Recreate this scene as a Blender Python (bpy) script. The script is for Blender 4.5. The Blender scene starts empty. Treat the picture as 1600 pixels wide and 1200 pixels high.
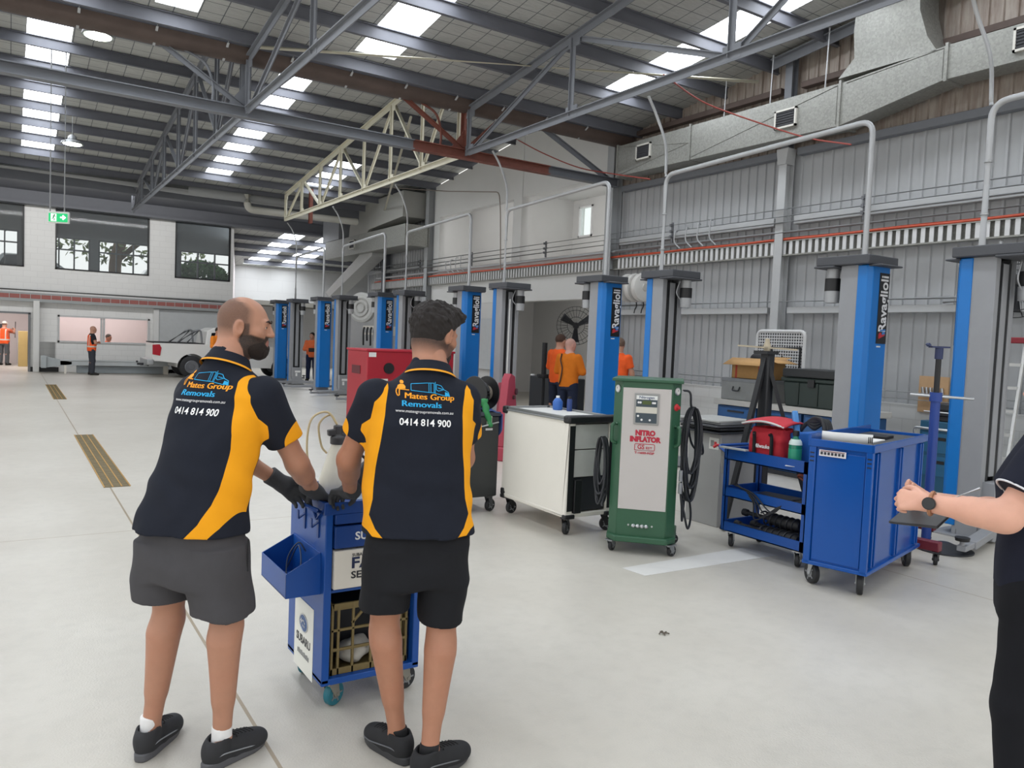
import bpy, bmesh, math, random
import numpy as np
from math import sin, cos, pi, radians, sqrt, atan2
from mathutils import Vector, Matrix
from mathutils.bvhtree import BVHTree
random.seed(7); np.random.seed(7)
C = bpy.context.scene.collection
SC = bpy.context.scene
# ---------------------------------------------------------------- camera
FPX, YAW, PITCH, ROLL, CAMH = 1214.68, radians(32.99), radians(3.1366), radians(2.3846), 1.70
_F = Vector((sin(YAW)*cos(PITCH), cos(YAW)*cos(PITCH), -sin(PITCH)))
_R0 = Vector((cos(YAW), -sin(YAW), 0)); _U0 = _R0.cross(_F)
_R = _R0*cos(ROLL) + _U0*sin(ROLL); _U = -_R0*sin(ROLL) + _U0*cos(ROLL)
cd = bpy.data.cameras.new('camera'); cam = bpy.data.objects.new('camera', cd); C.objects.link(cam)
cd.sensor_width = 36; cd.lens = FPX*36/1600; cd.clip_end = 300; cd.clip_start = 0.05
cam.matrix_world = Matrix(((_R.x, _U.x, -_F.x, 0), (_R.y, _U.y, -_F.y, 0), (_R.z, _U.z, -_F.z, CAMH), (0, 0, 0, 1)))
SC.camera = cam
def at(x, y, X=None, Y=None, z=None):
    """a point of the place seen at pixel x, y of the photograph, on the plane X=, Y= or z= (metres)"""
    r = _F*FPX + _R*(x-800) - _U*(y-600)
    t = X/r.x if X is not None else Y/r.y if Y is not None else (z-CAMH)/r.z
    return Vector((0, 0, CAMH)) + r*t
# ---------------------------------------------------------------- world, lights, exposure
w = bpy.data.worlds.new('world'); SC.world = w; w.use_nodes = True
bg = w.node_tree.nodes['Background']; bg.inputs[0].default_value = (1.0, .985, .955, 1); bg.inputs[1].default_value = 1.32
SKYLIGHT = 10.5
def area(name, loc, size, power, rot=(0, 0, 0), col=(1, 1, 1)):
    l = bpy.data.lights.new(name, 'AREA'); l.shape = 'RECTANGLE'; l.size, l.size_y = size; l.energy = power; l.color = col
    o = bpy.data.objects.new(name, l); o.location = loc; o.rotation_euler = rot; C.objects.link(o); return o
area('office_fill_light', (2.2, 33.6, 2.9), (5, 2), 120, col=(1, .9, .9))  # added fill for the ground floor office, no fixture behind it
area('corridor_fill_light', (-.6, 33.8, 2.95), (1.4, 2.4), 75, col=(1, .93, .92))  # area light added to brighten the corridor behind the doorway
area('upper_office_fill_light', (3.2, 34.0, 6.3), (7, 2), 90)  # unseen fill added above the upper office windows
for y_ in (16.6, 22.2): area('loft_fill_light', (11.42, y_, 5.6), (.25, 4), 52, (0, -1.2, 0))  # fill lights added out of sight behind the loft bulkhead
area('bay_fill_light', (11.45, 15.6, 3.0), (.25, 3.4), 45, (0, -.9, 0))  # added fill tucked behind the bay header, not a fitting
area('far_bay_fill_light', (1.5, 26.3, 5.82), (9, .12), 170, (1.25, 0, 0))  # fill added behind the far gutter to brighten the far wall
VS = SC.view_settings
SC.display_settings.display_device = 'sRGB'
VS.view_transform = 'Standard'; VS.look = 'None'; VS.gamma = 1; VS.use_curve_mapping = False
VS.exposure = 0.0
# ---------------------------------------------------------------- materials
def lin(h):
    if isinstance(h, str): h = tuple(int(h[i:i+2], 16)/255 for i in (0, 2, 4))
    return tuple((c/12.92 if c <= .04045 else ((c+.055)/1.055)**2.4) for c in h)
class NT:
    def __init__(s, name):
        s.m = bpy.data.materials.new(name); s.m.use_nodes = True; s.t = s.m.node_tree
        s.b = s.t.nodes['Principled BSDF']; s.out = s.t.nodes['Material Output']
    def n(s, typ, **kw):
        o = s.t.nodes.new('ShaderNode'+typ)
        for k, v in kw.items(): setattr(o, k, v)
        return o
    def l(s, a, b): s.t.links.new(a, b)
    def math(s, op, a, b=None, clamp=False):
        o = s.n('Math', operation=op, use_clamp=clamp)
        for i, v in enumerate((a, b)):
            if v is None: continue
            if isinstance(v, (int, float)): o.inputs[i].default_value = v
            else: s.l(v, o.inputs[i])
        return o.outputs[0]
    def mix(s, f, a, b, blend='MIX'):
        o = s.n('Mix', data_type='RGBA', blend_type=blend)
        if isinstance(f, (int, float)): o.inputs[0].default_value = f
        else: s.l(f, o.inputs[0])
        for i, v in ((6, a), (7, b)):
            if isinstance(v, tuple): o.inputs[i].default_value = (*v[:3], 1)
            else: s.l(v, o.inputs[i])
        return o.outputs[2]
    def coord(s, scale=1.0, kind='Object'):
        tc = s.n('TexCoord'); mp = s.n('Mapping'); mp.inputs['Scale'].default_value = (scale,)*3 if isinstance(scale, (int, float)) else scale
        s.l(tc.outputs[kind], mp.inputs[0]); return mp.outputs[0]
    def noise(s, vec, scale=5, detail=4, rough=.5):
        o = s.n('TexNoise'); o.inputs['Scale'].default_value = scale; o.inputs['Detail'].default_value = detail; o.inputs['Roughness'].default_value = rough
        s.l(vec, o.inputs['Vector']); return o.outputs['Fac']
    def ramp(s, f, a, b):
        o = s.n('MapRange'); s.l(f, o.inputs[0]); o.inputs[1].default_value = a; o.inputs[2].default_value = b; return o.outputs[0]
    def attr(s, name): return s.n('Attribute', attribute_name=name).outputs['Fac']
    def bump(s, h, strength=.2, dist=.01):
        o = s.n('Bump'); o.inputs['Strength'].default_value = strength; o.inputs['Distance'].default_value = dist
        s.l(h, o.inputs['Height']); s.l(o.outputs[0], s.b.inputs['Normal'])
    def base(s, c):
        if isinstance(c, tuple): s.b.inputs['Base Color'].default_value = (*c[:3], 1)
        else: s.l(c, s.b.inputs['Base Color'])
    def set(s, rough=.5, metal=0., spec=None):
        s.b.inputs['Roughness'].default_value = rough; s.b.inputs['Metallic'].default_value = metal
        if spec is not None: s.b.inputs['Specular IOR Level'].default_value = spec
_MC = {}
def M(col, rough=.5, metal=0., var=.06, scale=6, bump=0., spec=None):
    """a painted / plastic / metal surface with a slight mottling of its colour"""
    key = (col, rough, metal, var, scale, bump, spec)
    if key in _MC: return _MC[key]
    t = NT('surface_'+str(len(_MC))); c = lin(col); t.set(rough, metal, spec)
    v = t.coord(1.0); nz = t.noise(v, scale, 5, .6)
    t.base(t.mix(nz, tuple(x*(1-var*1.6) for x in c), tuple(min(1, x*(1+var)) for x in c)))
    if bump: t.bump(t.noise(v, scale*12, 3), bump, .004)
    _MC[key] = t.m; return t.m
def emis(col, strength):
    key = ('e', col, strength)
    if key in _MC: return _MC[key]
    t = NT('lit_'+str(len(_MC))); t.base(lin(col)); t.b.inputs['Emission Color'].default_value = (*lin(col), 1); t.b.inputs['Emission Strength'].default_value = strength
    _MC[key] = t.m; return t.m
def glass_mat(tint=(.9, .95, .95), alpha=.12, name='window_glass'):
    t = NT(name); t.base(tint); t.set(.05, 0)
    tr = t.n('BsdfTransparent'); tr.inputs[0].default_value = (*tint, 1); mx = t.n('MixShader'); mx.inputs[0].default_value = alpha
    t.l(tr.outputs[0], mx.inputs[1]); t.l(t.b.outputs[0], mx.inputs[2]); t.l(mx.outputs[0], t.out.inputs[0]); return t.m
# ---------------------------------------------------------------- mesh builder
def rz(a): return Matrix.Rotation(a, 3, 'Z')
def frame(d, up=(0, 0, 1)):
    d = Vector(d).normalized(); u = Vector(up)
    if abs(d.dot(u)) > .98: u = Vector((1, 0, 0)) if abs(d.x) < .9 else Vector((0, 1, 0))
    x = d.cross(u).normalized(); y = x.cross(d).normalized(); return x, y, d
class MB:
    def __init__(s): s.v = []; s.f = []; s.mi = []; s.cur = 0
    def add(s, vs, fs):
        o = len(s.v); s.v += [tuple(v) for v in vs]; s.f += [tuple(i+o for i in f) for f in fs]; s.mi += [s.cur]*len(fs); return s
    def mat(s, i): s.cur = i; return s
    def box(s, x0, y0, z0, x1, y1, z1, R=None, o=(0, 0, 0)):
        vs = [(x, y, z) for z in (z0, z1) for y in (y0, y1) for x in (x0, x1)]
        if R is not None: vs = [R @ Vector(v)+Vector(o) for v in vs]
        else: vs = [Vector(v)+Vector(o) for v in vs]
        return s.add(vs, [(0, 2, 3, 1), (4, 5, 7, 6), (0, 1, 5, 4), (2, 6, 7, 3), (0, 4, 6, 2), (1, 3, 7, 5)])
    def bar(s, p, q, w, h=None, up=(0, 0, 1)):
        h = h or w; p, q = Vector(p), Vector(q); x, y, d = frame(q-p, up); vs = []
        for e in (p, q): vs += [e+x*a*w/2+y*b*h/2 for a, b in ((-1, -1), (1, -1), (1, 1), (-1, 1))]
        return s.add(vs, [(3, 2, 1, 0), (4, 5, 6, 7)]+[(i, (i+1) % 4, 4+(i+1) % 4, 4+i) for i in range(4)])
    def angle(s, p, q, w=.08, t=.012, up=(0, 0, 1)):
        p, q = Vector(p), Vector(q); x, y, d = frame(q-p, up)
        s.bar(p+y*(w/2-t/2), q+y*(w/2-t/2), w, t, up); return s.bar(p, q, t, w, up)
    def ibeam(s, p, q, w, h, t=.014, up=(0, 0, 1)):
        p, q = Vector(p), Vector(q); x, y, d = frame(q-p, up)
        for k in (-1, 1): s.bar(p+y*k*(h/2-t/2), q+y*k*(h/2-t/2), w, t, up)
        return s.bar(p, q, t, h-2*t, up)
    def cyl(s, p, q, r0, r1=None, n=20, caps=True):
        r1 = r0 if r1 is None else r1; p, q = Vector(p), Vector(q); x, y, d = frame(q-p); vs = []
        for e, r in ((p, r0), (q, r1)): vs += [e+(x*cos(2*pi*i/n)+y*sin(2*pi*i/n))*r for i in range(n)]
        fs = [(i, (i+1) % n, n+(i+1) % n, n+i) for i in range(n)]
        if caps: fs += [tuple(range(n))[::-1], tuple(range(n, 2*n))]
        return s.add(vs, fs)
    def tube(s, pts, r, n=10, close=False):
        pts = [Vector(p) for p in pts]; m = len(pts); vs = []; x = None
        rs = r if isinstance(r, (list, tuple)) else [r]*m
        for i, p in enumerate(pts):
            if close: d = pts[(i+1) % m]-pts[i-1]
            else: d = pts[min(i+1, m-1)]-pts[max(i-1, 0)]
            d = d.normalized() if d.length > 1e-9 else Vector((0, 0, 1))
            if x is None: x, y, _ = frame(d)
            else:
                x = (x-d*x.dot(d)).normalized(); y = d.cross(x)
            vs += [p+(x*cos(2*pi*k/n)+y*sin(2*pi*k/n))*rs[i] for k in range(n)]
        fs = []
        for i in range(m if close else m-1):
            a, b = i*n, ((i+1) % m)*n
            fs += [(a+k, a+(k+1) % n, b+(k+1) % n, b+k) for k in range(n)]
        if not close: fs += [tuple(range(n))[::-1], tuple(range((m-1)*n, m*n))]
        return s.add(vs, fs)
    def lathe(s, prof, o=(0, 0, 0), d=(0, 0, 1), n=24):
        x, y, d = frame(d); o = Vector(o); vs = []; m = len(prof)
        for r, h in prof: vs += [o+d*h+(x*cos(2*pi*k/n)+y*sin(2*pi*k/n))*max(r, 1e-4) for k in range(n)]
        fs = [(i*n+k, i*n+(k+1) % n, (i+1)*n+(k+1) % n, (i+1)*n+k) for i in range(m-1) for k in range(n)]
        fs += [tuple(range(n))[::-1], tuple(range((m-1)*n, m*n))]
        return s.add(vs, fs)
    def prism(s, poly, a, b, fn):
        """poly: 2-D outline; fn(u, v, w) -> point; swept from w=a to w=b"""
        n = len(poly); vs = [fn(u, v, a) for u, v in poly]+[fn(u, v, b) for u, v in poly]
        return s.add(vs, [tuple(range(n))[::-1], tuple(range(n, 2*n))]+[(i, (i+1) % n, n+(i+1) % n, n+i) for i in range(n)])
    def ball(s, c, r, n=16, m=10, R=None):
        r = (r, r, r) if isinstance(r, (int, float)) else r; c = Vector(c); vs = []
        for j in range(m+1):
            t = pi*j/m
            for i in range(n):
                v = Vector((r[0]*sin(t)*cos(2*pi*i/n), r[1]*sin(t)*sin(2*pi*i/n), r[2]*cos(t))); vs.append(c+(R @ v if R else v))
        return s.add(vs, [(j*n+i, (j+1)*n+i, (j+1)*n+(i+1) % n, j*n+(i+1) % n) for j in range(m) for i in range(n)])
    def grid(s, fn, nu, nv):
        vs = [fn(i/nu, j/nv) for j in range(nv+1) for i in range(nu+1)]; k = nu+1
        return s.add(vs, [(j*k+i, j*k+i+1, (j+1)*k+i+1, (j+1)*k+i) for j in range(nv) for i in range(nu)])
    def torus(s, c, R, r, d=(0, 0, 1), n=28, m=8):
        x, y, d = frame(d); c = Vector(c)
        return s.tube([c+(x*cos(2*pi*i/n)+y*sin(2*pi*i/n))*R for i in range(n)], r, m, True)
    def build(s, name, mats, parent=None, bevel=0., smooth=38, label=None, solid=0.):
        me = bpy.data.meshes.new(name); me.from_pydata(s.v, [], s.f)
        bm = bmesh.new(); bm.from_mesh(me); bmesh.ops.remove_doubles(bm, verts=bm.verts, dist=1e-6); bmesh.ops.recalc_face_normals(bm, faces=bm.faces)
        keep = len(bm.faces) == len(s.f); bm.to_mesh(me); bm.free()
        mats = mats if isinstance(mats, (list, tuple)) else [mats]
        for m in mats: me.materials.append(m)
        if len(mats) > 1 and len(me.polygons) == len(s.mi): me.polygons.foreach_set('material_index', s.mi)
        me.polygons.foreach_set('use_smooth', [True]*len(me.polygons)); me.set_sharp_from_angle(angle=radians(smooth))
        o = bpy.data.objects.new(name, me); C.objects.link(o)
        if parent is not None: o.parent = parent
        if solid: md = o.modifiers.new('thickness', 'SOLIDIFY'); md.thickness = solid; md.offset = 0
        if bevel: md = o.modifiers.new('edges', 'BEVEL'); md.width = bevel; md.segments = 2; md.limit_method = 'ANGLE'; md.angle_limit = radians(40)
        if label: o['label'] = label
        return o
def tag(o, label, cat, group=None):
    o['label'] = label; o['category'] = cat
    if group: o['group'] = group
    return o
def thing(name, label, cat, loc=(0, 0, 0), rot=0, group=None):
    o = bpy.data.objects.new(name, None); C.objects.link(o); o.empty_display_size = .1
    o.location = loc; o.rotation_euler = (0, 0, rot); return tag(o, label, cat, group)
def struct(name, mb, mats, parent=None, **k):
    o = mb.build(name, mats, parent, **k)
    if parent is None: o['kind'] = 'structure'
    return o
def dup(root, loc, rot=None, label=None, group=None):
    r = root.copy(); C.objects.link(r); r.location = loc
    if rot is not None: r.rotation_euler = (0, 0, rot)
    if label: r['label'] = label
    if group: r['group'] = group
    for ch in list(root.children):
        c = ch.copy(); C.objects.link(c); c.parent = r
        for g in list(ch.children):
            d = g.copy(); C.objects.link(d); d.parent = c
    return r
def text_mesh(name, txt, size, mat, parent, M4, weight=0., depth=.0008, align='CENTER', width=None, label=None, fit=None):
    """lettering as a thin solid; M4 places it (text runs along local x, up is local y, faces local z)"""
    cu = bpy.data.curves.new(name, 'FONT'); cu.body = txt; cu.size = size; cu.align_x = align; cu.align_y = 'CENTER'; cu.offset = weight; cu.extrude = depth; cu.resolution_u = 3
    ob = bpy.data.objects.new(name, cu); C.objects.link(ob); dg = bpy.context.evaluated_depsgraph_get()
    me = bpy.data.meshes.new_from_object(ob.evaluated_get(dg)); bpy.data.objects.remove(ob); bpy.data.curves.remove(cu)
    if fit:
        xs = [v.co.x for v in me.vertices]; k = fit/max(1e-6, max(xs)-min(xs))
        for v in me.vertices: v.co.x *= k
    if M4 is not None: me.transform(M4)
    me.materials.append(mat); o = bpy.data.objects.new(name, me); C.objects.link(o); o.parent = parent
    if label: o['label'] = label
    return o
def M4(o, x, y):
    x = Vector(x).normalized(); y = Vector(y).normalized(); z = x.cross(y)
    return Matrix(((x.x, y.x, z.x, o[0]), (x.y, y.y, z.y, o[1]), (x.z, y.z, z.z, o[2]), (0, 0, 0, 1)))
def bez(pts, n=8):
    """a smooth path through pts (Catmull-Rom)"""
    P = [Vector(p) for p in pts]; P = [P[0]*2-P[1]]+P+[P[-1]*2-P[-2]]; out = []
    for i in range(1, len(P)-2):
        for k in range(n):
            t = k/n; a, b, c, d = P[i-1], P[i], P[i+1], P[i+2]
            out.append(.5*((2*b)+(c-a)*t+(2*a-5*b+4*c-d)*t*t+(3*b-a-3*c+d)*t**3))
    return out+[P[-2]]
def elbow(pts, r=.12, n=6):
    """a pipe run through pts with rounded corners"""
    P = [Vector(p) for p in pts]; out = [P[0]]
    for i in range(1, len(P)-1):
        a = (P[i-1]-P[i]); b = (P[i+1]-P[i]); rr = min(r, a.length*.45, b.length*.45); a.normalize(); b.normalize()
        for k in range(n+1):
            t = k/n; out.append((P[i]+a*rr)*(1-t)**2+P[i]*2*t*(1-t)+(P[i]+b*rr)*t*t)
    return out+[P[-1]]
# ================================================================ the building
def mat_floor():
    t = NT('floor_epoxy'); t.set(.34, 0, .45); v = t.coord(1.0)
    n1 = t.noise(v, .6, 5, .6); n2 = t.noise(v, 9, 4, .6)
    c = t.mix(t.ramp(n1, .3, .7), lin('BDB8AE'), lin('CDC9C0')); c = t.mix(t.math('MULTIPLY', t.ramp(n2, .45, .8), .35), c, lin('AFACA4'))
    sp = t.n('SeparateXYZ'); t.l(v, sp.inputs[0])
    def line(out, pos, wd):
        d = t.math('ABSOLUTE', t.math('SUBTRACT', out, pos)); return t.math('LESS_THAN', d, wd)
    j = t.math('MAXIMUM', line(sp.outputs[0], .9, .008), line(sp.outputs[1], 7.04, .005)); j = t.math('MAXIMUM', j, line(sp.outputs[1], 16.9, .006)); j = t.math('MAXIMUM', j, line(sp.outputs[0], 5.9, .005))
    st = t.ramp(t.noise(v, 1.6, 6, .7), .62, .8); c = t.mix(t.math('MULTIPLY', st, .25), c, lin('9A948A'))
    c = t.mix(j, c, lin('9A8C76')); t.base(c)
    t.bump(t.noise(v, 110, 2, .5), .35, .004); return t.m
def mat_block(name, col, bw=.4, bh=.2, dark=.86, rough=.6):
    t = NT(name); t.set(rough); tc = t.n('TexCoord'); sp = t.n('SeparateXYZ'); t.l(tc.outputs['Object'], sp.inputs[0])
    cb = t.n('CombineXYZ'); t.l(t.math('ADD', sp.outputs[0], sp.outputs[1]), cb.inputs[0]); t.l(sp.outputs[2], cb.inputs[1])
    br = t.n('TexBrick'); t.l(cb.outputs[0], br.inputs['Vector']); br.inputs['Scale'].default_value = 1; br.inputs['Brick Width'].default_value = bw; br.inputs['Row Height'].default_value = bh; br.inputs['Mortar Size'].default_value = .006
    c = lin(col); br.inputs['Color1'].default_value = (*c, 1); br.inputs['Color2'].default_value = (*[x*.97 for x in c], 1); br.inputs['Mortar'].default_value = (*[x*dark for x in c], 1)
    nz = t.noise(tc.outputs['Object'], 1.2, 4); t.base(t.mix(t.math('MULTIPLY', nz, .18), br.outputs[0], tuple(x*.7 for x in c))); return t.m
def mat_insul(name, col, wire, sx, sy):
    t = NT(name); t.set(.55, .05); v = t.coord(1.0); sp = t.n('SeparateXYZ'); t.l(v, sp.inputs[0])
    def lines(o, per, wd):
        return t.math('LESS_THAN', t.math('FRACT', t.math('DIVIDE', o, per)), wd/per)
    g = t.math('MAXIMUM', lines(sp.outputs[0], sx, .014), lines(sp.outputs[1], sy, .012))
    n = t.noise(t.coord((6, 40, 1)), 1.0, 5, .65); c = lin(col); cc = t.mix(n, tuple(x*.62 for x in c), tuple(min(1, x*1.18) for x in c))
    t.base(t.mix(g, cc, lin(wire))); t.bump(n, .6, .02); return t.m
def mat_sheet(name, col, dirt=None):
    t = NT(name); t.set(.5, .0); v = t.coord(1.0); c = lin(col); n = t.noise(v, 1.3, 5, .6); b = t.mix(n, tuple(x*.9 for x in c), tuple(min(1, x*1.06) for x in c))
    if dirt: b = t.mix(t.math('MULTIPLY', t.ramp(t.noise(t.coord((1, 7, .8)), 1.3, 6, .7), .4, .68), .75), b, lin(dirt))
    t.base(b); return t.m
def mat_galv():
    t = NT('galvanised_sheet'); t.set(.46, .45); v = t.coord(1.0); vo = t.n('TexVoronoi'); vo.inputs['Scale'].default_value = 38; t.l(v, vo.inputs['Vector'])
    sp = t.n('SeparateColor'); t.l(vo.outputs['Color'], sp.inputs[0]); n = t.noise(v, 2.2, 5, .6)
    c = t.mix(sp.outputs[0], lin('8F908C'), lin('A3A49F')); t.base(t.mix(t.math('MULTIPLY', n, .4), c, lin('8F8E86'))); return t.m
FLOOR = mat_floor(); WHITE_BLOCK = mat_block('white_painted_block', 'E6E6E4'); PLINTH = mat_block('painted_block_plinth', 'CFD0CF')
INSUL = mat_insul('foil_insulation', 'C0C1BD', '5E6064', .33, .3); GALV = mat_galv()
PURL = M('686A72', .6, .0, .12, 3); STEEL = M('74777D', .55, .0, .08, 3); DKSTEEL = M('62656B', .55, .0, .1, 3); CREAM = M('CFCBB8', .55, 0, .06, 4)
RUST = M('7E4A3E', .7, 0, .3, 5); BROWN = M('5A4C46', .7, 0, .25, 4); WHITEP = M('DADAD8', .55, 0, .03, 2); WALLIN = M('D4D3D1', .6, 0, .03, 2)
GREYW = M('A7AAAC', .6, 0, .05, 2); LIGHTGREY = M('B9BBBC', .5, 0, .05, 3); BLACK = M('17181B', .45); DARK = M('2A2C31', .5); PIPE = M('B4B6B8', .4, .35, .05, 6); PINKW = M('DAD0CE', .6, 0, .02, 2)
SHEET = mat_sheet('grey_wall_sheet', 'B0B2B4'); OLDSHEET = mat_sheet('old_wall_sheet', 'B0A69C', '7B665A')
SKYP = emis('F4F9FF', SKYLIGHT)
# floor
mb = MB(); mb.box(-16, -14, -.2, 19, 40, 0); struct('floor', mb, FLOOR)
# right wall: ribbed sheet over a block plinth
def ribbed(y0, y1, z0, z1, X=11.2, per=.19, dep=.03):
    mb = MB(); n = int((y1-y0)/per); prof = []
    for i in range(n+1):
        y = y0+i*per
        for dy, dx in ((0, 0), (.13, 0), (.14, -dep), (.175, -dep)): prof.append((X+dx+.0, min(y+dy, y1)))
    vs = [(x, y, z) for z in (z0, z1) for x, y in prof]; k = len(prof)
    mb.add(vs, [(i, i+1, k+i+1, k+i) for i in range(k-1)]); return mb
o = struct('wall_right', ribbed(-3, 13.2, 1.0, 5.06), SHEET, smooth=10)
struct('wall_right_upper', ribbed(-3, 13.2, 5.06, 7.9), OLDSHEET, smooth=10)
struct('wall_right_rear', ribbed(22.1, 27.2, 1.0, 6.6, per=.19), SHEET, smooth=10)
mb = MB(); mb.box(11.12, -3, 0, 11.4, 13.2, 1.02); mb.box(11.12, 22.1, 0, 11.4, 27.2, 1.02); struct('wall_right_plinth', mb, PLINTH)
mb = MB(); mb.box(11.245, -3, 1, 11.3, 13.2, 7.9); mb.box(11.245, 22.1, 1, 11.3, 27.2, 6.6); struct('wall_right_outer', mb, GREYW)
i = 1
def trim(mb, m, **k):
    global i; o = struct('trim_%d' % i, mb, m, **k); i += 1; return o
for y0, y1 in ((-3, 4.4), (4.75, 8.55), (8.95, 13.0)):                    # wall girts between the columns
    trim(MB().box(11.0, y0, 2.36, 11.16, y1, 2.47), LIGHTGREY, bevel=.008)
    trim(MB().box(11.04, y0, 3.86, 11.16, y1, 4.0), LIGHTGREY, bevel=.008)
    trim(MB().box(11.02, y0, 5.0, 11.16, y1, 5.12), STEEL, bevel=.008)
    trim(MB().box(11.02, y0, 6.1, 11.16, y1, 6.2), BROWN, bevel=.008)
for y in (4.58, 8.75):
    mb = MB(); mb.ibeam((11.03, y, 0), (11.03, y, 5.1), .16, .2, .02, (1, 0, 0)); mb.prism([(-.12, 5.12), (.12, 5.12), (.08, 4.86), (-.08, 4.86)], 10.9, 11.12, lambda u, v, w, y=y: (w, y+u, v)); trim(mb, LIGHTGREY)
    trim(MB().ibeam((11.03, y, 5.12), (11.03, y, 6.85), .14, .16, .02, (1, 0, 0)), STEEL)
trim(MB().ibeam((11.0, 13.2, 0), (11.0, 13.2, 6.0), .22, .26, .02, (1, 0, 0)), GREYW)
trim(MB().ibeam((11.0, 22.0, 0), (11.0, 22.0, 6.6), .2, .24, .02, (1, 0, 0)), GREYW)
trim(MB().ibeam((11.0, 25.3, 0), (11.0, 25.3, 6.3), .2, .24, .02, (1, 0, 0)), DKSTEEL)
trim(MB().box(11.0, 22.2, 3.9, 11.16, 27, 4.02), LIGHTGREY)
# loft room over a store bay, in the right wall
mb = MB()
ZB = lambda y: 9.12-.12*y
mb.prism([(13.35, 5.42), (21.9, 5.42), (21.9, ZB(21.9)-.12), (13.35, ZB(13.35)-.12)], 11.1, 11.3, lambda u, v, w: (w, u, v))
mb.box(11.08, 16.95, 3.7, 11.32, 17.35, 7.0); mb.box(11.1, 21.55, 3.7, 11.3, 21.9, 5.42); mb.box(11.1, 13.35, 3.7, 11.3, 13.6, 5.42); struct('wall_loft_front', mb, WHITEP)
mb = MB(); mb.box(11.3, 13.35, 3.48, 15.2, 25, 3.8); mb.box(11.1, 13.35, 3.48, 11.3, 22, 3.8); struct('floor_loft', mb, WALLIN)
mb = MB(); mb.box(11.08, 13.4, 2.74, 11.34, 21.9, 3.5); struct('trim_bay_header', mb, WHITEP)
LW = ((18.95, 19.62, 5.03, 5.98), (23.3, 23.85, 4.05, 5.9))
mb = MB(); mb.box(15, 13.3, 0, 15.2, 18.95, 7.6); mb.box(15, 19.62, 0, 15.2, 23.3, 7.6); mb.box(15, 23.85, 0, 15.2, 25.1, 7.6)
for a, b, c_, d_ in LW: mb.box(15, a, 0, 15.2, b, c_); mb.box(15, a, d_, 15.2, b, 7.6)
mb.box(11.3, 25.0, 0, 15.2, 25.15, 7.0); mb.box(11.3, 21.95, 0, 15, 22.05, 3.5); mb.box(11.3, 13.25, 0, 15.2, 13.4, 7.5); struct('wall_loft_back', mb, WALLIN)
mb = MB(); mb.box(11.32, 19.95, 3.8, 15, 20.05, 6.2); struct('wall_loft_partition', mb, WALLIN)
mb = MB(); mb.box(11.3, 13.4, 6.2, 15, 25, 6.26); struct('ceiling_loft', mb, WHITEP)
mb = MB(); mb.box(11.34, 13.4, 3.3, 15, 21.9, 3.36); struct('ceiling_bay', mb, WHITEP)
GLASS = glass_mat()
for n_, (a, b, c_, d_) in enumerate(LW):
    mb = MB()
    for y in (a, b-.05): mb.box(14.96, y, c_, 15.1, y+.05, d_)
    for z in (c_, d_-.05): mb.box(14.96, a, z, 15.1, b, z+.05)
    o = struct('window_%d' % (n_+1), mb, M('E9E9E9', .4)); g = MB().box(15.04, a, c_+.02, 15.05, b, d_-.02).build('window_pane', GLASS, o)
# far wall: two storeys of painted block
mb = MB(); W = [(-.9, .42), (1.32, 4.25), (5.12, 7.08)]
def wall_x(mb, x0, x1, z0, z1, holes, y0, y1):
    xs = sorted({x0, x1, *[h[0] for h in holes], *[h[1] for h in holes]}); zs = sorted({z0, z1, *[h[2] for h in holes], *[h[3] for h in holes]})
    for a, b in zip(xs, xs[1:]):
        for c, d in zip(zs, zs[1:]):
            if not any(h[0] <= a and b <= h[1] and h[2] <= c and d <= h[3] for h in holes): mb.box(a, y0, c, b, y1, d)
wall_x(mb, -6, 7.2, 0, 6.9, [(a, b, 3.52, 5.6) for a, b in W]+[(-1.4, .58, 0, 1.94), (1.41, 4.3, 1.02, 1.96)], 31, 31.15); struct('wall_far', mb, WHITE_BLOCK)
mb = MB(); mb.box(-6, 37, -.2, 7.2, 37.15, 3.2); mb.box(.66, 31.15, 0, .76, 37, 3.1); mb.prism([(7.08, 31.15), (7.2, 31.15), (9.02, 38.5), (8.9, 38.5)], 0, 5.6, lambda u, v, w: (u, v, w)); mb.box(1.2, 35.2, 0, 7.1, 35.3, 3.1); struct('wall_office', mb, PINKW)
mb = MB(); mb.prism([(-6, 31.15), (7.1, 31.15), (8.5, 37.1), (-6, 37.1)], 3.1, 3.25, lambda u, v, w: (u, v, w)); struct('floor_upper', mb, GREYW)
HW = [(-.6, .3, 3.75, 5.2), (1.1, 2.75, 3.6, 5.1), (3.05, 5.0, 3.6, 5.1), (6.15, 8.3, 3.6, 5.0)]
mb = MB(); wall_x(mb, -6, 8.35, 3.25, 6.9, HW, 36, 36.15); struct('wall_upper_back', mb, M('8C8E90', .6))
mb = MB(); mb.prism([(-6, 31.15), (7.1, 31.15), (8.4, 36.1), (-6, 36.1)], 6.2, 6.3, lambda u, v, w: (u, v, w)); struct('ceiling_upper', mb, M('8E9092', .6))
mb = MB(); mb.box(.5, 31.15, 3.25, .62, 36, 6.2); struct('wall_upper_partition', mb, M('C9B9AC', .6))
TINT = glass_mat((.84, .87, .88), .07, 'tinted_glass')
for n_, (a, b) in enumerate(W):
    mb = MB(); f = .045
    for x in (a, b-f): mb.box(x, 30.97, 3.52, x+f, 31.12, 5.6)
    mb.box(a, 30.97, 3.52, b, 31.12, 3.52+f); mb.box(a, 30.97, 5.6-f, b, 31.12, 5.6)
    o = struct('window_%d' % (n_+3), mb, BLACK); MB().box(a+f, 31.05, 3.55, b-f, 31.06, 5.57).build('window_pane', TINT, o)
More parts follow.
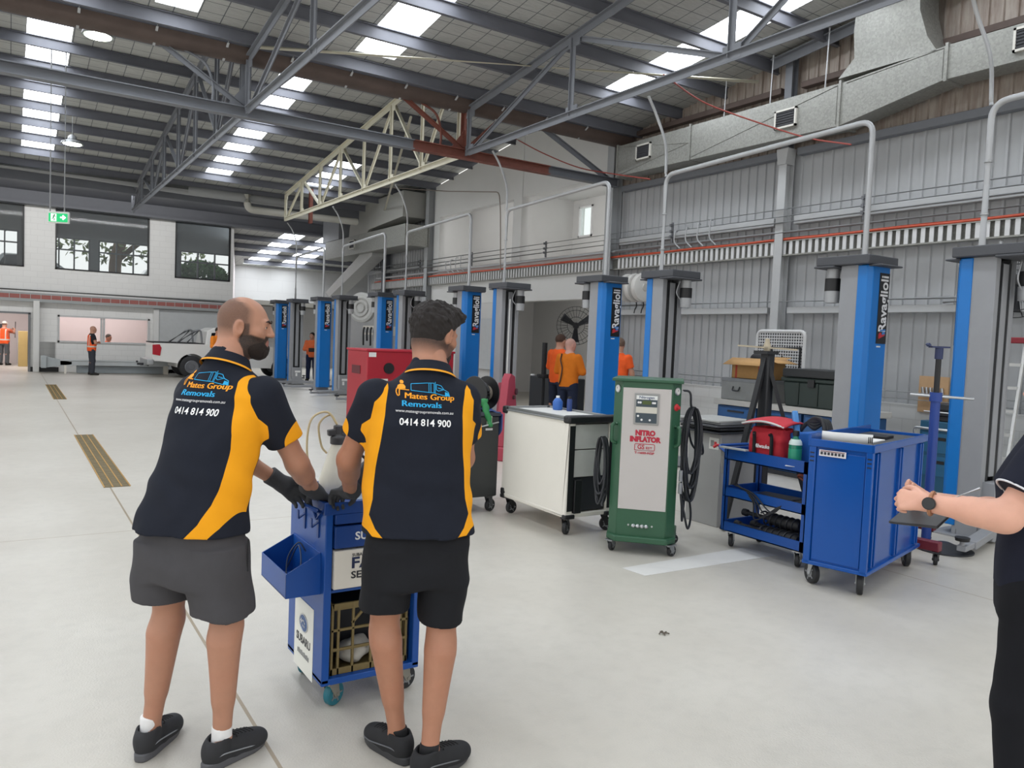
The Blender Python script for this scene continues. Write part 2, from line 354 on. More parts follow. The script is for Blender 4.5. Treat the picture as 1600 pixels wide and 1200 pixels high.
for n_, (a, b, c, d) in enumerate(HW):
    mb = MB(); f = .05; k = 3 if b-a > 1.2 else 2
    for q in range(k+1): x = a+(b-a-f)*q/k; mb.box(x, 35.98, c, x+f, 36.12, d)
    for z in (c, c+(d-c)*.66, d-f): mb.box(a, 35.98, z, b, 36.12, z+f)
    struct('window_%d' % (n_+6), mb, M('6A6C70', .5))
mb = MB()
for x in (1.41, 4.24): mb.box(x, 30.96, 1.02, x+.06, 31.16, 1.96)
for z in (1.02, 1.9): mb.box(1.41, 30.96, z, 4.3, 31.16, z+.06)
for x in (2.72, 2.8): mb.box(x, 31.0, 1.02, x+.06, 31.12, 1.96)
struct('window_10', mb, M('C3C4C4', .4)); 
mb = MB(); mb.box(1.47, 31.2, .98, 2.7, 31.6, 1.04); o = mb.build('counter_shelf', M('C79A5A', .5)); tag(o, 'tan timber counter shelf inside the ground floor office window', 'shelf')
mb = MB(); mb.box(.55, 30.94, 0, .62, 31.18, 1.98); mb.box(-1.4, 30.94, 1.94, .62, 31.18, 2.0); struct('door_1', mb, M('77797C', .5))
trim(MB().box(.78-.09, 30.72, 0, .78+.09, 30.95, 2.4), WHITEP, bevel=.01)
mb = MB(); mb.box(.62, 30.95, 0, 1.45, 31.0, .16); struct('baseboard_far', mb, BLACK)
mb = MB(); mb.box(4.6, 30.9, .0, 7.2, 31.0, .14); struct('baseboard_far_rear', mb, BLACK)
trim(MB().box(4.45, 30.9, 0, 7.15, 30.99, 2.33), M('BFC2C3', .55), bevel=.01)
trim(MB().box(4.42, 30.86, 0, 4.6, 30.98, 2.33), WHITEP, bevel=.01)
# fascia, end bay
mb = MB(); mb.box(-6, 30.6, 5.62, 10.9, 30.85, 6.95); mb.box(-6, 30.45, 5.56, 10.9, 30.9, 5.64); mb.box(-6, 30.5, 6.1, 10.9, 30.62, 6.2); trim(mb, M('63656B', .6))
mb = MB(); mb.box(8.9, 38.5, 0, 18, 38.65, 5.2); struct('wall_end', mb, mat_block('end_wall_block', 'CFCFCE', 1.2, .6)); mb = MB(); mb.box(18, 27, 0, 18.2, 38.65, 6.5); mb.box(11.2, 27.2, 0, 18, 27.4, 6.5); struct('wall_end_side', mb, GREYW)
# roofs: three saw-tooth bays, insulation, translucent sheets, purlins
def roof(name, y0, y1, zf, x0, x1, strips, pur, seg=None):
    mb = MB(); xs = [x0]+[q for s in strips for q in s[:2]]+[x1]
    def slab(a, b, ya, yb): mb.add([(a, ya, zf(ya)), (b, ya, zf(ya)), (b, yb, zf(yb)), (a, yb, zf(yb)), (a, ya, zf(ya)+.06), (b, ya, zf(ya)+.06), (b, yb, zf(yb)+.06), (a, yb, zf(yb)+.06)], [(0, 1, 2, 3), (7, 6, 5, 4), (0, 4, 5, 1), (1, 5, 6, 2), (2, 6, 7, 3), (3, 7, 4, 0)])
    for a, b in zip(xs[0::2], xs[1::2]): slab(a, b, y0, y1)
    for a, b, ya, yb in strips:
        if ya > y0: slab(a, b, y0, ya)
        if yb < y1: slab(a, b, yb, y1)
    struct(name, mb, INSUL, smooth=20)
    for a, b, ya, yb in strips:
        mb = MB(); mb.add([(a, ya, zf(ya)+.05), (b, ya, zf(ya)+.05), (b, yb, zf(yb)+.05), (a, yb, zf(yb)+.05)], [(0, 1, 2, 3)])
        o = mb.build('skylight_sheet', SKYP); o['kind'] = 'structure'
    for y in pur:
        z = zf(y); mb = MB(); mb.box(x0, y-.012, z-.19, x1, y+.012, z-.005); mb.box(x0, y-.035, z-.2, x1, y+.035, z-.185); mb.box(x0, y-.05, z-.02, x1, y+.035, z-.004)
        o = mb.build('roof_purlin', PURL); o['kind'] = 'structure'
ZA = lambda y: 7.8-.12*y
ZZ = lambda y: 7.8-.12*(y+13)
ZC = lambda y: 9.4-.12*y
def fr(a, b, s): return list(np.arange(a, b, s))
roof('ceiling_near', 0, 13, ZA, -14, 11.25, [(-12.2, -11.5, .6, 12.4), (-8, -7.3, .6, 12.4), (-3.9, -3.2, .6, 12.4), (.25, .95, .6, 12.4), (1.72, 2.3, 11.2, 12.4), (4.7, 5.4, .6, 12.35), (9.2, 9.9, .6, 11.75)], fr(1.1, 12.9, 1.15))
roof('ceiling_middle', 13.2, 26.1, ZB, -14, 11.25, [(-12.2, -11.5, 14, 24.6), (-8, -7.3, 14, 24.6), (-3.9, -3.2, 14, 24.6), (.25, .97, 14, 24.55), (4.75, 5.45, 14, 24.1), (7.65, 8.45, 21.2, 24.0)], fr(14.05, 26, 1.12))
roof('ceiling_behind', -13, 0, ZZ, -14, 11.25, [(-12.2, -11.5, -12.5, -.6), (-8, -7.3, -12.5, -.6), (-3.9, -3.2, -12.5, -.6), (.25, .95, -12.5, -.6), (4.7, 5.4, -12.5, -.6), (9.2, 9.9, -12.5, -.6)], fr(-12, -.1, 1.2))
roof('ceiling_end', 30.9, 38.7, ZC, 9.05, 18.2, [(9.25, 10.1, 31.1, 38.0), (10.8, 11.85, 31.1, 38.0)], fr(32.3, 38.4, 1.55))
mb = MB(); mb.prism([(7.0, 30.9), (9.06, 30.9), (9.06, 38.7)], 0, .06, lambda u, v, w: (u, v, ZC(v)+w)); struct('ceiling_end_corner', mb, INSUL)
for y in (32.3, 33.85, 35.4): o = MB().box(7.2+1.82*(y-31)/7.5, y-.03, ZC(y)-.2, 9.05, y+.03, ZC(y)-.005).build('roof_purlin', PURL); o['kind'] = 'structure'
mb = MB(); mb.box(-14, 26.0, 6.02, 18, 31, 6.1); mb.box(-14, 13.15, 6.2, 11.25, 13.2, 7.6); mb.box(-14, -.05, 6.2, 11.25, 0, 7.85); mb.box(-14, 30.95, 6.9, 7.2, 38, 6.97); struct('ceiling_infill', mb, PURL)
# box gutters under the valleys
mb = MB(); mb.box(-14, 12.7, 6.1, 11.1, 13.2, 6.55); mb.box(-14, 12.6, 6.5, 11.1, 12.7, 6.58); trim(mb, M('5B5E68', .55), bevel=.01)
mb = MB(); mb.grid(lambda u, v: (-14+25.1*u, 12.98-.24*cos(pi*v), 6.12-.2*sin(pi*v)**.7), 1, 8); trim(mb, BROWN, smooth=60)
for x in np.arange(-2.2, 10.8, 1.0):
    mb = MB(); mb.bar((x, 12.68, 6.3), (x, 12.68, 6.08), .035, .008); mb.bar((x, 12.68, 6.08), (x, 13.0, 5.9), .035, .008); o = mb.build('gutter_strap', LIGHTGREY); o['kind'] = 'structure'
mb = MB(); mb.box(-14, 25.8, 5.6, 10.9, 26.2, 6.05); trim(mb, M('6B6E75', .55), bevel=.01)
# steelwork
def truss(X, y0, y1, zb, ztop, n, mat, name='roof_truss', start=0, up=.085):
    mb = MB(); mb.angle((X, y0, zb), (X, y1, zb), .11, .014); mb.angle((X, y0, ztop(y0)), (X, y1, ztop(y1)), .12, .016)
    ys = np.linspace(y0, y1, n+1)
    for k, y in enumerate(ys):
        mb.angle((X, y, zb), (X, y, ztop(y)), up, .012, (0, 1, 0))
        for zz, s in ((zb+.05, 1), (ztop(y)-.05, -1)): mb.box(X-.01, y-.14, zz-.09, X+.01, y+.14, zz+.09)
        if k < n:
            y2 = ys[k+1]; a, b = ((y, ztop(y)), (y2, zb)) if k % 2 == start else ((y, zb), (y2, ztop(y2)))
            mb.angle((X+.03, *a), (X+.03, *b), up*.9, .012)
    o = mb.build(name, mat); o['kind'] = 'structure'; return o
TA = lambda y: ZA(y)-.32
TB = lambda y: ZB(y)-.32
for X in (-.9, 3.15, 7.15): truss(X, .3, 12.8, 5.16, TA, 4, STEEL, start=1)
truss(3.15, 13.2, 26.4, 5.16, TB, 7, STEEL); truss(-.9, 13.2, 26.4, 5.16, TB, 7, STEEL)
truss(7.15, 13.2, 24.2, 5.16, TB, 7, CREAM)
def rail(x0, x1, m): 
    o = MB().ibeam((x0, 13.0, 5.16), (x1, 13.0, 5.16), .16, .17, .016).build('bottom_chord_beam', m); o['kind'] = 'structure'
rail(-10, 6.1, STEEL); rail(6.1, 9.1, RUST); rail(9.1, 10.9, DKSTEEL)
for X in (-.9, 3.15, 7.15):
    mb = MB(); mb.angle((X, 13, 5.2), (X, 13, 6.1), .12, .014, (0, 1, 0)); mb.prism([(-.28, 5.24), (.06, 5.24), (.06, 5.62), (0, 5.62)], 12.99, 13.01, lambda u, v, w, X=X: (X+u, w, v))
    mb.angle((X-.05, 13, 5.25), (X-1.3, 13, 5.98), .08, .012); mb.angle((X+.05, 13, 5.25), (X+.8, 13, 5.98), .08, .012)
    mb.tube(bez([(X-.95, 13, 5.95), (X-.62, 13, 5.8), (X-.5, 13, 5.5), (X-.5, 13, 5.22)]), .022, 6)
    o = mb.build('valley_bracing', RUST if X > 5 else STEEL); o['kind'] = 'structure'
o = MB().angle((8.9, 13.05, 6.0), (10.8, 13.1, 5.2), .1, .014).build('knee_brace', STEEL); o['kind'] = 'structure'
o = MB().angle((10.85, 9, 6.55), (10.85, .5, 7.45), .16, .02).build('edge_beam', STEEL); o['kind'] = 'structure'
o = MB().tube([(10.85, 9.3, 6.35), (3.15, 12.5, 6.05)], .03, 8).build('wind_brace', CREAM); o['kind'] = 'structure'
o = MB().tube([(10.85, 25.5, 5.6), (7.2, 15.5, 6.4)], .03, 8).build('wind_brace', CREAM); o['kind'] = 'structure'
for x, z0, z1 in ((7.4, 5.3, 6.0),):
    o = MB().ibeam((x, 22.6, 4.9), (x, 22.6, 5.9), .1, .1, .01, (0, 1, 0)).build('hanger_post', RUST); o['kind'] = 'structure'
# ================================================================ lifts
BLUE = M('0A74C4', .38, 0, .04, 4); BLUEL = M('1B7CC4', .35, 0, .03, 4); LGREY = M('95979B', .5, 0, .06, 5); HEADG = M('4B4D52', .5, 0, .06, 4); STICK = M('E8E8E8', .5, 0, .01); REDP = M('C42F36', .5); LBLUE = M('3E7FC0', .5)
LX, LH = 7.89, 2.68
def make_post(label, loc, rot, group):
    t = thing('lift_post', label, 'lift post', loc, rot, group)
    mb = MB(); mb.box(-.19, -.02, .012, -.165, .18, LH); mb.box(.165, -.02, .012, .19, .18, LH); mb.box(-.19, -.06, .012, .19, -.02, LH)
    for x in (-1, 1): mb.box(x*.165 if x > 0 else -.165, .155, .012, x*.11, .18, LH) if x > 0 else mb.box(-.165, .155, .012, -.11, .18, LH)
    mb.build('column', LGREY, t, bevel=.006)
    mb = MB(); mb.prism([(-.2, -.03), (-.2, -.14), (-.15, -.185), (.15, -.185), (.2, -.14), (.2, -.03)], .1, LH-.005, lambda u, v, w: (u, v, w)); mb.build('outer_cover', BLUE, t, bevel=.008, smooth=25)
    mb = MB(); mb.box(-.105, .14, .5, -.05, .172, LH-.05); mb.box(.05, .14, .5, .105, .172, LH-.05); mb.box(-.16, -.015, .5, .16, .05, LH-.05); mb.build('slot_lining', BLACK, t)
    mb = MB(); mb.box(-.048, .06, .6, .048, .18, LH-.06); mb.build('inner_rail', LGREY, t, bevel=.004)
    mb = MB(); mb.box(-.26, -.24, 0, .26, .26, .02)
    for x in (-.22, .22):
        for y in (-.2, .2): mb.cyl((x, y, .02), (x, y, .045), .018, n=6)
        mb.prism([(.18, .02), (.34, .02), (.18, .24)], -.01, .01, lambda u, v, w, x=x: (x*.8+w, u, v))
    mb.build('base_plate', LGREY, t, bevel=.003)
    mb = MB(); mb.box(-.15, .17, .02, .15, .3, .56); mb.box(-.2, .2, .02, .2, .33, .16); sh = mb.build('carriage', LGREY, t, bevel=.01)
    mb = MB(); mb.box(-.1, .301, .4, .08, .303, .46); mb.box(.0, .301, .28, .06, .303, .38); mb.build('sticker', STICK, sh)
    mb = MB(); mb.box(-.27, -.2, LH, .27, .44, LH+.1); mb.box(-.2, -.3, LH-.02, .2, -.15, LH); mb.box(-.29, .2, LH-.025, .29, .46, LH); mb.build('head_box', HEADG, t, bevel=.02)
    mb = MB().mat(0).cyl((-.12, .32, LH-.02), (-.12, .32, LH-.13), .07).mat(1).cyl((-.12, .32, LH-.13), (-.12, .32, LH-.27), .085).mat(0).cyl((-.12, .32, LH-.27), (-.12, .32, LH-.4), .083, .075)
    mb.tube(bez([(-.02, .3, LH-.02), (.04, .3, LH-.2), (-.04, .3, LH-.3)]), .008, 6); mb.build('motor', [M('A9ABAE', .4, .2), BLACK], t)
    for k, (dx, L) in enumerate(((-1, .6), (1, .6))):
        a = MB(); a.bar((dx*.14, .27, .1), (dx*(.2+L), .42, .085), .11, .07); a.bar((dx*(.2+L*.7), .39, .085), (dx*(.42+L), .46, .085), .075, .05); a.cyl((dx*(.4+L), .455, .06), (dx*(.4+L), .455, .15), .02); 
        q = a.build('lift_arm', LGREY, t, bevel=.006); MB().cyl((dx*(.4+L), .455, .15), (dx*(.4+L), .455, .18), .055, .06).build('pad', BLACK, q)
    pl = MB().box(-.035, -.1895, 1.84, .145, -.186, 2.6).build('name_plate', BLACK, t)
    text_mesh('lettering', 'Ravaglioli', .185, STICK, pl, M4((.062, -.191, 2.27), (0, 0, 1), (-1, 0, 0)), weight=.004, fit=.6)
    mb = MB(); mb.cyl((.03, -.189, 1.93), (.03, -.1915, 1.93), .03, n=12); mb.bar((.0, -.191, 1.9), (.11, -.191, 1.94), .018, .003, (0, 1, 0)); mb.build('emblem', REDP, pl)
    mb = MB(); mb.cyl((.09, -.189, 1.95), (.09, -.1917, 1.95), .028, n=12); mb.bar((.02, -.1915, 1.98), (.12, -.1915, 1.99), .018, .003, (0, 1, 0)); mb.build('emblem', LBLUE, pl)
    MB().box(-.02, -.1895, 1.8, .05, -.186, 1.815).build('sticker', STICK, t)
    return t
NEARY = [.93]+[at(px, 480, X=LX).y+.18 for px in (1374, 958, 740, 605, 509, 442)]
FARY = [at(px, 480, X=LX-.19).y+.085 for px in (1536, 1027, 780, 626, 527, 455)]
NL = [None, 'blue lift post with a name panel, behind the tall blue tool cabinet', 'blue lift post with a name panel between the two men in orange tops', 'blue lift post with a name panel just right of the face of the dark-haired man',
      'blue lift post with a name panel behind the red cabinet', 'blue lift post with a name panel, second beyond the red cabinet', 'blue lift post with a name panel next to the face of the bearded man']
FL = ['grey lift post with a blue edge, beside the person in navy', 'grey lift post with a blue edge, just right of the white hose reels', 'grey lift post with a blue edge behind the red jack column', 'grey lift post with a blue edge behind the head of the dark-haired man',
      'grey lift post with a blue edge, just left of the dark drawer units', 'grey lift post with a blue edge beside the white pickup bonnet']
posts = {}; p0 = None
for k, y in enumerate(NEARY):
    if k == 0: continue
    if p0 is None: p0 = make_post(NL[k], (LX, y, 0), 0, 'two-post vehicle lift columns along the bays'); posts[('n', k)] = p0
    else: posts[('n', k)] = dup(p0, (LX, y, 0), 0, NL[k])
for k, y in enumerate(FARY): posts[('f', k)] = dup(p0, (LX, y, 0), pi, FL[k])
CL = ['grey bent conduit rising from the lift post beside the person in navy', 'grey bent conduit arching from beside the hose reels to the post behind the blue cabinet', 'grey bent conduit arching over the post behind the red jack column', 'grey bent conduit arching above the head of the dark-haired man',
      'grey bent conduit arching beside the round duct elbow', 'grey bent conduit arching over the post next to the bearded face']
for k in range(6):
    fy, ny = FARY[k], NEARY[k]; zt = 4.16
    # the arch joins the far post of a lift (k) with its near post
    mb = MB(); mb.tube(elbow([(LX-.02, fy+.05, LH+.1), (LX-.02, fy+.05, zt), (LX-.02, ny+.02, zt+.1), (LX-.02, ny+.02, LH+.1)], .16), .031, 10)
    for z in (3.1, 3.6): mb.cyl((LX-.02, fy+.05, z), (LX-.02, fy+.05, z+.02), .035)
    tag(mb.build('conduit', PIPE), CL[k], 'conduit', 'arched conduits over the lifts')
    mb = MB(); mb.tube(bez([(LX-.02, fy+.06, zt-.02), (LX-.02, fy+.1, 4.6), (LX-.12, fy+.2, 5.0), (LX-.3, fy+.2, 5.25)]), .02, 8)
    tag(mb.build('feed_pipe', PIPE), ['pale feed pipe climbing from the conduit beside the person in navy', 'pale feed pipe curving up from the conduit by the hose reels to the truss', 'pale feed pipe hanging before the white loft wall', 'pale feed pipe rising over the dark-haired man', 'pale feed pipe rising next to the round duct elbow', 'pale feed pipe rising above the far white end wall'][k], 'pipe', 'feed pipes dropping to the lifts')
# ================================================================ services on the right wall
ORANGE = M('C8553A', .55, 0, .12, 20)
t = thing('cable_tray', 'long galvanised cable tray with slotted white slats along the ribbed grey wall', 'cable tray', (10.98, 0, 0))
for y0, y1 in ((-2.5, 13.0), (13.4, 26.5)):
    y = y0; mb = MB()
    while y < y1: mb.box(-.0, y, 3.35, .012, y+.062, 3.57); y += .125
    mb.build('slats', M('D6D7D8', .45, .2), t)
mb = MB(); mb.box(-.02, -2.5, 3.33, .1, 26.5, 3.352); mb.box(-.015, -2.5, 3.565, .1, 26.5, 3.58); mb.box(.07, -2.5, 3.34, .1, 26.5, 3.575); mb.build('tray_rail', GALV, t)
mb = MB()
for k in range(4): mb.tube([(10.975+.02*k, y, 3.603+.012*(k % 2)+.006*sin(y*3+k)) for y in np.arange(-2.5, 26.5, .35)], .018, 6)
tag(mb.build('cable_bundle', ORANGE), 'orange cable bundle lying along the top of the wall cable tray', 'cable')
tag(MB().tube([(10.96, -2.5, 3.72), (10.96, 13, 3.72), (10.96, 26, 3.72)], .035, 10).build('sleeve_pipe', PIPE), 'fat grey pipe running just above the orange cable bundle', 'pipe')
for k, z in enumerate((3.88, 3.98, 4.1)):
    mb = MB().tube([(10.9, -2.5, z), (10.9, 26, z)], .02 if k else .027, 8)
    tag(mb.build('wall_pipe', PIPE), ['lowest and fattest of three thin pipes clipped along the right wall', 'middle one of three thin pipes clipped along the right wall', 'topmost of three thin pipes clipped along the right wall'][k], 'pipe', 'three thin pipes on the right wall')
for k, y in enumerate((3.9, 7.2, 11.3, 15.6, 19.2, 22.5)):
    mb = MB(); mb.box(10.93, y-.02, 3.77, 10.96, y+.02, 4.16)
    for z in (3.88, 3.98, 4.1): mb.box(10.875, y-.022, z-.026, 10.95, y+.022, z+.026)
    b = mb.build('pipe_bracket', M('77797D', .45, .3))
    tag(b, ['grey pipe bracket above the blue cabinet, to the right', 'grey pipe bracket left of the conduit over the name-panel post', 'grey pipe bracket right of the loft room', 'grey pipe bracket below the small loft window', 'grey pipe bracket below the left loft opening', 'grey pipe bracket left of the loft room'][k], 'bracket', 'brackets of the thin wall pipes')
for g, (y0, nm) in enumerate(((10.2, 'four thin bent pipes dropping from the wall pipes beside the hose reels'), (19.6, 'four thin bent pipes dropping below the left loft opening'))):
    for k in range(4):
        y = y0+.3*k; mb = MB().tube(elbow([(10.88, y, 4.08-.04*k), (10.8, y-.02, 4.08-.04*k), (10.8, y, 3.74), (10.86, y-.12, 3.62)], .08), .014, 8)
        tag(mb.build('drop_pipe', PIPE), nm.replace('four thin bent pipes', ['first', 'second', 'third', 'last'][k]+' thin bent pipe from the right'), 'pipe', nm)
mb = MB().tube([(10.98, 5, 2.56), (10.98, 12.9, 2.56)], .022, 8); tag(mb.build('air_pipe', PIPE), 'grey air pipe resting along the lower wall rail', 'pipe')
mb = MB().tube(elbow([(10.95, 5.9, 2.5), (10.95, 5.35, 2.5), (10.95, 5.2, 3.28)], .25), .025, 8); mb.tube(elbow([(10.95, 5.2, 2.9), (10.95, 4.7, 2.9)], .05), .02, 8); mb.box(10.9, 5.1, 2.85, 11, 5.3, 2.95)
tag(mb.build('air_pipe', PIPE), 'curved grey pipe sweeping up the wall between the two big lift posts', 'pipe')
for k, z in enumerate((1.2, 1.1)):
    tag(MB().tube([(11.0, -2, z), (11.0, 13, z)], .014, 8).build('rail_pipe', PIPE), ['upper thin rail running above the block plinth', 'lower thin rail running above the block plinth'][k], 'pipe', 'thin rails above the plinth')
# ================================================================ ducts
DK = M('3B3C40', .6)
def vent(parent, y, z, w=.42, h=.3, X=10.58):
    mb = MB(); f = .03
    for a, b, c, d in ((y-w/2, y+w/2, z-h/2, z-h/2+f), (y-w/2, y+w/2, z+h/2-f, z+h/2), (y-w/2, y-w/2+f, z-h/2, z+h/2), (y+w/2-f, y+w/2, z-h/2, z+h/2)): mb.box(X-.02, a, c, X+.02, b, d)
    v = mb.build('vent_grille', M('D4D2CA', .5), parent); mb = MB(); mb.box(X-.004, y-w/2+f, z-h/2+f, X+.012, y+w/2-f, z+h/2-f)
    for q in range(6): zz = z-h/2+f+(h-2*f)*(q+.5)/6; mb.box(X-.014, y-w/2+f, zz-.006, X, y+w/2-f, zz+.006)
    mb.build('vent_louvre', DK, v)
t = thing('ventilation_duct', 'galvanised ventilation duct stepping up along the right wall under the roof', 'duct', (0, 0, 0))
prof = [(12.7, 5.21), (7.5, 5.18), (5.93, 5.47), (-.5, 5.47), (-.5, 5.93), (5.9, 5.93), (7.4, 5.83), (12.7, 5.83)]
MB().prism(prof, 10.6, 11.0, lambda u, v, w: (w, u, v)).build('duct_run', GALV, t, bevel=.006)
for y, a, b in ((12.66, 5.2, 5.84), (10.6, 5.2, 5.84), (7.5, 5.17, 5.85), (5.9, 5.46, 5.94), (3.8, 5.46, 5.94)): MB().box(10.575, y-.02, a-.015, 11.02, y+.02, b+.015).build('duct_flange', GALV, t)
mb = MB()
for y, a, b in ((12.0, 9.3, 5.25), ): pass
for (y0, z0), (y1, z1), (y2, z2) in (((12.6, 5.8), (10.65, 5.52), (12.6, 5.23)), ((10.55, 5.25), (7.55, 5.8), (7.55, 5.22)), ((7.4, 5.8), (5.95, 5.9), (5.95, 5.5))): mb.tube([(10.598, y0, z0), (10.598, y1, z1), (10.598, y2, z2)], .006, 5)
mb.build('crease', GALV, t)
for y, z in ((11.86, 5.58), (8.47, 5.5), (4.85, 5.73)): vent(t, y, z)
mb = MB(); R4 = lambda u0, u1, x0, x1, z: [(x0, u0, z), (x1, u0, z), (x1, u1, z), (x0, u1, z)]
lv = [(6.05, 7.55, 10.6, 11.0, 5.9), (6.2, 7.3, 10.6, 11.05, 6.14), (6.28, 7.28, 10.52, 11.0, 6.5), (6.32, 7.22, 10.5, 10.98, 7.35)]; vs = []
for q in lv: vs += R4(*q)
mb.add(vs, [(4*j+k, 4*j+(k+1) % 4, 4*j+4+(k+1) % 4, 4*j+4+k) for j in range(3) for k in range(4)]+[(3, 2, 1, 0), (12, 13, 14, 15)]); mb.build('riser', GALV, t, smooth=20)
mb = MB()
for y, z in ((9.9, 5.83), (7.85, 5.83), (8.9, 5.83), (4.4, 5.93)): mb.tube([(10.7, y, z), (10.66, y-.05, ZA(y)-.1)], .012, 6)
mb.build('hanger_rod', PIPE, t)
t = thing('exhaust_duct', 'grey rounded elbow duct on the far right wall beyond the loft', 'duct', (0, 0, 0))
a = [(26.7-1.15*(1-cos(q)), 5.15+1.0*sin(q)) for q in np.linspace(0, pi/2, 10)]
MB().prism(a+[(22.2, 6.2), (22.2, 5.4), (24.9, 5.25), (25.0, 5.15)], 10.15, 10.95, lambda u, v, w: (w, u, v)).build('elbow', M('A4A49F', .5, .2, .06), t, smooth=25, bevel=.01)
MB().box(10.1, 21.9, 4.5, 10.95, 29.0, 5.15).build('duct_run', GALV, t, bevel=.01); vent(t, 26.2, 4.85, .5, .3, 10.08)
MB().prism([(29.4, 3.3), (29.0, 3.1), (24.9, 4.4), (24.9, 4.9)], 10.3, 10.8, lambda u, v, w: (w, u, v)).build('sloping_leg', M('B9BAB8', .5, .2), t, bevel=.01)
t = MB().box(10.1, 27.6, 5.16, 10.6, 29.3, 5.98).build('box_duct', M('9B9EA2', .5, .3)); tag(t, 'upright pale box duct before the end skylights', 'duct')
mb = MB().tube(elbow([(-6, 25.3, 5.83), (4.6, 25.3, 5.83), (7.9, 25.3, 5.83)], .1), .14, 14); tag(mb.build('roof_pipe', M('A5A7A8', .5, .1)), 'long pale round pipe slung across under the middle roof', 'pipe')
mb = MB().tube(elbow([(6.2, 25.05, 5.9), (6.2, 25.05, 5.45), (9.8, 25.05, 5.48)], .25), .11, 14); tag(mb.build('drain_pipe', M('BDBBB2', .5)), 'white drain pipe with an elbow under the far roof beam', 'pipe')
# ================================================================ far wall tray, sign, lamps, cables
t = thing('cable_tray', 'cable tray with a red cable strip across the far wall under the upper windows', 'cable tray', (0, 30.85, 0))
mb = MB(); mb.box(-4, -.1, 2.36, 7.15, .12, 2.46); mb.box(-4, -.02, 2.6, 7.15, .12, 2.66); mb.tube([(-4, -.06, 2.74), (7.15, -.06, 2.74)], .05, 8)
mb.build('tray_rail', M('9FA3A3', .5, .2), t); MB().box(-4, -.04, 2.46, 7.15, .1, 2.6).build('cable_strip', M('A0605A', .6, 0, .15, 10), t)
mb = MB(); x = -3.9
while x < 7.1: mb.box(x, -.055, 2.46, x+.015, -.045, 2.62); x += .3
mb.build('slats', M('B4B8B6', .5), t)
def exit_sign():
    p = at(92, 340, Y=17.5); t = thing('exit_sign', 'hanging green running-man exit sign with an arrow, near the far wall', 'sign', p, -.45)
    MB().box(-.19, -.03, -.11, .19, .03, .11).build('housing', M('E9ECE6', .4), t, bevel=.008)
    f = MB().box(-.17, -.036, -.085, .17, -.031, .075).build('face', emis('18A562', 1.1), t)
    W_ = emis('F2FFF6', 1.2); mb = MB()
    mb.bar((.04, -.038, 0), (.13, -.038, 0), .028, .004, (0, 1, 0)); mb.prism([(.09, .05), (.145, 0), (.09, -.05), (.075, -.03), (.105, 0), (.075, .03)], -.04, -.036, lambda u, v, w: (u, w, v)); mb.build('arrow', W_, f)
    mb = MB(); mb.box(-.13, -.038, -.075, -.03, -.0365, .065); mb.build('doorway', W_, f)
    mb = MB(); G_ = M('128A50', .5); mb.ball((-.065, -.04, .045), .014, 10, 6)
    for a, b in (((-.068, .03), (-.085, -.01)), ((-.085, -.01), (-.06, -.035)), ((-.06, -.035), (-.075, -.065)), ((-.085, -.01), (-.11, -.04)), ((-.07, .025), (-.04, .005)), ((-.07, .025), (-.1, .012))): mb.bar((a[0], -.04, a[1]), (b[0], -.04, b[1]), .014, .004, (0, 1, 0))
    mb.build('running_figure', G_, f)
    mb = MB()
    for x in (-.16, .1): mb.tube([(x, 0, .1), (x, 0, ZB(p.y)-p.z-.1)], .012, 6)
    mb.build('hanging_rod', PIPE, t)
exit_sign()
for k, (px, py, Y, L) in enumerate(((153, 52, 14.2, 'round glowing roof lamp under the box gutter'), (113, 222, 21, 'round glowing roof lamp hanging above the exit sign'))):
    p = at(px, py, Y=Y); t = thing('roof_lamp', L, 'lamp', p, 0, 'glowing roof lamps')
    MB().lathe([(.05, .16), (.09, .12), (.1, .05), (.22, 0), (.235, -.05), (.22, -.05), (.02, .01)]).build('lamp_shade', M('8F9294', .4, .3), t)
    MB().lathe([(.02, -.03), (.19, -.04), (.19, -.055), (.02, -.06)]).build('lens', emis('F2FFE8', 14), t); MB().tube([(0, 0, .15), (0, 0, ZB(Y)-p.z)], .01, 6).build('hanging_rod', PIPE, t)
mb = MB().tube(bez([at(1037, 117, X=7.2), at(1100, 160, X=9.2), at(1180, 190, X=10), at(1260, 215, X=10.45), at(1330, 226, X=10.5)]), .012, 6); tag(mb.build('cable', M('9C4A42', .6)), 'thin red cable slanting down across the wall duct', 'cable', 'thin red roof cables')
mb = MB().tube(bez([at(806, 217, X=9.5), at(850, 240, X=9.8), at(905, 262, X=10.2), at(960, 272, X=10.4), at(1016, 280, X=10.5)]), .014, 6); tag(mb.build('cable', M('9C4A42', .6)), 'thin red cable sagging before the white loft gable', 'cable', 'thin red roof cables')
mb = MB().tube(elbow([at(590, 292, X=9.0), at(700, 299, X=10.6), at(780, 300, X=10.7), at(782, 330, X=10.7), at(782, 425, X=10.7)], .15), .016, 6); tag(mb.build('conduit', M('9A9088', .5)), 'thin bent conduit running before the left half of the loft wall', 'conduit')
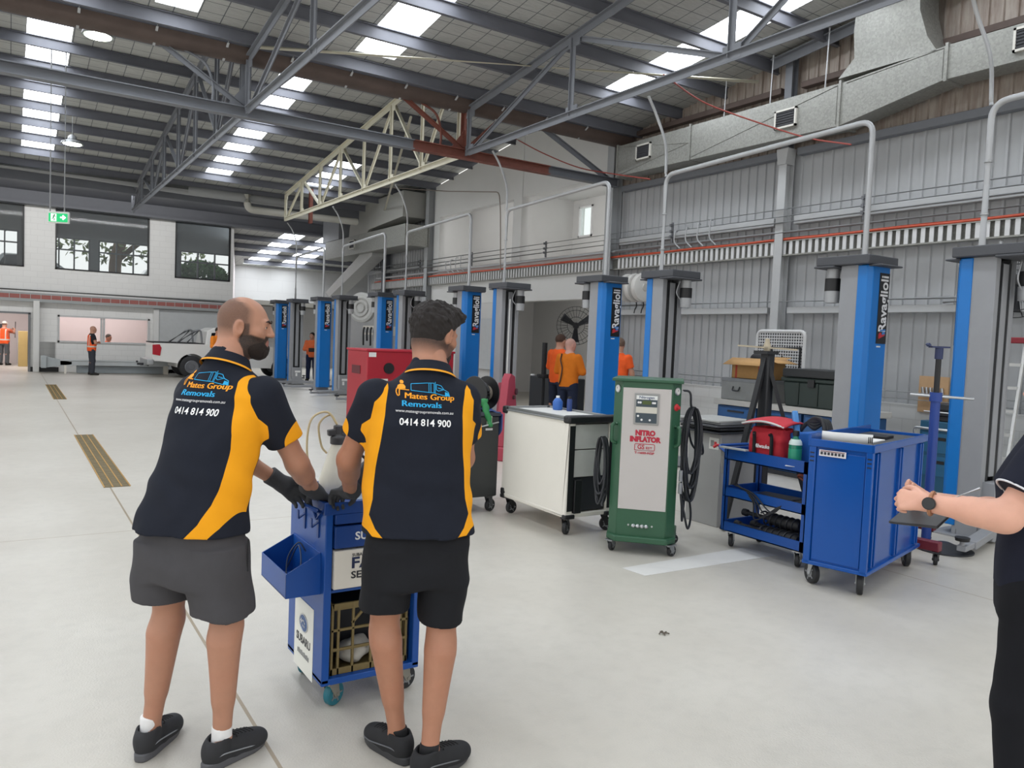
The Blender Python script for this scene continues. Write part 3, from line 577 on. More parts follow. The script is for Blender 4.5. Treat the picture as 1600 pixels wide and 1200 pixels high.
# ================================================================ floor grates and marking
def grate(y0, y1, label):
    t = thing('floor_grate', label, 'floor grate', (.965, y0, 0), 0, 'floor grates along the joint'); L = y1-y0
    MB().box(-.125, 0, .0005, .125, L, .003).build('grate_base', M('6B6047', .7, 0, .3, 8), t)
    mb = MB(); y = .03
    while y < L: mb.box(-.115, y, .003, .115, y+.018, .006); y += .06
    mb.build('bars', M('8D8060', .6, .2, .3, 9), t)
    mb = MB()
    for x in (-.125, -.045, .04, .118): mb.box(x, 0, .003, x+.012, L, .009)
    mb.build('grate_rail', M('B58B45', .6, 0, .3, 12), t)
grate(9.02, 13.45, 'long rusty yellow floor grate left of the man in grey shorts'); grate(19.86, 24.55, 'distant rusty yellow floor grate, beyond the other one')
mb = MB(); P = [at(*q, z=0) for q in ((972, 888), (1008, 900), (1215, 868), (1160, 856))]; mb.add([(p.x, p.y, .001) for p in P]+[(p.x, p.y, .003) for p in P], [(0, 1, 2, 3), (4, 5, 6, 7), (0, 1, 5, 4), (1, 2, 6, 5), (2, 3, 7, 6), (3, 0, 4, 7)])
tag(mb.build('floor_marking', M('DAD9D6', .5)), 'white painted strip on the floor in front of the green inflator and blue trolley', 'floor marking')
mb = MB()
for q in range(5): a = q*1.3; mb.tube(bez([(0, 0, .006), (.018*cos(a), .018*sin(a), .012), (.034*cos(a+.4), .028*sin(a+.4), .006)], 3), .004, 5)
o = mb.build('leaf_litter', M('5E564C', .8)); p = at(1037, 991, z=0); o.location = (p.x, p.y, 0); tag(o, 'small dark crumpled leaf lying on the open floor', 'leaf')
# ================================================================ people: bodies and clothes as smooth implicit surfaces
def A3(v): return np.array(v, dtype=np.float32)
def seg(P, a, b, r0, r1=None):
    r1 = r0 if r1 is None else r1; a = A3(a); b = A3(b); d = b-a; L = float(d @ d)+1e-9
    t = np.clip(((P-a) @ d)/L, 0, 1); return np.linalg.norm(P-a-t[:, None]*d, axis=1)-(r0+(r1-r0)*t)
def ell(P, c, r, R=None):
    q = P-A3(c)
    if R is not None: q = q @ R
    r = A3(r); k0 = np.linalg.norm(q/r, axis=1); k1 = np.linalg.norm(q/(r*r), axis=1)+1e-9; return k0*(k0-1)/k1
def smin(a, b, k):
    h = np.clip(.5+.5*(b-a)/k, 0, 1); return b*(1-h)+a*h-k*h*(1-h)
def smax(a, b, k): return -smin(-a, -b, k)
def stack(P, T, n=2.4):
    """an upright form given by level rows (z, cx, cy, half width, half depth)"""
    T = np.array(sorted(T), dtype=np.float32); z = P[:, 2]; f = lambda i: np.interp(z, T[:, 0], T[:, i])
    a, b = f(3), f(4); u = np.abs(P[:, 0]-f(1))/a; v = np.abs(P[:, 1]-f(2))/b
    k = (u**n+v**n+1e-9)**(1/n); d = (k-1)*np.minimum(a, b)*np.where(k > 1, 1, 1)
    dz = np.maximum(T[0, 0]-z, z-T[-1, 0]); return np.where(dz > 0, np.maximum(d, dz), np.maximum(d, dz))
def wob(P, s=1., ph=0.):
    x, y, z = P[:, 0]*s, P[:, 1]*s, P[:, 2]*s
    return np.sin(13*x+7*z+2*np.sin(9*y+5*z+ph)+ph)*np.sin(11*z-6*x+1.5*np.sin(8*x+ph))
def surface(fn, lo, hi, h):
    """surface nets of fn < 0 on a grid of step h, evaluating only near the surface"""
    lo = np.array(lo, float); B = 6; n = np.ceil((np.array(hi)-lo)/h/B).astype(int)+1; N = n*B
    gx = [lo[i]+(np.arange(n[i])+.5)*B*h-.5*h for i in range(3)]
    Cn = np.stack(np.meshgrid(*gx, indexing='ij'), -1).reshape(-1, 3).astype(np.float32); dc = fn(Cn).reshape(n)
    D = np.repeat(np.repeat(np.repeat(dc, B, 0), B, 1), B, 2).astype(np.float32); near = np.argwhere(np.abs(dc) < B*h*1.75)
    off = np.stack(np.meshgrid(*[np.arange(B)]*3, indexing='ij'), -1).reshape(-1, 3)
    for k in range(0, len(near), 1500):
        I = (near[k:k+1500, None, :]*B+off[None]).reshape(-1, 3); D[I[:, 0], I[:, 1], I[:, 2]] = fn((lo+I*h).astype(np.float32))
    S = D < 0; c = np.zeros(tuple(N-1), np.int8); nx, ny, nz = N-1
    for i in (0, 1):
        for j in (0, 1):
            for k in (0, 1): c += S[i:i+nx, j:j+ny, k:k+nz]
    cells = np.argwhere((c > 0) & (c < 8)); idx = -np.ones(tuple(N-1), np.int64); idx[tuple(cells.T)] = np.arange(len(cells))
    acc = np.zeros((len(cells), 3)); cnt = np.zeros(len(cells)); corners = [(i, j, k) for i in (0, 1) for j in (0, 1) for k in (0, 1)]
    for a in corners:
        for ax in range(3):
            if a[ax]: continue
            b = list(a); b[ax] = 1; va = D[tuple((cells+a).T)]; vb = D[tuple((cells+b).T)]; m = (va < 0) != (vb < 0)
            t = np.where(m, va/(va-vb+1e-12), 0); p = cells+np.array(a)+0.; p[:, ax] += t; acc[m] += p[m]; cnt[m] += 1
    V = lo+acc/cnt[:, None]*h; F = []
    for ax in range(3):
        u, v = (ax+1) % 3, (ax+2) % 3; sl0 = [slice(1, -1)]*3; sl0[ax] = slice(0, -1); sl1 = [slice(1, -1)]*3; sl1[ax] = slice(1, None)
        s0, s1 = S[tuple(sl0)], S[tuple(sl1)]; E = np.argwhere(s0 != s1); inside = s0[tuple(E.T)]; o = np.array([1, 1, 1]); o[ax] = 0; E = E+o
        def cell(du, dv):
            q = E.copy(); q[:, u] -= du; q[:, v] -= dv; ok = (q >= 0).all(1) & (q < N-1).all(1); q = np.clip(q, 0, N-2); r = idx[tuple(q.T)]; r[~ok] = -1; return r
        Q = np.stack([cell(0, 0), cell(1, 0), cell(1, 1), cell(0, 1)], 1); Q[~inside] = Q[~inside][:, ::-1]; F.append(Q[(Q >= 0).all(1)])
    F = np.concatenate(F); return V, F
def relax(V, F, it):
    for _ in range(it):
        s = np.zeros_like(V); n = np.zeros(len(V))
        for k in range(4):
            for j in ((k+1) % 4, (k+3) % 4): np.add.at(s, F[:, k], V[F[:, j]]); np.add.at(n, F[:, k], 1)
        V = V+.5*(s/np.maximum(n, 1)[:, None]-V)
    return V
def smesh(name, fn, lo, hi, h, mat, parent=None, attrs=None, it=1, label=None):
    V, F = surface(fn, lo, hi, h); V = relax(V, F, it); me = bpy.data.meshes.new(name); me.from_pydata(V.tolist(), [], F.tolist())
    me.polygons.foreach_set('use_smooth', [True]*len(F)); me.materials.append(mat)
    for k, g in (attrs or {}).items():
        a = me.attributes.new(k, 'FLOAT', 'POINT'); a.data.foreach_set('value', g(V.astype(np.float32)).astype(np.float32))
    o = bpy.data.objects.new(name, me); C.objects.link(o)
    if parent is not None: o.parent = parent
    if label: o['label'] = label
    return o
def skin(col, hair='2A211D', lip='A8675E', name='skin'):
    t = NT(name); t.set(.52, 0, .4); v = t.coord(1.0); c = lin(col); n = t.noise(v, 26, 4, .6); b = t.mix(n, tuple(x*.9 for x in c), tuple(min(1, x*1.07) for x in c))
    b = t.mix(t.math('MULTIPLY', t.ramp(t.noise(v, 7, 3), .5, .75), .25), b, (c[0]*1.02, c[1]*.82, c[2]*.78))
    b = t.mix(t.attr('lip'), b, lin(lip)); st = t.noise(v, 420, 2, .6); m = t.math('MULTIPLY', t.attr('hair'), t.math('ADD', .62, t.math('MULTIPLY', st, .55)), clamp=True)
    b = t.mix(m, b, lin(hair)); t.base(b); t.b.inputs['Subsurface Weight'].default_value = .06; t.b.inputs['Subsurface Radius'].default_value = (.01, .004, .002); t.bump(t.noise(v, 300, 2), .12, .002); return t.m
def cloth(col, col2=None, name='cloth', rough=.85):
    t = NT(name); t.set(rough, 0, .25); v = t.coord(1.0); c = lin(col); n = t.noise(v, 12, 4, .6); b = t.mix(n, tuple(x*.85 for x in c), tuple(x*1.12 for x in c))
    if col2: d = lin(col2); b = t.mix(t.math('GREATER_THAN', t.attr('panel'), 0), b, t.mix(n, tuple(x*.93 for x in d), tuple(min(1, x*1.04) for x in d)))
    t.base(b); t.bump(t.noise(v, 380, 2), .18, .002); return t.m
HC = lambda yaw, pitch, roll=0: np.array((Matrix.Rotation(-yaw, 3, 'Z') @ Matrix.Rotation(-pitch, 3, 'X') @ Matrix.Rotation(roll, 3, 'Y')))
def head_sdf(q):
    d = ell(q, (0, -.014, .03), (.078, .099, .09)); d = smin(d, ell(q, (0, .03, -.025), (.064, .066, .088)), .03)
    d = smin(d, ell(q, (0, -.03, -.03), (.066, .07, .07)), .03); d = smin(d, ell(q, (0, .022, -.072), (.06, .062, .044)), .025); d = smin(d, ell(q, (0, .072, -.1), (.026, .02, .02)), .025)
    for s in (-1, 1):
        d = smin(d, ell(q, (s*.043, .06, -.02), (.024, .024, .02)), .02); d = smax(d, -ell(q, (s*.032, .1, .006), (.02, .014, .012)), .012)
        d = smin(d, ell(q, (s*.031, .079, .005), (.015, .013, .011)), .006)
        e = ell(q, (s*.08, -.008, -.008), (.013, .024, .034), HC(s*.35, .15)); e = smax(e, -ell(q, (s*.096, .001, -.004), (.016, .015, .024)), .002); d = smin(d, e, .008)
    d = smin(d, seg(q, (-.036, .086, .024), (.036, .086, .024), .01), .014); d = smin(d, seg(q, (0, .09, .02), (0, .109, -.024), .0085, .0135), .009)
    for s in (-1, 1): d = smin(d, ell(q, (s*.013, .099, -.028), (.009, .011, .008)), .006)
    d = smin(d, seg(q, (-.018, .09, -.0545), (.018, .09, -.0545), .0075), .008); d = smin(d, seg(q, (-.015, .09, -.0675), (.015, .09, -.0675), .0085), .008)
    return smax(d, -seg(q, (-.021, .101, -.0605), (.021, .101, -.0605), .003), .004)
def hand_sdf(P, W, f, n, side, curl=.6, sc=1., spread=.1):
    """five separate fingers on a palm: f wrist to knuckles, n out of the palm side, thumb towards side*(f x n)"""
    f = A3(f)/np.linalg.norm(f); n = A3(n); n = n-f*(n @ f); n /= np.linalg.norm(n); t = -np.cross(f, n)*side; W = A3(W); d = None
    for k, (o, L, kl) in enumerate(((.03, .072, .09), (.01, .08, .094), (-.011, .074, .09), (-.031, .058, .082))):
        b = W+(f*kl+t*o)*sc; m = seg(P, W+(f*.012+t*o*.55)*sc, b, .015*sc, .0115*sc); d = m if d is None else smin(d, m, .012)
        a, q = 0., b; fd = f+t*o*spread*8; fd /= np.linalg.norm(fd); g = None
        for j, fr_ in enumerate((.45, .31, .24)):
            a += curl*(1.0, 1.15, .8)[j]; e = q+(fd*cos(a)+n*sin(a))*L*fr_*sc; s_ = seg(P, q, e, (.0098-.0009*j)*sc, (.0092-.0012*j)*sc); g = s_ if g is None else np.minimum(g, s_); q = e
        d = smin(d, g, .004)
    a = W+(f*.022+t*.026)*sc; b = a+(f*.032+t*.026+n*.014)*sc; c = b+(f*.026+t*.008+n*.014)*sc; e = c+(f*.02-t*.002+n*.012)*sc
    th = smin(seg(P, a, b, .0155*sc, .0115*sc), seg(P, b, c, .0112*sc, .01*sc), .006); th = smin(th, seg(P, c, e, .01*sc, .0085*sc), .004); return smin(d, th, .008)
def limb_sdf(P, J, sides=(0, 1), k=1.):
    d = None
    for s in sides:
        h, kn, an = A3(J['hip'][s]), A3(J['knee'][s]), A3(J['ankle'][s]); u = an-kn; back = A3((0, -.02, 0))
        g = smin(seg(P, h, kn, .086*k, .056*k), seg(P, kn, an, .05*k, .034*k), .03); g = smin(g, seg(P, kn+u*.13+back*1.1, kn+u*.62+back*.3, .056*k, .026*k), .05)
        g = smin(g, ell(P, kn+A3((0, .02, 0)), (.04, .04, .045)), .03); d = g if d is None else np.minimum(d, g)
    return d
def arm_sdf(P, J, k=1.):
    d = None
    for s in (0, 1):
        a, b, c = A3(J['shoulder'][s]), A3(J['elbow'][s]), A3(J['wrist'][s]); u = c-b
        g = smin(seg(P, a, b, .056*k, .043*k), seg(P, b, c, .043*k, .029*k), .025); g = smin(g, seg(P, b+u*.12, b+u*.42, .041*k, .04*k), .03); d = g if d is None else np.minimum(d, g)
    return d
def person(label, base, az, J, col='B98A72', hair='2B221E', h=.0055, build=1., gloves=False, sleeve=.55, hands=None, attrs=None, group=None, extra=None, full=True):
    """the continuous body: legs, arms, hands, torso, neck and head in one mesh; returns (object, head matrix, head centre)"""
    Hm = HC(*J['look']); Hc = A3(J['head']); hs = J.get('hs', 1.)
    def fn(P):
        q = ((P-Hc) @ Hm)/hs; d = head_sdf(q)*hs; nb = A3(J['neck']); d = smin(d, seg(P, Hc+Hm @ A3((0, -.03, -.06))*hs, nb, .062*build, .074*build), .03)
        d = smin(d, stack(P, J['torso'], 2.3), .05); d = smin(d, arm_sdf(P, J, build), .03); d = smin(d, limb_sdf(P, J, k=build), .04)
        for s in (0, 1):
            an, tx = A3(J['ankle'][s]), J['toe'][s]; d = smin(d, seg(P, an, an+A3((sin(tx)*.09, cos(tx)*.09, -.06)), .03, .02), .03)
            if hands and hands[s]: d = smin(d, hand_sdf(P, J['wrist'][s], *hands[s]), .012)
        return d
    pts = np.array([J['head'], *J['shoulder'], *J['elbow'], *J['wrist'], *J['ankle'], *J['knee']]); lo = pts.min(0)-.24; hi = pts.max(0)+.2; lo[2] = -.01
    def hq(V): return ((V-Hc) @ Hm)/hs
    def near(V): return np.linalg.norm(V-Hc, axis=1) < .17
    A = dict(hair=lambda V: np.where(near(V), J['hairmask'](hq(V)), 0) if 'hairmask' in J else V[:, 0]*0,
             lip=lambda V: np.where(near(V), np.clip(1-ell(hq(V), (0, .096, -.061), (.021, .012, .0125))/.004, 0, 1)*.7, 0))
    o = smesh('person', fn, lo, hi, h, skin(col, hair, name='skin'), None, A, 2)
    o.location = (base[0], base[1], 0); o.rotation_euler = (0, 0, -az); tag(o, label, 'person', group)
    if full:
        for s in (-1, 1):
            c = Hc+Hm @ (A3((s*.031, .082, .0055))*hs); e = MB().ball(c, .0108*hs, 14, 8).build('eye', M('D8D2CC', .25, 0, .01), o)
            MB().ball(Hc+Hm @ (A3((s*.0315, .0895, .0055))*hs), .0052*hs, 10, 6).build('iris', M('33261E', .2), e)
            MB().tube([Hc+Hm @ (A3(v)*hs) for v in ((s*.014, .1, .024), (s*.028, .098, .031), (s*.043, .088, .0265))], [.0035, .005, .002], 6).build('eyebrow', M(hair, .8), o)
    return o, Hm, Hc
def patch(parent, name, fn, h, mat, c, r, it=1, label=None, attrs=None): return smesh(name, fn, np.array(c)-r, np.array(c)+r, h, mat, parent, attrs, it, label)
def shoe(parent, an, tx, mat, solemat, lace, size=1., flat=.0, trim=None, sockmat=None, sockh=.15):
    """a trainer: upper, sole, laces, sock"""
    R = np.array(Matrix.Rotation(-tx, 3, 'Z')); o = A3((an[0], an[1], 0))
    def fn(P):
        q = ((P-o) @ R)/size; d = smin(ell(q, (0, -.035, .06), (.042, .05, .058)), ell(q, (0, .055, .046), (.048, .1, .06)), .03); d = smin(d, ell(q, (.004, .14, .036), (.051, .076, .046)), .03)
        d = smin(d, seg(q, (0, -.03, .08), (0, -.015, .105), .043, .046), .02); d = smin(d, ell(q, (0, .045, .078), (.03, .055, .036)), .02); d = smax(d, q[:, 2]-.118+.2*np.abs(q[:, 1]+.02), .008); d = smax(d, .018-q[:, 2], .004); return smax(d, -seg(q, (0, -.018, .095), (0, -.015, .2), .035), .006)*size
    u = patch(parent, 'shoe', fn, .0045, mat, o+A3((sin(tx)*.06, cos(tx)*.06, .07)), .21, 2)
    out = []
    for k in range(28):
        a = 2*pi*k/28; y = .06+.145*cos(a); wd = np.interp(y, [-.09, -.04, .04, .13, .21], [.04, .046, .044, .055, .046]); out.append((math.copysign(abs(sin(a))**.55, sin(a))*wd, y))
    mb = MB(); mb.prism(out, 0.0, .034, lambda a, b, w: Vector(o)+Vector(R @ A3((a*size*(1 if w else .95), b*size, 0)))+Vector((0, 0, w))); mb.build('sole', solemat, u, bevel=.006, smooth=50)
    mb = MB(); bv = BVHTree.FromPolygons([v.co for v in u.data.vertices], [tuple(p.vertices) for p in u.data.polygons])
    def drop(x, y):
        q = Vector(o)+Vector(R @ A3((x*size, y*size, 0))); h_ = bv.ray_cast(q+Vector((0, 0, .3)), Vector((0, 0, -1)))[0]; return (h_ if h_ is not None else q+Vector((0, 0, .06)))+Vector((0, 0, .0012))
    for k in range(6):
        y = .04+.018*k; mb.tube([drop(s*.024, y+s*.004) for s in (-1, -.5, 0, .5, 1)], .0028, 5)
    mb.tube(bez([Vector(o)+Vector(R @ A3(v)) for v in ((0, .04, .105), (.03, .03, .125), (.035, .045, .1), (0, .045, .105), (-.03, .03, .123), (-.04, .05, .1))], 4), .002, 5); mb.build('laces', lace, u)
    if trim: 
        mb = MB()
        for s in (-1, 1): mb.tube(bez([Vector(o)+Vector(R @ A3(v)) for v in ((s*.036, -.052, .05), (s*.0475, -.025, .062), (s*.05, .05, .05), (s*.052, .12, .038), (s*.045, .17, .035))], 4), .0028, 5)
        mb.build('piping', trim, u)
    if sockmat:
        def sf(P): return smax(smax(smin(seg(P, (an[0], an[1], .07), (an[0], an[1], .24), .038, .0395), seg(P, (an[0], an[1], .08), (an[0]+sin(tx)*.05, an[1]+cos(tx)*.05, .035), .036, .026), .015), P[:, 2]-sockh, .006), .05-P[:, 2], .004)
        patch(parent, 'sock', sf, .005, sockmat, (an[0], an[1], .11), .1, 2)
    return u
def legs_cloth(P, waist, L, R, hem):
    """shorts or trousers: hips plus two legs given by rows, hollow at the hems"""
    d = stack(P, waist, 2.4)
    for T in (L, R): d = smin(d, stack(P, T, 2.3), .025)
    return d
def project(bv, pts, eps=.0015, org=-1.2):
    """lay flat points (x, z) onto a garment from behind"""
    out = []
    for x, z in pts:
        h, n, i, dd = bv.ray_cast(Vector((x, org, z)), Vector((0, 1, 0)))
        out.append((h+n*eps) if h is not None else None)
    return out
def print_text(parent, bv, name, txt, x, z, size, mat, weight=0., fit=None, tilt=0., label=None, bold=0.):
    o = text_mesh(name, txt, size, mat, parent, None, weight, 0, fit=fit); me = o.data; bm = bmesh.new(); bm.from_mesh(me); 
    if bold:
        g = bmesh.ops.duplicate(bm, geom=bm.verts[:]+bm.edges[:]+bm.faces[:])['geom']; new = {e for e in g if isinstance(e, bmesh.types.BMVert)}
        for v in bm.verts: v.co.x += bold if v in new else -bold
    for v in bm.verts:
        a, b = v.co.x, v.co.y; v.co = Vector((x+a*cos(tilt)-b*sin(tilt), 0, z+a*sin(tilt)+b*cos(tilt)))
        p = project(bv, [(v.co.x, v.co.z)])[0]; v.co = p if p is not None else v.co
    bm.to_mesh(me); bm.free(); return o
def print_line(mb, bv, pts, wd, close=False):
    if close: pts = list(pts)+[pts[0]]
    for a, b in zip(pts, pts[1:]):
        a, b = Vector(a), Vector(b); n = max(1, int((b-a).length/.012)); d = (b-a).normalized(); s = Vector((-d.y, d.x))*wd/2
        for k in range(n):
            p, q = a+(b-a)*k/n, a+(b-a)*(k+1)/n; P = project(bv, [p-s, q-s, q+s, p+s], .002)
            if all(v is not None for v in P): mb.add(P, [(0, 1, 2, 3)])
def print_fill(mb, bv, pts):
    P = project(bv, pts, .002)
    if all(v is not None for v in P): mb.add(P, [tuple(range(len(P)))])
ORG, AZURE, WHT = M('F5A018', .7, 0, .02), M('1FA6DE', .7, 0, .02), M('F0F0F0', .7, 0, .01)
def back_print(shirt, x0, zt, tilt):
    me = shirt.data; bv = BVHTree.FromPolygons([v.co for v in me.vertices], [tuple(p.vertices) for p in me.polygons])
    T = lambda u, v: (x0+u*cos(tilt)-v*sin(tilt), zt+u*sin(tilt)+v*cos(tilt))       # u right, v up, metres from the middle of the top line of words
    k = 1/2150.
    print_text(shirt, bv, 'lettering', 'Mates Group', *T(.012, 0), .031, ORG, 0., .19, tilt, bold=.0012); print_text(shirt, bv, 'lettering', 'Removals', *T(-.018, -.03), .03, AZURE, 0., .15, tilt, bold=.0011)
    print_text(shirt, bv, 'lettering', 'www.matesgroupremovals.com.au', *T(-.005, -.057), .0155, WHT, 0., .222, tilt); print_text(shirt, bv, 'lettering', '0414 814 900', *T(-.002, -.098), .036, WHT, .0007, .198, tilt)
    L = lambda pts: [T((a-835)*k, (398-b)*k) for a, b in pts]
    mb = MB()
    for pl in ([(705, 302), (705, 353), (893, 362), (893, 283), (832, 286), (705, 302)], [(850, 288), (850, 358)], [(866, 286), (866, 360)], [(903, 272), (903, 362)], [(912, 292), (952, 302), (975, 332), (930, 345), (912, 335), (912, 292)], [(975, 332), (1015, 352), (1028, 388)], [(893, 362), (1000, 384)], [(925, 320), (965, 330)]): print_line(mb, bv, L(pl), .0022)
    print_fill(mb, bv, L([(985, 350), (1018, 360), (1024, 386), (985, 380)])); mb.build('truck_print', AZURE, shirt)
    mb = MB(); print_fill(mb, bv, L([(590, 350), (600, 322), (620, 310), (645, 310), (660, 325), (660, 345)])); print_line(mb, bv, L([(592, 345), (586, 372), (597, 400), (608, 403)]), .004); print_line(mb, bv, L([(612, 345), (612, 402)]), .0045); print_line(mb, bv, L([(605, 350), (690, 352)]), .003)
    print_fill(mb, bv, L([(620, 306), (616, 292), (624, 280), (640, 280), (648, 292), (643, 306)])); mb.build('mover_print', ORG, shirt)
def collar(parent, c, nrm, r, mat, tip, hgt=.042):
    """a folded polo collar standing round the neck, tipped with yellow"""
    x, y, d = frame(nrm, (0, 1, 0)); c = Vector(c); mb = MB()
    def P(u, v, o=0):
        a = 2*pi*u; fl = 1+.25*(1-v)+o; return c+(x*cos(a)+y*sin(a)*1.08)*r*fl+d*(hgt*(v-.45))
    mb.grid(lambda u, v: P(u, v), 40, 5); mb.grid(lambda u, v: P(u, v, -.09), 40, 5); o = mb.build('collar', mat, parent, smooth=70)
    mb = MB(); mb.grid(lambda u, v: P(u, -.22+v*.2, .02), 40, 1); mb.grid(lambda u, v: P(u, -.22+v*.2, .045), 40, 1); mb.build('collar_tipping', tip, o, smooth=70)
# ================================================================ trolleys, cabinets and tools on the floor
RUB = M('232427', .6, 0, .1, 30); CHROME = M('C4C6C8', .28, .8, .03); DBLUE = M('0F4C9C', .38, 0, .04, 5); DBLUE2 = M('123F86', .42, 0, .05, 5); OFFW = M('E6E2D8', .45, 0, .03, 3)
def caster(parent, x, y, r=.06, ang=0., top=.16, wheel=RUB, w=.035, fork=CHROME):
    R = rz(ang); P = lambda a, b, c: Vector((x, y, 0))+R @ Vector((a, b, c))
    mb = MB(); mb.box(-.045, -.035, top-.008, .045, .035, top, R, (x, y, 0))
    for s in (-1, 1): mb.prism([(-.03, top-.01), (.03, top-.01), (.0+.04, r-.012), (.012, r-.012)], s*(w/2+.006)-.002, s*(w/2+.006)+.002, lambda u, v, k: P(u, k, v))
    mb.cyl(P(0, 0, top-.02), P(0, 0, top), .022); mb.cyl(P(.025, -w/2-.012, r), P(.025, w/2+.012, r), .008, n=8); c = mb.build('caster', fork, parent)
    MB().lathe([(r*.5, -w/2), (r*.9, -w/2), (r, -w/3), (r, w/3), (r*.9, w/2), (r*.5, w/2)], P(.025, 0, r), R @ Vector((0, 1, 0)), 24).build('wheel', wheel, c)
    mb = MB()
    for s in (-1, 1):
        mb.cyl(P(.025, s*w*.42, r), P(.025, s*(w*.5+.001), r), r*.5, r*.42, 16)
        for k in range(5): a = 2*pi*k/5; mb.bar(P(.025+.2*r*cos(a), s*(w*.5+.001), r+.2*r*sin(a)), P(.025+.7*r*cos(a), s*(w*.5+.001), r+.7*r*sin(a)), r*.14, .002, R @ Vector((0, 1, 0)))
    mb.build('wheel_hub', M('8E9194', .35, .5), c); return c
def label_plate(parent, name, col, o, x, y, w, h, rough=.5):
    m = M4(o, x, y); mb = MB(); mb.box(-w/2, -h/2, 0, w/2, h/2, .0016); p = mb.build(name, M(col, rough, 0, .01), parent); p.data.transform(m); return p, lambda u, v, e=.002: m @ Matrix.Translation((u, v, e))
# ---- the blue service trolley the two men push
t = thing('service_trolley', 'narrow blue service trolley with a crate on its shelf, held by the two men', 'trolley', (1.18, 3.28, 0))
W_, D_ = .48, .5
mb = MB(); mb.box(0, 0, .13, .035, D_, .93); mb.box(W_-.035, 0, .13, W_, D_, .93); mb.box(.03, D_-.02, .13, W_-.03, D_, .93); mb.box(0, 0, .12, W_, D_, .15); mb.box(.03, .02, .535, W_-.03, D_-.01, .55)
mb.build('cabinet', DBLUE, t, bevel=.004)
mb = MB(); mb.box(-.005, -.005, .9, W_+.005, D_+.005, .92)
for a, b, c, d in ((-.01, -.01, W_+.01, .01), (-.01, D_-.01, W_+.01, D_+.01), (-.01, 0, .01, D_), (W_-.01, 0, W_+.01, D_)): mb.box(a, b, .9, c, d, .955)
mb.build('top_tray', DBLUE2, t, bevel=.003)
for z0, z1, nm, m in ((.855, .9, 'drawer', DBLUE2), (.745, .845, 'drawer', DBLUE2), (.56, .735, 'drawer', OFFW)):
    d = MB().box(.04, -.012, z0, W_-.04, .03, z1).build(nm, m, t, bevel=.004)
    if z0 == .745: text_mesh('lettering', 'SUBARU', .05, STICK, d, M4((.235, -.0135, .795), (1, 0, 0), (0, 0, 1)), .001, fit=.2)
    if m is OFFW:
        tx = M('23262E', .6); text_mesh('lettering', 'SUBARU', .02, tx, d, M4((.16, -.0135, .71), (1, 0, 0), (0, 0, 1)), 0); text_mesh('lettering', 'FAST', .07, M('1E2C52', .6), d, M4((.215, -.0135, .672), (1, 0, 0), (0, 0, 1)), .0015, fit=.19); text_mesh('lettering', 'SERVICE', .045, tx, d, M4((.215, -.0135, .618), (1, 0, 0), (0, 0, 1)), .0008, fit=.19)
mb = MB(); k = .004
mb.box(-.155, .05, .53, -.15, .44, .64); mb.box(-.155, .05, .53, 0, .44, .535); mb.prism([(-.155, .53), (0, .53), (0, .72), (-.155, .64)], .05, .055, lambda u, v, w: (u, w, v)); mb.prism([(-.155, .53), (0, .53), (0, .72), (-.155, .64)], .435, .44, lambda u, v, w: (u, w, v)); mb.box(-.006, .05, .53, 0, .44, .72)
mb.build('side_bin', DBLUE, t, bevel=.0015)
mb = MB()
for y in (.09, .28):
    mb.box(-.006, y-.012, .78, -.001, y+.012, .92); mb.bar((-.004, y, .85), (-.035, y, .83), .02, .006); mb.bar((-.035, y, .83), (-.035, y, .87), .02, .006)
mb.tube(elbow([(-.002, .02, .905), (-.05, .04, .925), (-.05, .34, .925), (-.002, .37, .905)], .03), .011, 8); mb.bar((-.004, .1, .86), (-.004, .03, .91), .02, .004); mb.bar((-.004, .1, .86), (-.004, .17, .91), .02, .004)
mb.build('handle', DBLUE2, t)
p, at2 = label_plate(t, 'decal', 'E9EAE2', (-.0005, .255, .265), (0, -1, 0), (0, 0, 1), .27, .34)
mb = MB(); mb.ball((0, 0, 0), (.058, .04, .003), 24, 6); o = mb.build('emblem', M('33588F', .4), p); o.data.transform(at2(0, .065, .002))
mb = MB(); mb.torus((0, 0, 0), .052, .004); o = mb.build('emblem_ring', CHROME, p); o.data.transform(at2(0, .065, .003) @ Matrix.Diagonal((1.12, .78, .5, 1)))
mb = MB()
for u, v, r in ((-.026, .006, .012), (-.006, .012, .006), (.01, .014, .006), (.024, .006, .006), (.0, -.01, .006), (.018, -.012, .006)):
    for a in (0, pi/2): mb.bar((u-r*cos(a), v-r*sin(a), .004), (u+r*cos(a), v+r*sin(a), .004), r*.5, .001)
o = mb.build('stars', STICK, p); o.data.transform(at2(0, .065, .002))
text_mesh('lettering', 'SUBARU', .055, M('2A2C30', .5), p, at2(0, -.02), .0012, fit=.2)
mb = MB()
for q in range(9): mb.box(-.08+q*.019, -.095, 0, -.08+q*.019+.011, -.075+.004*(q % 2), .0012)
o = mb.build('small_print', M('7C7E80', .5), p); o.data.transform(at2(0, 0))
TEAL = M('1E6E7E', .5, 0, .06)
for x, y, a in ((.06, .05, .5), (W_-.06, .06, .3), (.06, D_-.06, .9), (W_-.06, D_-.06, .4)): caster(t, x, y, .055, a, .125, TEAL if x < .1 else RUB, .035, M('8D8A80', .5, .3))
TR = Vector((1.18, 3.28, 0))
o = thing('milk_crate', 'olive brown plastic crate on the lower shelf of the small blue trolley', 'crate', TR+Vector((.05, .03, .15)))
mb = MB(); cw, cdp, ch = .38, .4, .33
for z in (0, .11, .2, ch-.03):
    h_ = .03 if z in (0, ch-.03) else .012
    mb.box(0, 0, z, cw, .012, z+h_); mb.box(0, cdp-.012, z, cw, cdp, z+h_); mb.box(0, 0, z, .012, cdp, z+h_); mb.box(cw-.012, 0, z, cw, cdp, z+h_)
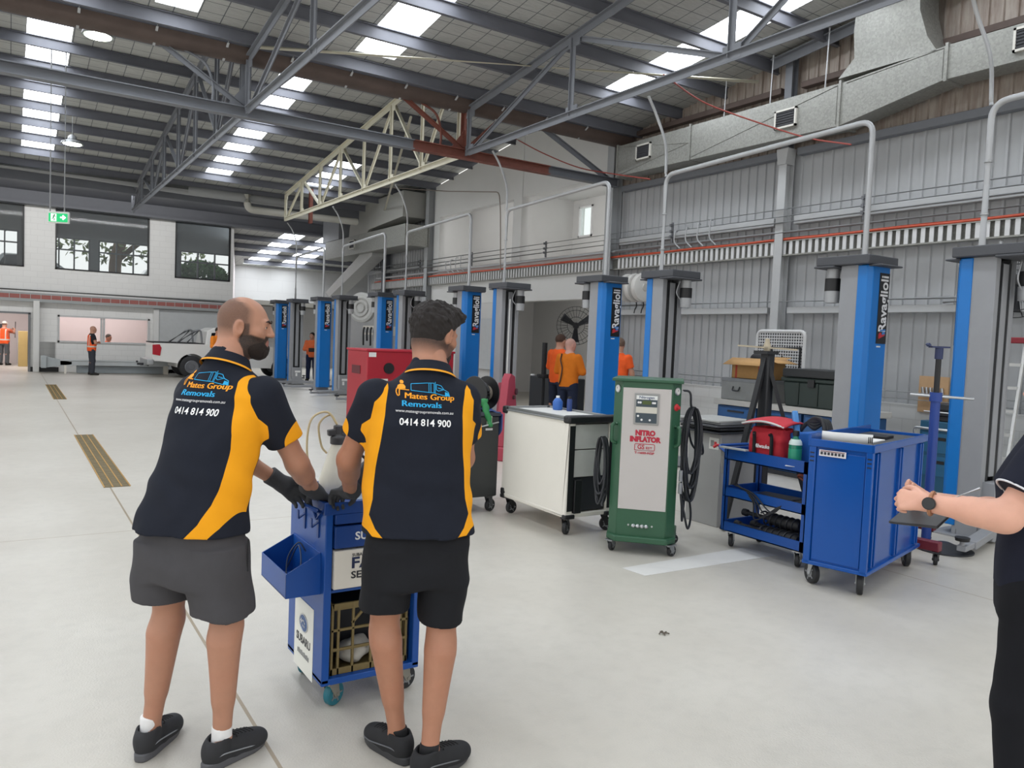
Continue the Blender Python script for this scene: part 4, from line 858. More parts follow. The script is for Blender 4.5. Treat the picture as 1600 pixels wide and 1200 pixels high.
for x in (0, .03, .1, .19, .28, cw-.042, cw-.012): mb.box(x, 0, 0, x+.012, .012, ch); mb.box(x, cdp-.012, 0, x+.012, cdp, ch)
for y in (.03, .12, .2, .28, cdp-.042): mb.box(0, y, 0, .012, y+.012, ch); mb.box(cw-.012, y, 0, cw, y+.012, ch)
for x0, x1 in ((.1, .19), (.28, .19)): mb.bar((x0, .006, .23), (x1-.02 if x0 < x1 else x1+.02, .006, .3), .012, .012, (0, 1, 0))
mb.build('basket', M('7A6A42', .55, 0, .12, 9), o, bevel=.002); mb = MB(); mb.box(.005, .005, .0, cw-.005, cdp-.005, .008); mb.build('basket_floor', M('6A5C3A', .6), o)
def lump(name, label, cat, c, r, m, seed=0, parent=None):
    def f(P): return ell(P, c, r)+min(r)*.22*wob(P, .9/max(r)*.25, seed)
    R_ = max(r)*1.3; q = smesh(name, f, np.array(c)-R_, np.array(c)+R_, min(r)/6, m, parent, None, 1)
    if label: tag(q, label, cat)
    return q
lump('cleaning_rag', 'crumpled pale rag in the olive crate', 'rag', TR+Vector((.2, .12, .225)), (.08, .07, .055), M('B9B6AE', .9, 0, .25, 12), 1)
lump('cleaning_rag', 'crumpled dark rag in the olive crate, beside the pale one', 'rag', TR+Vector((.34, .2, .22)), (.07, .1, .05), M('3B3B44', .9, 0, .3, 12), 2)
tag(MB().box(.12, .2, .16, .36, .4, .42, None, TR).build('parts_box', M('23252B', .6), bevel=.01), 'black plastic box standing at the back of the olive crate', 'box')
def spray(pos, label):
    o = thing('pump_sprayer', label, 'sprayer', pos)
    MB().lathe([(.0, 0), (.075, .0), (.085, .02), (.085, .07), (.07, .12), (.045, .2), (.032, .235), (.03, .25), (.0, .25)]).build('tank', M('D9D4C4', .4, 0, .05, 8), o)
    mb = MB(); mb.lathe([(.0, .0), (.036, 0), (.036, .035), (.022, .045), (.022, .09), (.0, .095)], (0, 0, .245)); mb.bar((-.05, 0, .3), (.03, 0, .31), .03, .03); mb.cyl((.02, 0, .3), (.05, -.02, .1), .018); mb.build('pump', M('3B3A3C', .5), o, bevel=.004)
    MB().tube(bez([(0, 0, .335), (-.05, .02, .4), (-.13, .02, .36), (-.15, .0, .2), (-.11, -.02, .06), (-.08, -.02, .03)]), .0055, 8).build('hose', M('C9B58C', .4), o)
    MB().tube(bez([(.0, .01, .335), (-.03, .03, .385), (-.085, .03, .34), (-.075, .02, .24), (-.05, .01, .2)]), .0055, 8).build('hose', M('C9B58C', .4), o); return o
spray(TR+Vector((.17, .34, .92)), 'cream tapered pump sprayer with looped hoses on the small blue trolley')
o = thing('oil_can', 'small dark can with a spout on the small blue trolley', 'can', TR+Vector((.33, .36, .92)))
MB().lathe([(0, 0), (.04, 0), (.044, .01), (.044, .11), (.03, .135), (.012, .15), (.012, .17), (0, .172)]).build('can_body', M('33323A', .4), o); mb = MB(); mb.tube(bez([(0, 0, .16), (-.04, 0, .19), (-.1, 0, .22)]), .007, 8); mb.build('spout', BLACK, o)
tag(MB().box(.18, .12, .92, .46, .24, .935, None, TR).build('tool_tray', M('9AA7BA', .4, .3), bevel=.004), 'shallow pale metal tray on top of the small blue trolley', 'tray')
tag(MB().tube(bez([TR+Vector(v) for v in ((-.02, .2, .69), (-.05, .22, .73), (-.08, .28, .64), (-.1, .2, .55), (-.06, .15, .63), (-.03, .28, .7), (-.05, .38, .57))], 6), .004, 6).build('cable', M('2A3A55', .5)), 'thin looped cable lying in the side bin of the small blue trolley', 'cable')
# ---- white cabinet on casters
t = thing('tool_cabinet', 'white cabinet on casters with black corner bumpers, left of the green inflator', 'cabinet', (4.12, 5.4, 0))
w, d = .54, 1.06
mb = MB(); mb.box(0, 0.0, .18, .02, d, 1.02); mb.box(0, 0, .18, .075, .06, 1.02); mb.box(w-.02, 0, .18, w, d, 1.02); mb.box(w-.075, 0, .18, w, .06, 1.02); mb.box(0, d-.02, .18, w, d, 1.02); mb.box(0, .0, .16, w, d, .2); mb.build('body', OFFW, t, bevel=.008)
mb = MB(); mb.box(-.012, -.012, 1.02, w+.012, d+.012, 1.035); mb.box(.0, .0, 1.035, .035, d, 1.06); mb.box(w-.035, 0, 1.035, w, d, 1.06); mb.box(0, d-.035, 1.035, w, d, 1.06); mb.build('worktop_edge', M('8B8D8D', .4, .3), t, bevel=.004)
MB().box(.035, .02, 1.035, w-.035, d-.035, 1.043).build('worktop', M('D6D6D2', .5), t)
for q in ((-.02, -.03, 1.0, w+.02, .07, 1.07), (-.02, d-.06, .99, .05, d+.02, 1.065), (w-.05, d-.06, .99, w+.02, d+.02, 1.065)): MB().box(*q).build('bumper', BLACK, t, bevel=.018)
for q in ((-.012, -.015, .15, .1, .04, .19), (w-.1, -.015, .15, w+.012, .04, .19), (-.012, d-.06, .15, .08, d+.012, .19), (-.014, d-.05, .19, .02, d+.004, .25)): MB().box(*q).build('bumper', BLACK, t, bevel=.01)
for x in (.012, w-.072): MB().box(x, -.004, .22, x+.06, .004, .98).build('corner_strip', BLACK, t)
for z0, z1 in ((.52, .76), (.77, .99)): dr = MB().box(.08, .012, z0, w-.08, .05, z1).build('drawer', M('C8C8C4', .5), t, bevel=.004)
mb = MB(); mb.box(.08, .03, .21, w-.08, .06, .51); mb.build('lower_panel', DARK, t); MB().box(.08, -.02, .2, .16, .03, .5).build('side_bin', BLACK, t, bevel=.006)
for x, y, a in ((.05, .06, .6), (w-.05, .06, -.4), (.05, d-.08, .2), (w-.05, d-.08, 1)): caster(t, x, y, .062, a, .16, RUB, .04, BLACK)
# ---- black cabinet, with the things on it
t = thing('tool_cabinet', 'black cabinet on casters right behind the dark-haired man, beside the white cabinet', 'cabinet', (3.52, 6.48, 0))
w, d = .56, .95
mb = MB(); mb.box(0, 0, .16, w, d, .96); mb.build('body', M('2C2F30', .4), t, bevel=.015); mb = MB(); mb.box(-.01, -.01, .96, w+.01, d+.01, 1.0); mb.build('worktop', M('3A3E48', .5), t, bevel=.006)
p, _ = label_plate(t, 'sticker', 'D8D7C8', (.44, -.001, .92), (1, 0, 0), (0, 0, 1), .06, .09); p, _ = label_plate(t, 'sticker', 'C9CACB', (.44, -.001, .83), (1, 0, 0), (0, 0, 1), .08, .02)
MB().tube(bez([(.02, -.012, .89), (.28, -.03, .86), (.54, -.012, .9)]), .008, 8).build('handle', CHROME, t)
for x, y, a in ((.06, .06, .6), (w-.06, .06, .3), (.06, d-.08, .2), (w-.06, d-.08, 1)): caster(t, x, y, .062, a, .16, RUB, .04, M('5B5C5E', .5, .3))
o = thing('cable_reel', 'black cable reel lying on the black cabinet', 'reel', (3.98, 6.7, 1.0), .3)
mb = MB(); mb.cyl((-.09, 0, .17), (.09, 0, .17), .08); mb.build('hub', M('8B8276', .6), o)
for x in (-.095, .09): MB().lathe([(.02, 0), (.165, 0), (.17, .004), (.165, .008), (.02, .008)], (x, 0, .172), (1, 0, 0), 28).build('flange', BLACK, o)
MB().torus((0, 0, .17), .1, .022, (1, 0, 0)).build('cable', RUB, o)
def bagf(P): return np.minimum(seg(P, (3.72, 6.58, 1.06), (3.94, 6.53, 1.1), .05, .03), seg(P, (3.9, 6.5, 1.1), (3.96, 6.46, .88), .035, .02))+.012*wob(P, 2.6, .5)
tag(smesh('plastic_bag', bagf, (3.45, 6.38, .78), (4.0, 6.75, 1.25), .008, M('2F8A4E', .35, 0, .25, 14)), 'crumpled green plastic bag hanging over the edge of the black cabinet', 'bag')
mb = MB(); mb.grid(lambda u, v: Vector((3.93+.17*u+.012*sin(9*v), 6.46+.55*v, 1.005+.012*sin(7*u+5*v))) if u < .8 else Vector((3.93+.17+.012*sin(14*v), 6.46+.55*v, 1.005-(u-.8)*.9*(1+.5*sin(6*v)))), 12, 16)
tag(mb.build('cleaning_cloth', M('4F67A6', .85, 0, .3, 25), solid=.005), 'blue patterned cloth draped on the black cabinet beside the green bag', 'cloth')
# ---- green nitrogen inflator
t = thing('tyre_inflator', 'green and grey nitro tyre inflator cabinet on casters with hoses on its side', 'inflator', (4.345, 4.675, 0), -pi/4)
GRN = M('2F5A41', .42, 0, .06, 5); PALE = M('C2BDBA', .45, 0, .04, 3)
fp = [(-.27, .09), (-.2, 0), (.2, 0), (.27, .09), (.27, .5), (-.27, .5)]
MB().prism(fp, .14, 1.42, lambda u, v, w: (u, v, w)).build('housing', GRN, t, bevel=.008, smooth=20)
MB().box(-.285, -.02, 1.415, .285, .52, 1.44).build('lid', GRN, t, bevel=.006)
MB().prism([(-.28, .06), (-.21, -.035), (.21, -.035), (.28, .06), (.29, .54), (-.29, .54)], .1, .15, lambda u, v, w: (u, v, w)).build('base_plate', GRN, t, bevel=.01)
pn = MB().box(-.193, -.006, .37, .193, .001, 1.365).build('front_panel', PALE, t, bevel=.002)
mb = MB()
for x in (-.18, .18):
    for z in (.39, .7, 1.0, 1.34): mb.cyl((x, -.006, z), (x, -.009, z), .006, n=8)
mb.build('screws', CHROME, pn)
RED = M('B5223A', .5, 0, .02); tx = lambda s, z, sz, wgt, fit: text_mesh('lettering', s, sz, RED, pn, M4((0, -.0075, z), (1, 0, 0), (0, 0, 1)), wgt, fit=fit)
tx('NITRO', 1.0, .056, .004, .16); tx('INFLATOR', .948, .056, .004, .25); text_mesh('lettering', 'GS', .05, RED, pn, M4((-.03, -.0075, .886), (1, 0, 0), (0, 0, 1)), .001, fit=.055); text_mesh('lettering', 'EST', .026, RED, pn, M4((.035, -.0075, .88), (1, 0, 0), (0, 0, 1)), .0004, fit=.05); tx('T-1600-N2P', .838, .024, .0008, .16)
MB().tube(elbow([(-.08, -.007, .86), (.08, -.007, .86), (.08, -.007, .912), (-.08, -.007, .912), (-.08, -.007, .86)], .012), .0028, 6).build('badge_outline', RED, pn)
dp = MB().box(-.1, -.016, 1.07, .1, 0, 1.325).build('display_unit', M('9C9C9A', .4, .3), t, bevel=.004)
MB().box(-.084, -.019, 1.085, .084, -.015, 1.31).build('display_face', M('3F4C55', .4), dp)
for n_, c_, a, b in (('display_strip', 'E4E6E4', 1.275, 1.308), ('display_strip', 'CFCCC0', 1.165, 1.215), ): 
    q = MB().box(-.084, -.021, a, .084, -.018, b).build(n_, M(c_, .4), dp)
    if c_ == 'E4E6E4': text_mesh('lettering', 'Nitrogen', .03, M('2A3F6E', .5), q, M4((0, -.022, 1.292), (1, 0, 0), (0, 0, 1)), .0002, fit=.12)
MB().box(-.035, -.021, 1.235, .035, -.018, 1.265).build('screen', M('4A5A2C', .3), dp)
mb = MB()
for x, z in ((-.065, 1.25), (.065, 1.25), (-.065, 1.14), (-.035, 1.11), (.03, 1.11), (-.05, 1.25), (.05, 1.25)): mb.cyl((x, -.018, z), (x, -.023, z), .009, n=10)
mb.build('buttons', STICK, dp)
nd = Vector((.09, -.07, 0)).normalized()
for s in (-1, 1):
    c0 = Vector((s*.236, .045, 0)); nrm = Vector((s*.79, -.61, 0)); along = Vector((0, 0, 1))
    mb = MB().mat(0).lathe([(0, 0), (.032, 0), (.032, .008), (.026, .01), (0, .01)], c0+Vector((0, 0, 1.35)), nrm).mat(1).cyl(c0+Vector((0, 0, 1.35))+nrm*.0105, c0+Vector((0, 0, 1.35))+nrm*.012, .024).mat(2)
    mb.bar(c0+Vector((0, 0, 1.35))+nrm*.013, c0+Vector((0, 0, 1.365))+nrm*.013, .004, .001, nrm); mb.build('gauge', [CHROME, M('DADAD6', .4), BLACK], t)
    MB().tube(elbow([c0+Vector((0, 0, 1.06)), c0+nrm*.045+Vector((0, 0, 1.06)), c0+nrm*.045+Vector((0, 0, .92)), c0+Vector((0, 0, .9))], .03), .014, 10).build('handle', GRN, t)
MB().lathe([(0, 0), (.03, 0), (.028, .006), (.014, .012), (.014, .03), (0, .032)], Vector((.236, .045, 1.22)), Vector((.79, -.61, 0))).build('stop_button', REDP, t)
mb = MB()
for k in range(4): mb.lathe([(0, 0), (.016, 0), (.016, .012), (.008, .02), (0, .02)], (-.06+.035*k, -.0, .235), (0, -1, 0), 14)
for x in (-.1, .09): mb.cyl((x, 0, .24), (x, -.006, .24), .008, n=8)
mb.build('air_sockets', CHROME, t)
for x, y, a in ((-.24, .04, 1.2), (.24, .03, .9), (-.24, .46, .3), (.24, .46, .3)): caster(t, x, y, .045, a, .1, RUB, .03, M('8D9092', .4, .5))
def coil(name, label, cx, cy, z, n, rx, rz_, r=.009, dirx=(0, 1, 0), drop=()):
    mb = MB(); D = Vector(dirx)
    for k in range(n):
        L = rz_*(1+.2*sin(k*2.1)); w = rx*(1+.25*cos(k*1.7)); pts = []
        for q in range(29): a = 2*pi*q/28; pts.append(Vector((cx, cy, z-L))+D*(w*sin(a))+Vector((0, 0, L*cos(a)))+Vector((D.y, -D.x, 0))*(.012*(k % 4)+.008*sin(a*2+k)))
        mb.tube(pts[:-1], r, 7, True)
    for pts in drop: mb.tube(bez(pts, 7), r, 7)
    return mb
IR = rz(-pi/4); ip = lambda x, y, z: Vector((4.345, 4.675, 0))+IR @ Vector((x, y, z))
q = ip(.36, .16, 1.2); mb = coil('', '', q.x, q.y, 1.22, 13, .07, .33, .0095, IR @ Vector((.75, .66, 0)), [[ip(.28, .1, 1.36), ip(.34, .1, 1.34), ip(.36, .15, 1.2), ip(.45, .3, .95), ip(.47, .33, .82), ip(.38, .3, .9), ip(.33, .2, 1.1)], [ip(.31, .2, .5), ip(.34, .15, .35), ip(.38, .22, .2), ip(.4, .3, .32), ip(.35, .28, .6), ip(.33, .2, .75)], [ip(.3, .1, .55), ip(.32, .12, .4), ip(.33, .2, .27), ip(.34, .26, .5), ip(.32, .2, .8)]])
hose = mb.build('air_hose', M('22252B', .45, 0, .1, 20)); tag(hose, 'bundle of black air hoses hanging on the right side of the green inflator', 'hose')
mb = MB()
for z in (.62, .52): mb.cyl(ip(.3, .05, z), ip(.3, .05, z+.09), .016)
mb.build('connector', M('8F9296', .4, .4), hose)
q = ip(-.365, .12, .9); mb = coil('', '', q.x, q.y, .93, 8, .05, .24, .0095, IR @ Vector((-.75, .66, 0)), [[ip(-.3, .15, .5), ip(-.33, .1, .4), ip(-.33, .08, .36)]])
tag(mb.build('air_hose', M('2A2C31', .45, 0, .1, 20)), 'black hose coil hanging on the left side of the green inflator', 'hose')
# ---- blue open shelf trolley and what lies on it
t = thing('shelf_trolley', 'blue three-tier shelf trolley with tools, left of the tall blue cabinet', 'trolley', (5.22, 3.77, 0)); tw, td = .46, .84
for z in (.14, .44, .76):
    mb = MB(); mb.box(0, 0, z, tw, td, z+.012)
    for a in ((0, 0, .012, td), (tw-.012, 0, tw, td), (0, 0, tw, .012), (0, td-.012, tw, td)): mb.box(a[0], a[1], z, a[2], a[3], z+(.1 if z > .5 else .085))
    mb.build('shelf', DBLUE, t, bevel=.003)
for x in (0, tw-.035):
    for y in (0, td-.035): mb = MB(); mb.box(x, y, .14, x+.035, y+.006, .86); mb.box(x, y, .14, x+.006, y+.035, .86); mb.build('leg', DBLUE, t)
mb = MB(); mb.tube(elbow([(.03, td-.01, .8), (.03, td+.1, .86), (tw-.03, td+.1, .86), (tw-.03, td-.01, .8)], .04), .014, 8); mb.build('handle', DBLUE, t)
for x, y, a in ((.05, .08, .4), (tw-.05, .08, .9), (.05, td-.08, .5), (tw-.05, td-.08, .2)): caster(t, x, y, .055, a, .14, RUB, .032)
TO = Vector((5.22, 3.77, 0))
o = thing('tool_bag', 'red canvas tool bag with an open flap on the blue shelf trolley', 'bag', TO+Vector((.21, .5, .772)), .12); o.scale = (1.15, 1.15, 1.1)
def bf(P): return smax(smax(stack(P, [(0, 0, 0, .15, .13), (.18, 0, 0, .15, .125), (.3, 0, 0, .13, .09)], 5)+.004*wob(P, 3), -(stack(P, [(.24, 0, 0, .125, .09), (.4, 0, 0, .12, .08)], 5)), .004), P[:, 2]-.27, .01)
RB = rz(pi/2)
q = smesh('bag_body', bf, (-.2, -.2, -.02), (.2, .2, .34), .007, M('B3202E', .75, 0, .1, 40), o, None, 1); q.rotation_euler = (0, 0, pi/2)
mb = MB(); mb.grid(lambda u, v: Vector((-.16+.26*v, -.17+.34*u, .285+.03*sin(pi*u)+.03*sin(2.2*v))), 12, 6); mb.build('flap', M('BC2A38', .75, 0, .1, 40), o, solid=.012)
mb = MB(); mb.tube([Vector((-.16, -.17+.34*u, .29+.03*sin(pi*u))) for u in np.linspace(0, 1, 12)], .008, 6); mb.build('zip_edge', M('C9C9C6', .6), o)
for y in (-.07, .07): MB().tube(bez([(-.14, y, .02), (-.145, y, .2), (-.16, y*.9, .23)]), .014, 6).build('strap', BLACK, o)
text_mesh('lettering', 'Milwaukee', .042, STICK, o, M4((-.142, .0, .13), (0, -1, 0), (0, 0, 1)), .0008, fit=.14)
o = thing('spray_bottle', 'green liquid bottle with a dark cap on the blue shelf trolley', 'bottle', TO+Vector((.1, .2, .772))); o.scale = (1.2, 1.2, 1.25)
MB().lathe([(0, 0), (.04, 0), (.043, .01), (.043, .15), (.034, .18), (.018, .2), (.016, .215), (0, .215)]).build('bottle_body', M('1C7A60', .2), o); MB().lathe([(0, .212), (.021, .212), (.021, .245), (0, .248)]).build('cap', BLACK, o); MB().lathe([(.0436, .05), (.0438, .05), (.0438, .13), (.0436, .13)]).build('bottle_label', M('2F9A78', .4), o); MB().lathe([(.044, .155), (.04, .175), (.03, .19)]).build('shoulder', M('CFE0DA', .3), o)
o = thing('power_tool_bag', 'blue open bag stuffed with dark hoses behind the green bottle', 'bag', TO+Vector((.29, .17, .772)), -.1); o.scale = (1., 1., 1.35)
MB().prism([(-.13, 0), (.13, 0), (.17, .2), (-.17, .24)], -.1, .1, lambda u, v, w: (w, u, v)).build('bag_body', M('1F62B5', .6, 0, .1, 30), o, bevel=.015)
mb = MB()
for k in range(4): mb.tube(bez([(-.06+.03*k, -.16, .2), (-.03+.02*k, -.1, .29), (0, .0, .3-.02*k), (.02, .1, .26), (.0, .16, .2)]), .014, 7)
mb.build('hose', RUB, o); MB().bar((-.05, .1, .1), (-.02, .2, .33), .05, .03).build('tool_handle', M('4F8FD0', .4), o, bevel=.01)
tag(MB().box(.02, .22, .862, .12, .36, .865, rz(.5), TO+Vector((.12, -.14, -.06))).build('paper_sheet', M('E6E6E2', .6)), 'white paper sheet lying on the blue trolley by the tall cabinet', 'paper')
tag(MB().box(.03, .6, .862, .08, .86, .874, rz(.12), TO+Vector((.0, -.02, 0))).build('steel_ruler', M('D5D8DA', .3, .4)), 'pale flat bar lying across the left end of the blue shelf trolley', 'bar')
o = thing('grease_gun', 'red and grey grease gun hanging at the left end of the blue shelf trolley', 'grease gun', TO+Vector((.08, .9, .62))); MB().cyl((0, 0, 0), (0, .03, .2), .024).build('barrel', M('A9A6A2', .5, .1), o); MB().tube(bez([(0, .02, .18), (-.03, .06, .24), (-.06, .09, .22)]), .012).build('lever', REDP, o)
for k, (lx, ly, lz, nm, lb, sz) in enumerate(((.25, .45, .456, 'laptop', 'flat black laptop on the middle shelf of the blue trolley', (.3, .42, .025)), (.2, .17, .456, 'tablet_case', 'thin black case on the middle shelf beside the black laptop', (.28, .25, .03)))):
    o = MB().box(-sz[0]/2, -sz[1]/2, 0, sz[0]/2, sz[1]/2, sz[2], rz(.15*(1-2*k)), TO+Vector((lx, ly, lz))).build(nm, M('1D1E22', .4), bevel=.006); tag(o, lb, nm.split('_')[0])
mb = MB()
for k in range(4): mb.tube(bez([TO+Vector((.02+.02*k, .75, .55)), TO+Vector((-.015, .5, .52-.02*k)), TO+Vector((-.02, .3+.05*k, .4-.03*k)), TO+Vector((.02, .2, .5)), TO+Vector((.1, .1, .54))]), .006, 6)
tag(mb.build('cable', RUB), 'tangle of black cables drooping off the middle shelf of the blue trolley', 'cable')
tag(MB().tube(bez([TO+Vector(v) for v in ((.3, .1, .62), (.25, .2, .7), (.3, .3, .68), (.34, .2, .62))]), .012, 7).build('cable', M('B0614A', .5)), 'reddish cable loop under the top shelf of the blue trolley', 'cable')
for k, (y0, y1, x, z) in enumerate(((.12, .76, .1, .2), (.1, .7, .24, .2), (.16, .74, .17, .3))):
    o = thing('shock_absorber', ['black shock absorber at the front of the bottom shelf', 'black shock absorber at the back of the bottom shelf', 'black shock absorber lying on top of the other two'][k], 'shock absorber', TO+Vector((x, y0, z)), 0, 'shock absorbers on the bottom shelf'); L = y1-y0
    MB().lathe([(0, 0), (.03, 0), (.045, .02), (.045, L*.5), (.03, L*.52), (.018, L*.55), (.018, L*.9), (.03, L*.92), (.03, L), (0, L)], (0, 0, 0), (0, 1, 0)).build('damper', RUB, o); mb = MB(); mb.tube([Vector((.05*cos(a), .02+L*.6*a/40, .05*sin(a))) for a in np.linspace(0, 40, 90)], .008, 6); mb.build('spring', M('303236', .5), o); MB().torus((0, L-.02, 0), .022, .012, (1, 0, 0)).build('eye_bush', M('5A5C60', .4, .3), o)
# ---- tall blue cabinet
a = math.atan2(.25, .968)
t = thing('tool_cabinet', 'tall glossy blue tool cabinet on casters with a label reel on top', 'cabinet', (5.03, 3.115, 0), a); L_, w = 1.28, .45
mb = MB(); mb.box(.02, .02, .17, L_-.02, w-.02, 1.04); mb.box(0, -.0, .17, .03, .05, 1.05); mb.box(0, w-.05, .17, .03, w, 1.05)
mb.box(.0, -.006, .16, L_, w+.006, .19)
GB = M('004C9E', .2, 0, .03, 4); mb.build('body', GB, t, bevel=.006)
MB().box(.012, .055, .2, .03, w-.055, 1.0).build('end_panel', GB, t, bevel=.004)
for x in (.1, .16, .62, .68, 1.14, 1.2): MB().box(x, .0, .2, x+.018, .03, 1.02).build('side_rib', GB, t, bevel=.005)
mb = MB(); mb.box(-.006, -.008, 1.03, L_+.006, .012, 1.085); mb.box(-.006, w-.012, 1.03, L_+.006, w+.008, 1.12); mb.box(-.006, 0, 1.03, .01, w, 1.085); mb.box(L_-.01, 0, 1.03, L_+.006, w, 1.085); mb.build('top_rim', GB, t, bevel=.003)
MB().box(.01, .01, 1.035, L_-.01, w-.01, 1.062).build('top_mat', M('4A4C4E', .7), t)
p, at2 = label_plate(t, 'label_strip', 'DCD9DC', (-.001, .28, .99), (0, -1, 0), (0, 0, 1), .19, .045); mb = MB()
for k in range(7): mb.box(-.085+k*.025, -.012, 0, -.068+k*.025, .008, .001)
q = mb.build('label_marks', M('2B2E38', .5), p); q.data.transform(at2(0, 0)); q = MB().box(-.085, .011, 0, .085, .017, .001).build('label_marks', M('7A4A50', .5), p); q.data.transform(at2(0, 0))
mb = MB()
for y in (.025, w-.025):
    for z in (.98, .95, .92): mb.box(-.003, y-.014, z, .001, y+.014, z+.008)
mb.build('vent_slots', BLACK, t)
for x, y, g in ((.08, .06, .3), (.08, w-.06, .9), (L_-.1, .06, .5), (L_-.1, w-.06, .2)): caster(t, x, y, .08, g, .17, RUB, .044)
TB = lambda x, y, z: Vector((5.03, 3.115, 0))+rz(a) @ Vector((x, y, z))
o = thing('label_reel', 'white curled strip of labels standing on the tall blue cabinet', 'label reel', TB(.2, .25, 1.062), a+.1)
path = bez([(-.05, .17, 0), (-.07, .08, 0), (-.05, -.02, 0), (-.02, -.12, 0), (.0, -.17, 0)], 8); mb = MB()
for p_, q_ in zip(path, path[1:]): mb.add([p_, q_, q_+Vector((0, 0, .075)), p_+Vector((0, 0, .075))], [(0, 1, 2, 3)])
mb.build('strip', M('DCDCDA', .5), o, solid=.003)
mb = MB()
for k in (27, 29, 31):
    if k+1 < len(path): p_, q_ = path[k], path[k+1]; e = Vector((-.003, 0, .012)); mb.add([p_+e, q_+e, q_+e+Vector((0, 0, .045)), p_+e+Vector((0, 0, .045))], [(0, 1, 2, 3)])
mb.build('strip_marks', BLACK, o, solid=.001)
tag(MB().box(.3, .12, 1.063, .62, .34, 1.072, rz(a), (5.03, 3.115, 0)).build('paper_stack', M('E8E8E6', .6), bevel=.001), 'white papers lying on the black mat of the tall blue cabinet', 'paper'); tag(MB().box(.7, .14, 1.063, .9, .32, 1.085, rz(a), (5.03, 3.115, 0)).build('black_folder', BLACK, bevel=.004), 'black folder lying behind the white papers on the tall blue cabinet', 'folder')
# ---- grey cabinet with flat sheets
t = thing('metal_cabinet', 'plain grey metal cabinet between the green inflator and the blue trolley', 'cabinet', (5.7, 5.08, 0))
MB().box(0, 0, 0, .52, .42, .9).build('body', M('A3A3A2', .5, 0, .05, 4), t, bevel=.006); p, at2 = label_plate(t, 'sticker', 'DDDCD6', (-.001, .09, .8), (0, -1, 0), (0, 0, 1), .12, .11); q = MB().box(.005, -.035, 0, .035, .02, .001).build('sticker_mark', REDP, p); q.data.transform(at2(0, 0))
q = MB().box(-.04, -.03, 0, .0, .03, .001).build('sticker_mark', M('8A8A88', .5), p); q.data.transform(at2(0, 0))
for k, (c_, z, s) in enumerate((('33363C', .9, .0), ('2A2C30', .935, .05), ('55575C', .965, -.03), ('8E9092', .99, .04), ('B3B4B2', 1.012, .0))):
    tag(MB().box(-.08+s*.6, -.03, 0, .4+s*.6, .5, .02, None, (5.7, 5.08, z)).build('metal_tray', M(c_, .45, .2), bevel=.004), ['bottom dark tray of the stack on the grey cabinet', 'second dark tray of the stack on the grey cabinet', 'middle grey tray of the stack on the grey cabinet', 'silver grey tray near the top of the stack on the grey cabinet', 'pale topmost tray of the stack on the grey cabinet'][k], 'tray', 'flat trays stacked on the grey cabinet')
# ---- black A-frame stand
t = thing('tripod_stand', 'tall black A-frame stand with a pale winged nut on top, behind the red bag', 'stand', (0, 0, 0)); ax = Vector((5.97, 4.84, 1.68)); BS = M('1E2024', .5)
for p_ in ((5.66, 4.97, 0), (6.3, 4.42, 0), (6.4, 5.2, 0)):
    d_ = (Vector(p_)-ax); MB().bar(ax+d_*.02, Vector(p_)+Vector((0, 0, .012)), .05, .035).build('leg', BS, t); 
MB().box(5.95, 4.79, .3, 6.04, 4.89, 1.7).build('post', BS, t, bevel=.01); mb = MB()
for f in (.42, .8): mb.bar(ax.lerp(Vector((5.66, 4.97, 0)), f), ax.lerp(Vector((6.3, 4.42, 0)), f), .03, .02); mb.bar(ax.lerp(Vector((6.4, 5.2, 0)), f), ax.lerp(Vector((6.3, 4.42, 0)), f), .03, .02)
mb.build('brace', BS, t); MB().box(5.89, 4.76, 1.68, 6.05, 4.92, 1.71).build('head_plate', BS, t)
mb = MB(); mb.bar((5.78, 5.02, 1.75), (6.16, 4.64, 1.73), .03, .015); mb.bar((5.82, 4.76, 1.74), (6.14, 4.92, 1.74), .03, .015); mb.lathe([(0, 0), (.03, 0), (.035, .05), (.02, .09), (.025, .11), (0, .12)], (5.98, 4.84, 1.71)); mb.build('winged_nut', M('B9AE98', .5, .2), t)
for k, (x, y) in enumerate(((4.56, 6.18), (4.6, 6.04))):
    o = thing(('jug', 'spray_can')[k], ('small blue jug on the far end of the white cabinet', 'small dark blue can on the white cabinet next to the jug')[k], ('jug', 'can')[k], (x, y, 1.043))
    MB().lathe([(0, 0), (.045, 0), (.05, .02), (.05, .08), (.03, .11), (.018, .12), (0, .12)] if k == 0 else [(0, 0), (.026, 0), (.026, .11), (.02, .12), (0, .12)]).build('container', M(('3568B8', '26407E')[k], .4), o); MB().cyl((0, 0, .118), (0, 0, .14), .018).build('cap', (STICK, BLACK)[k], o)
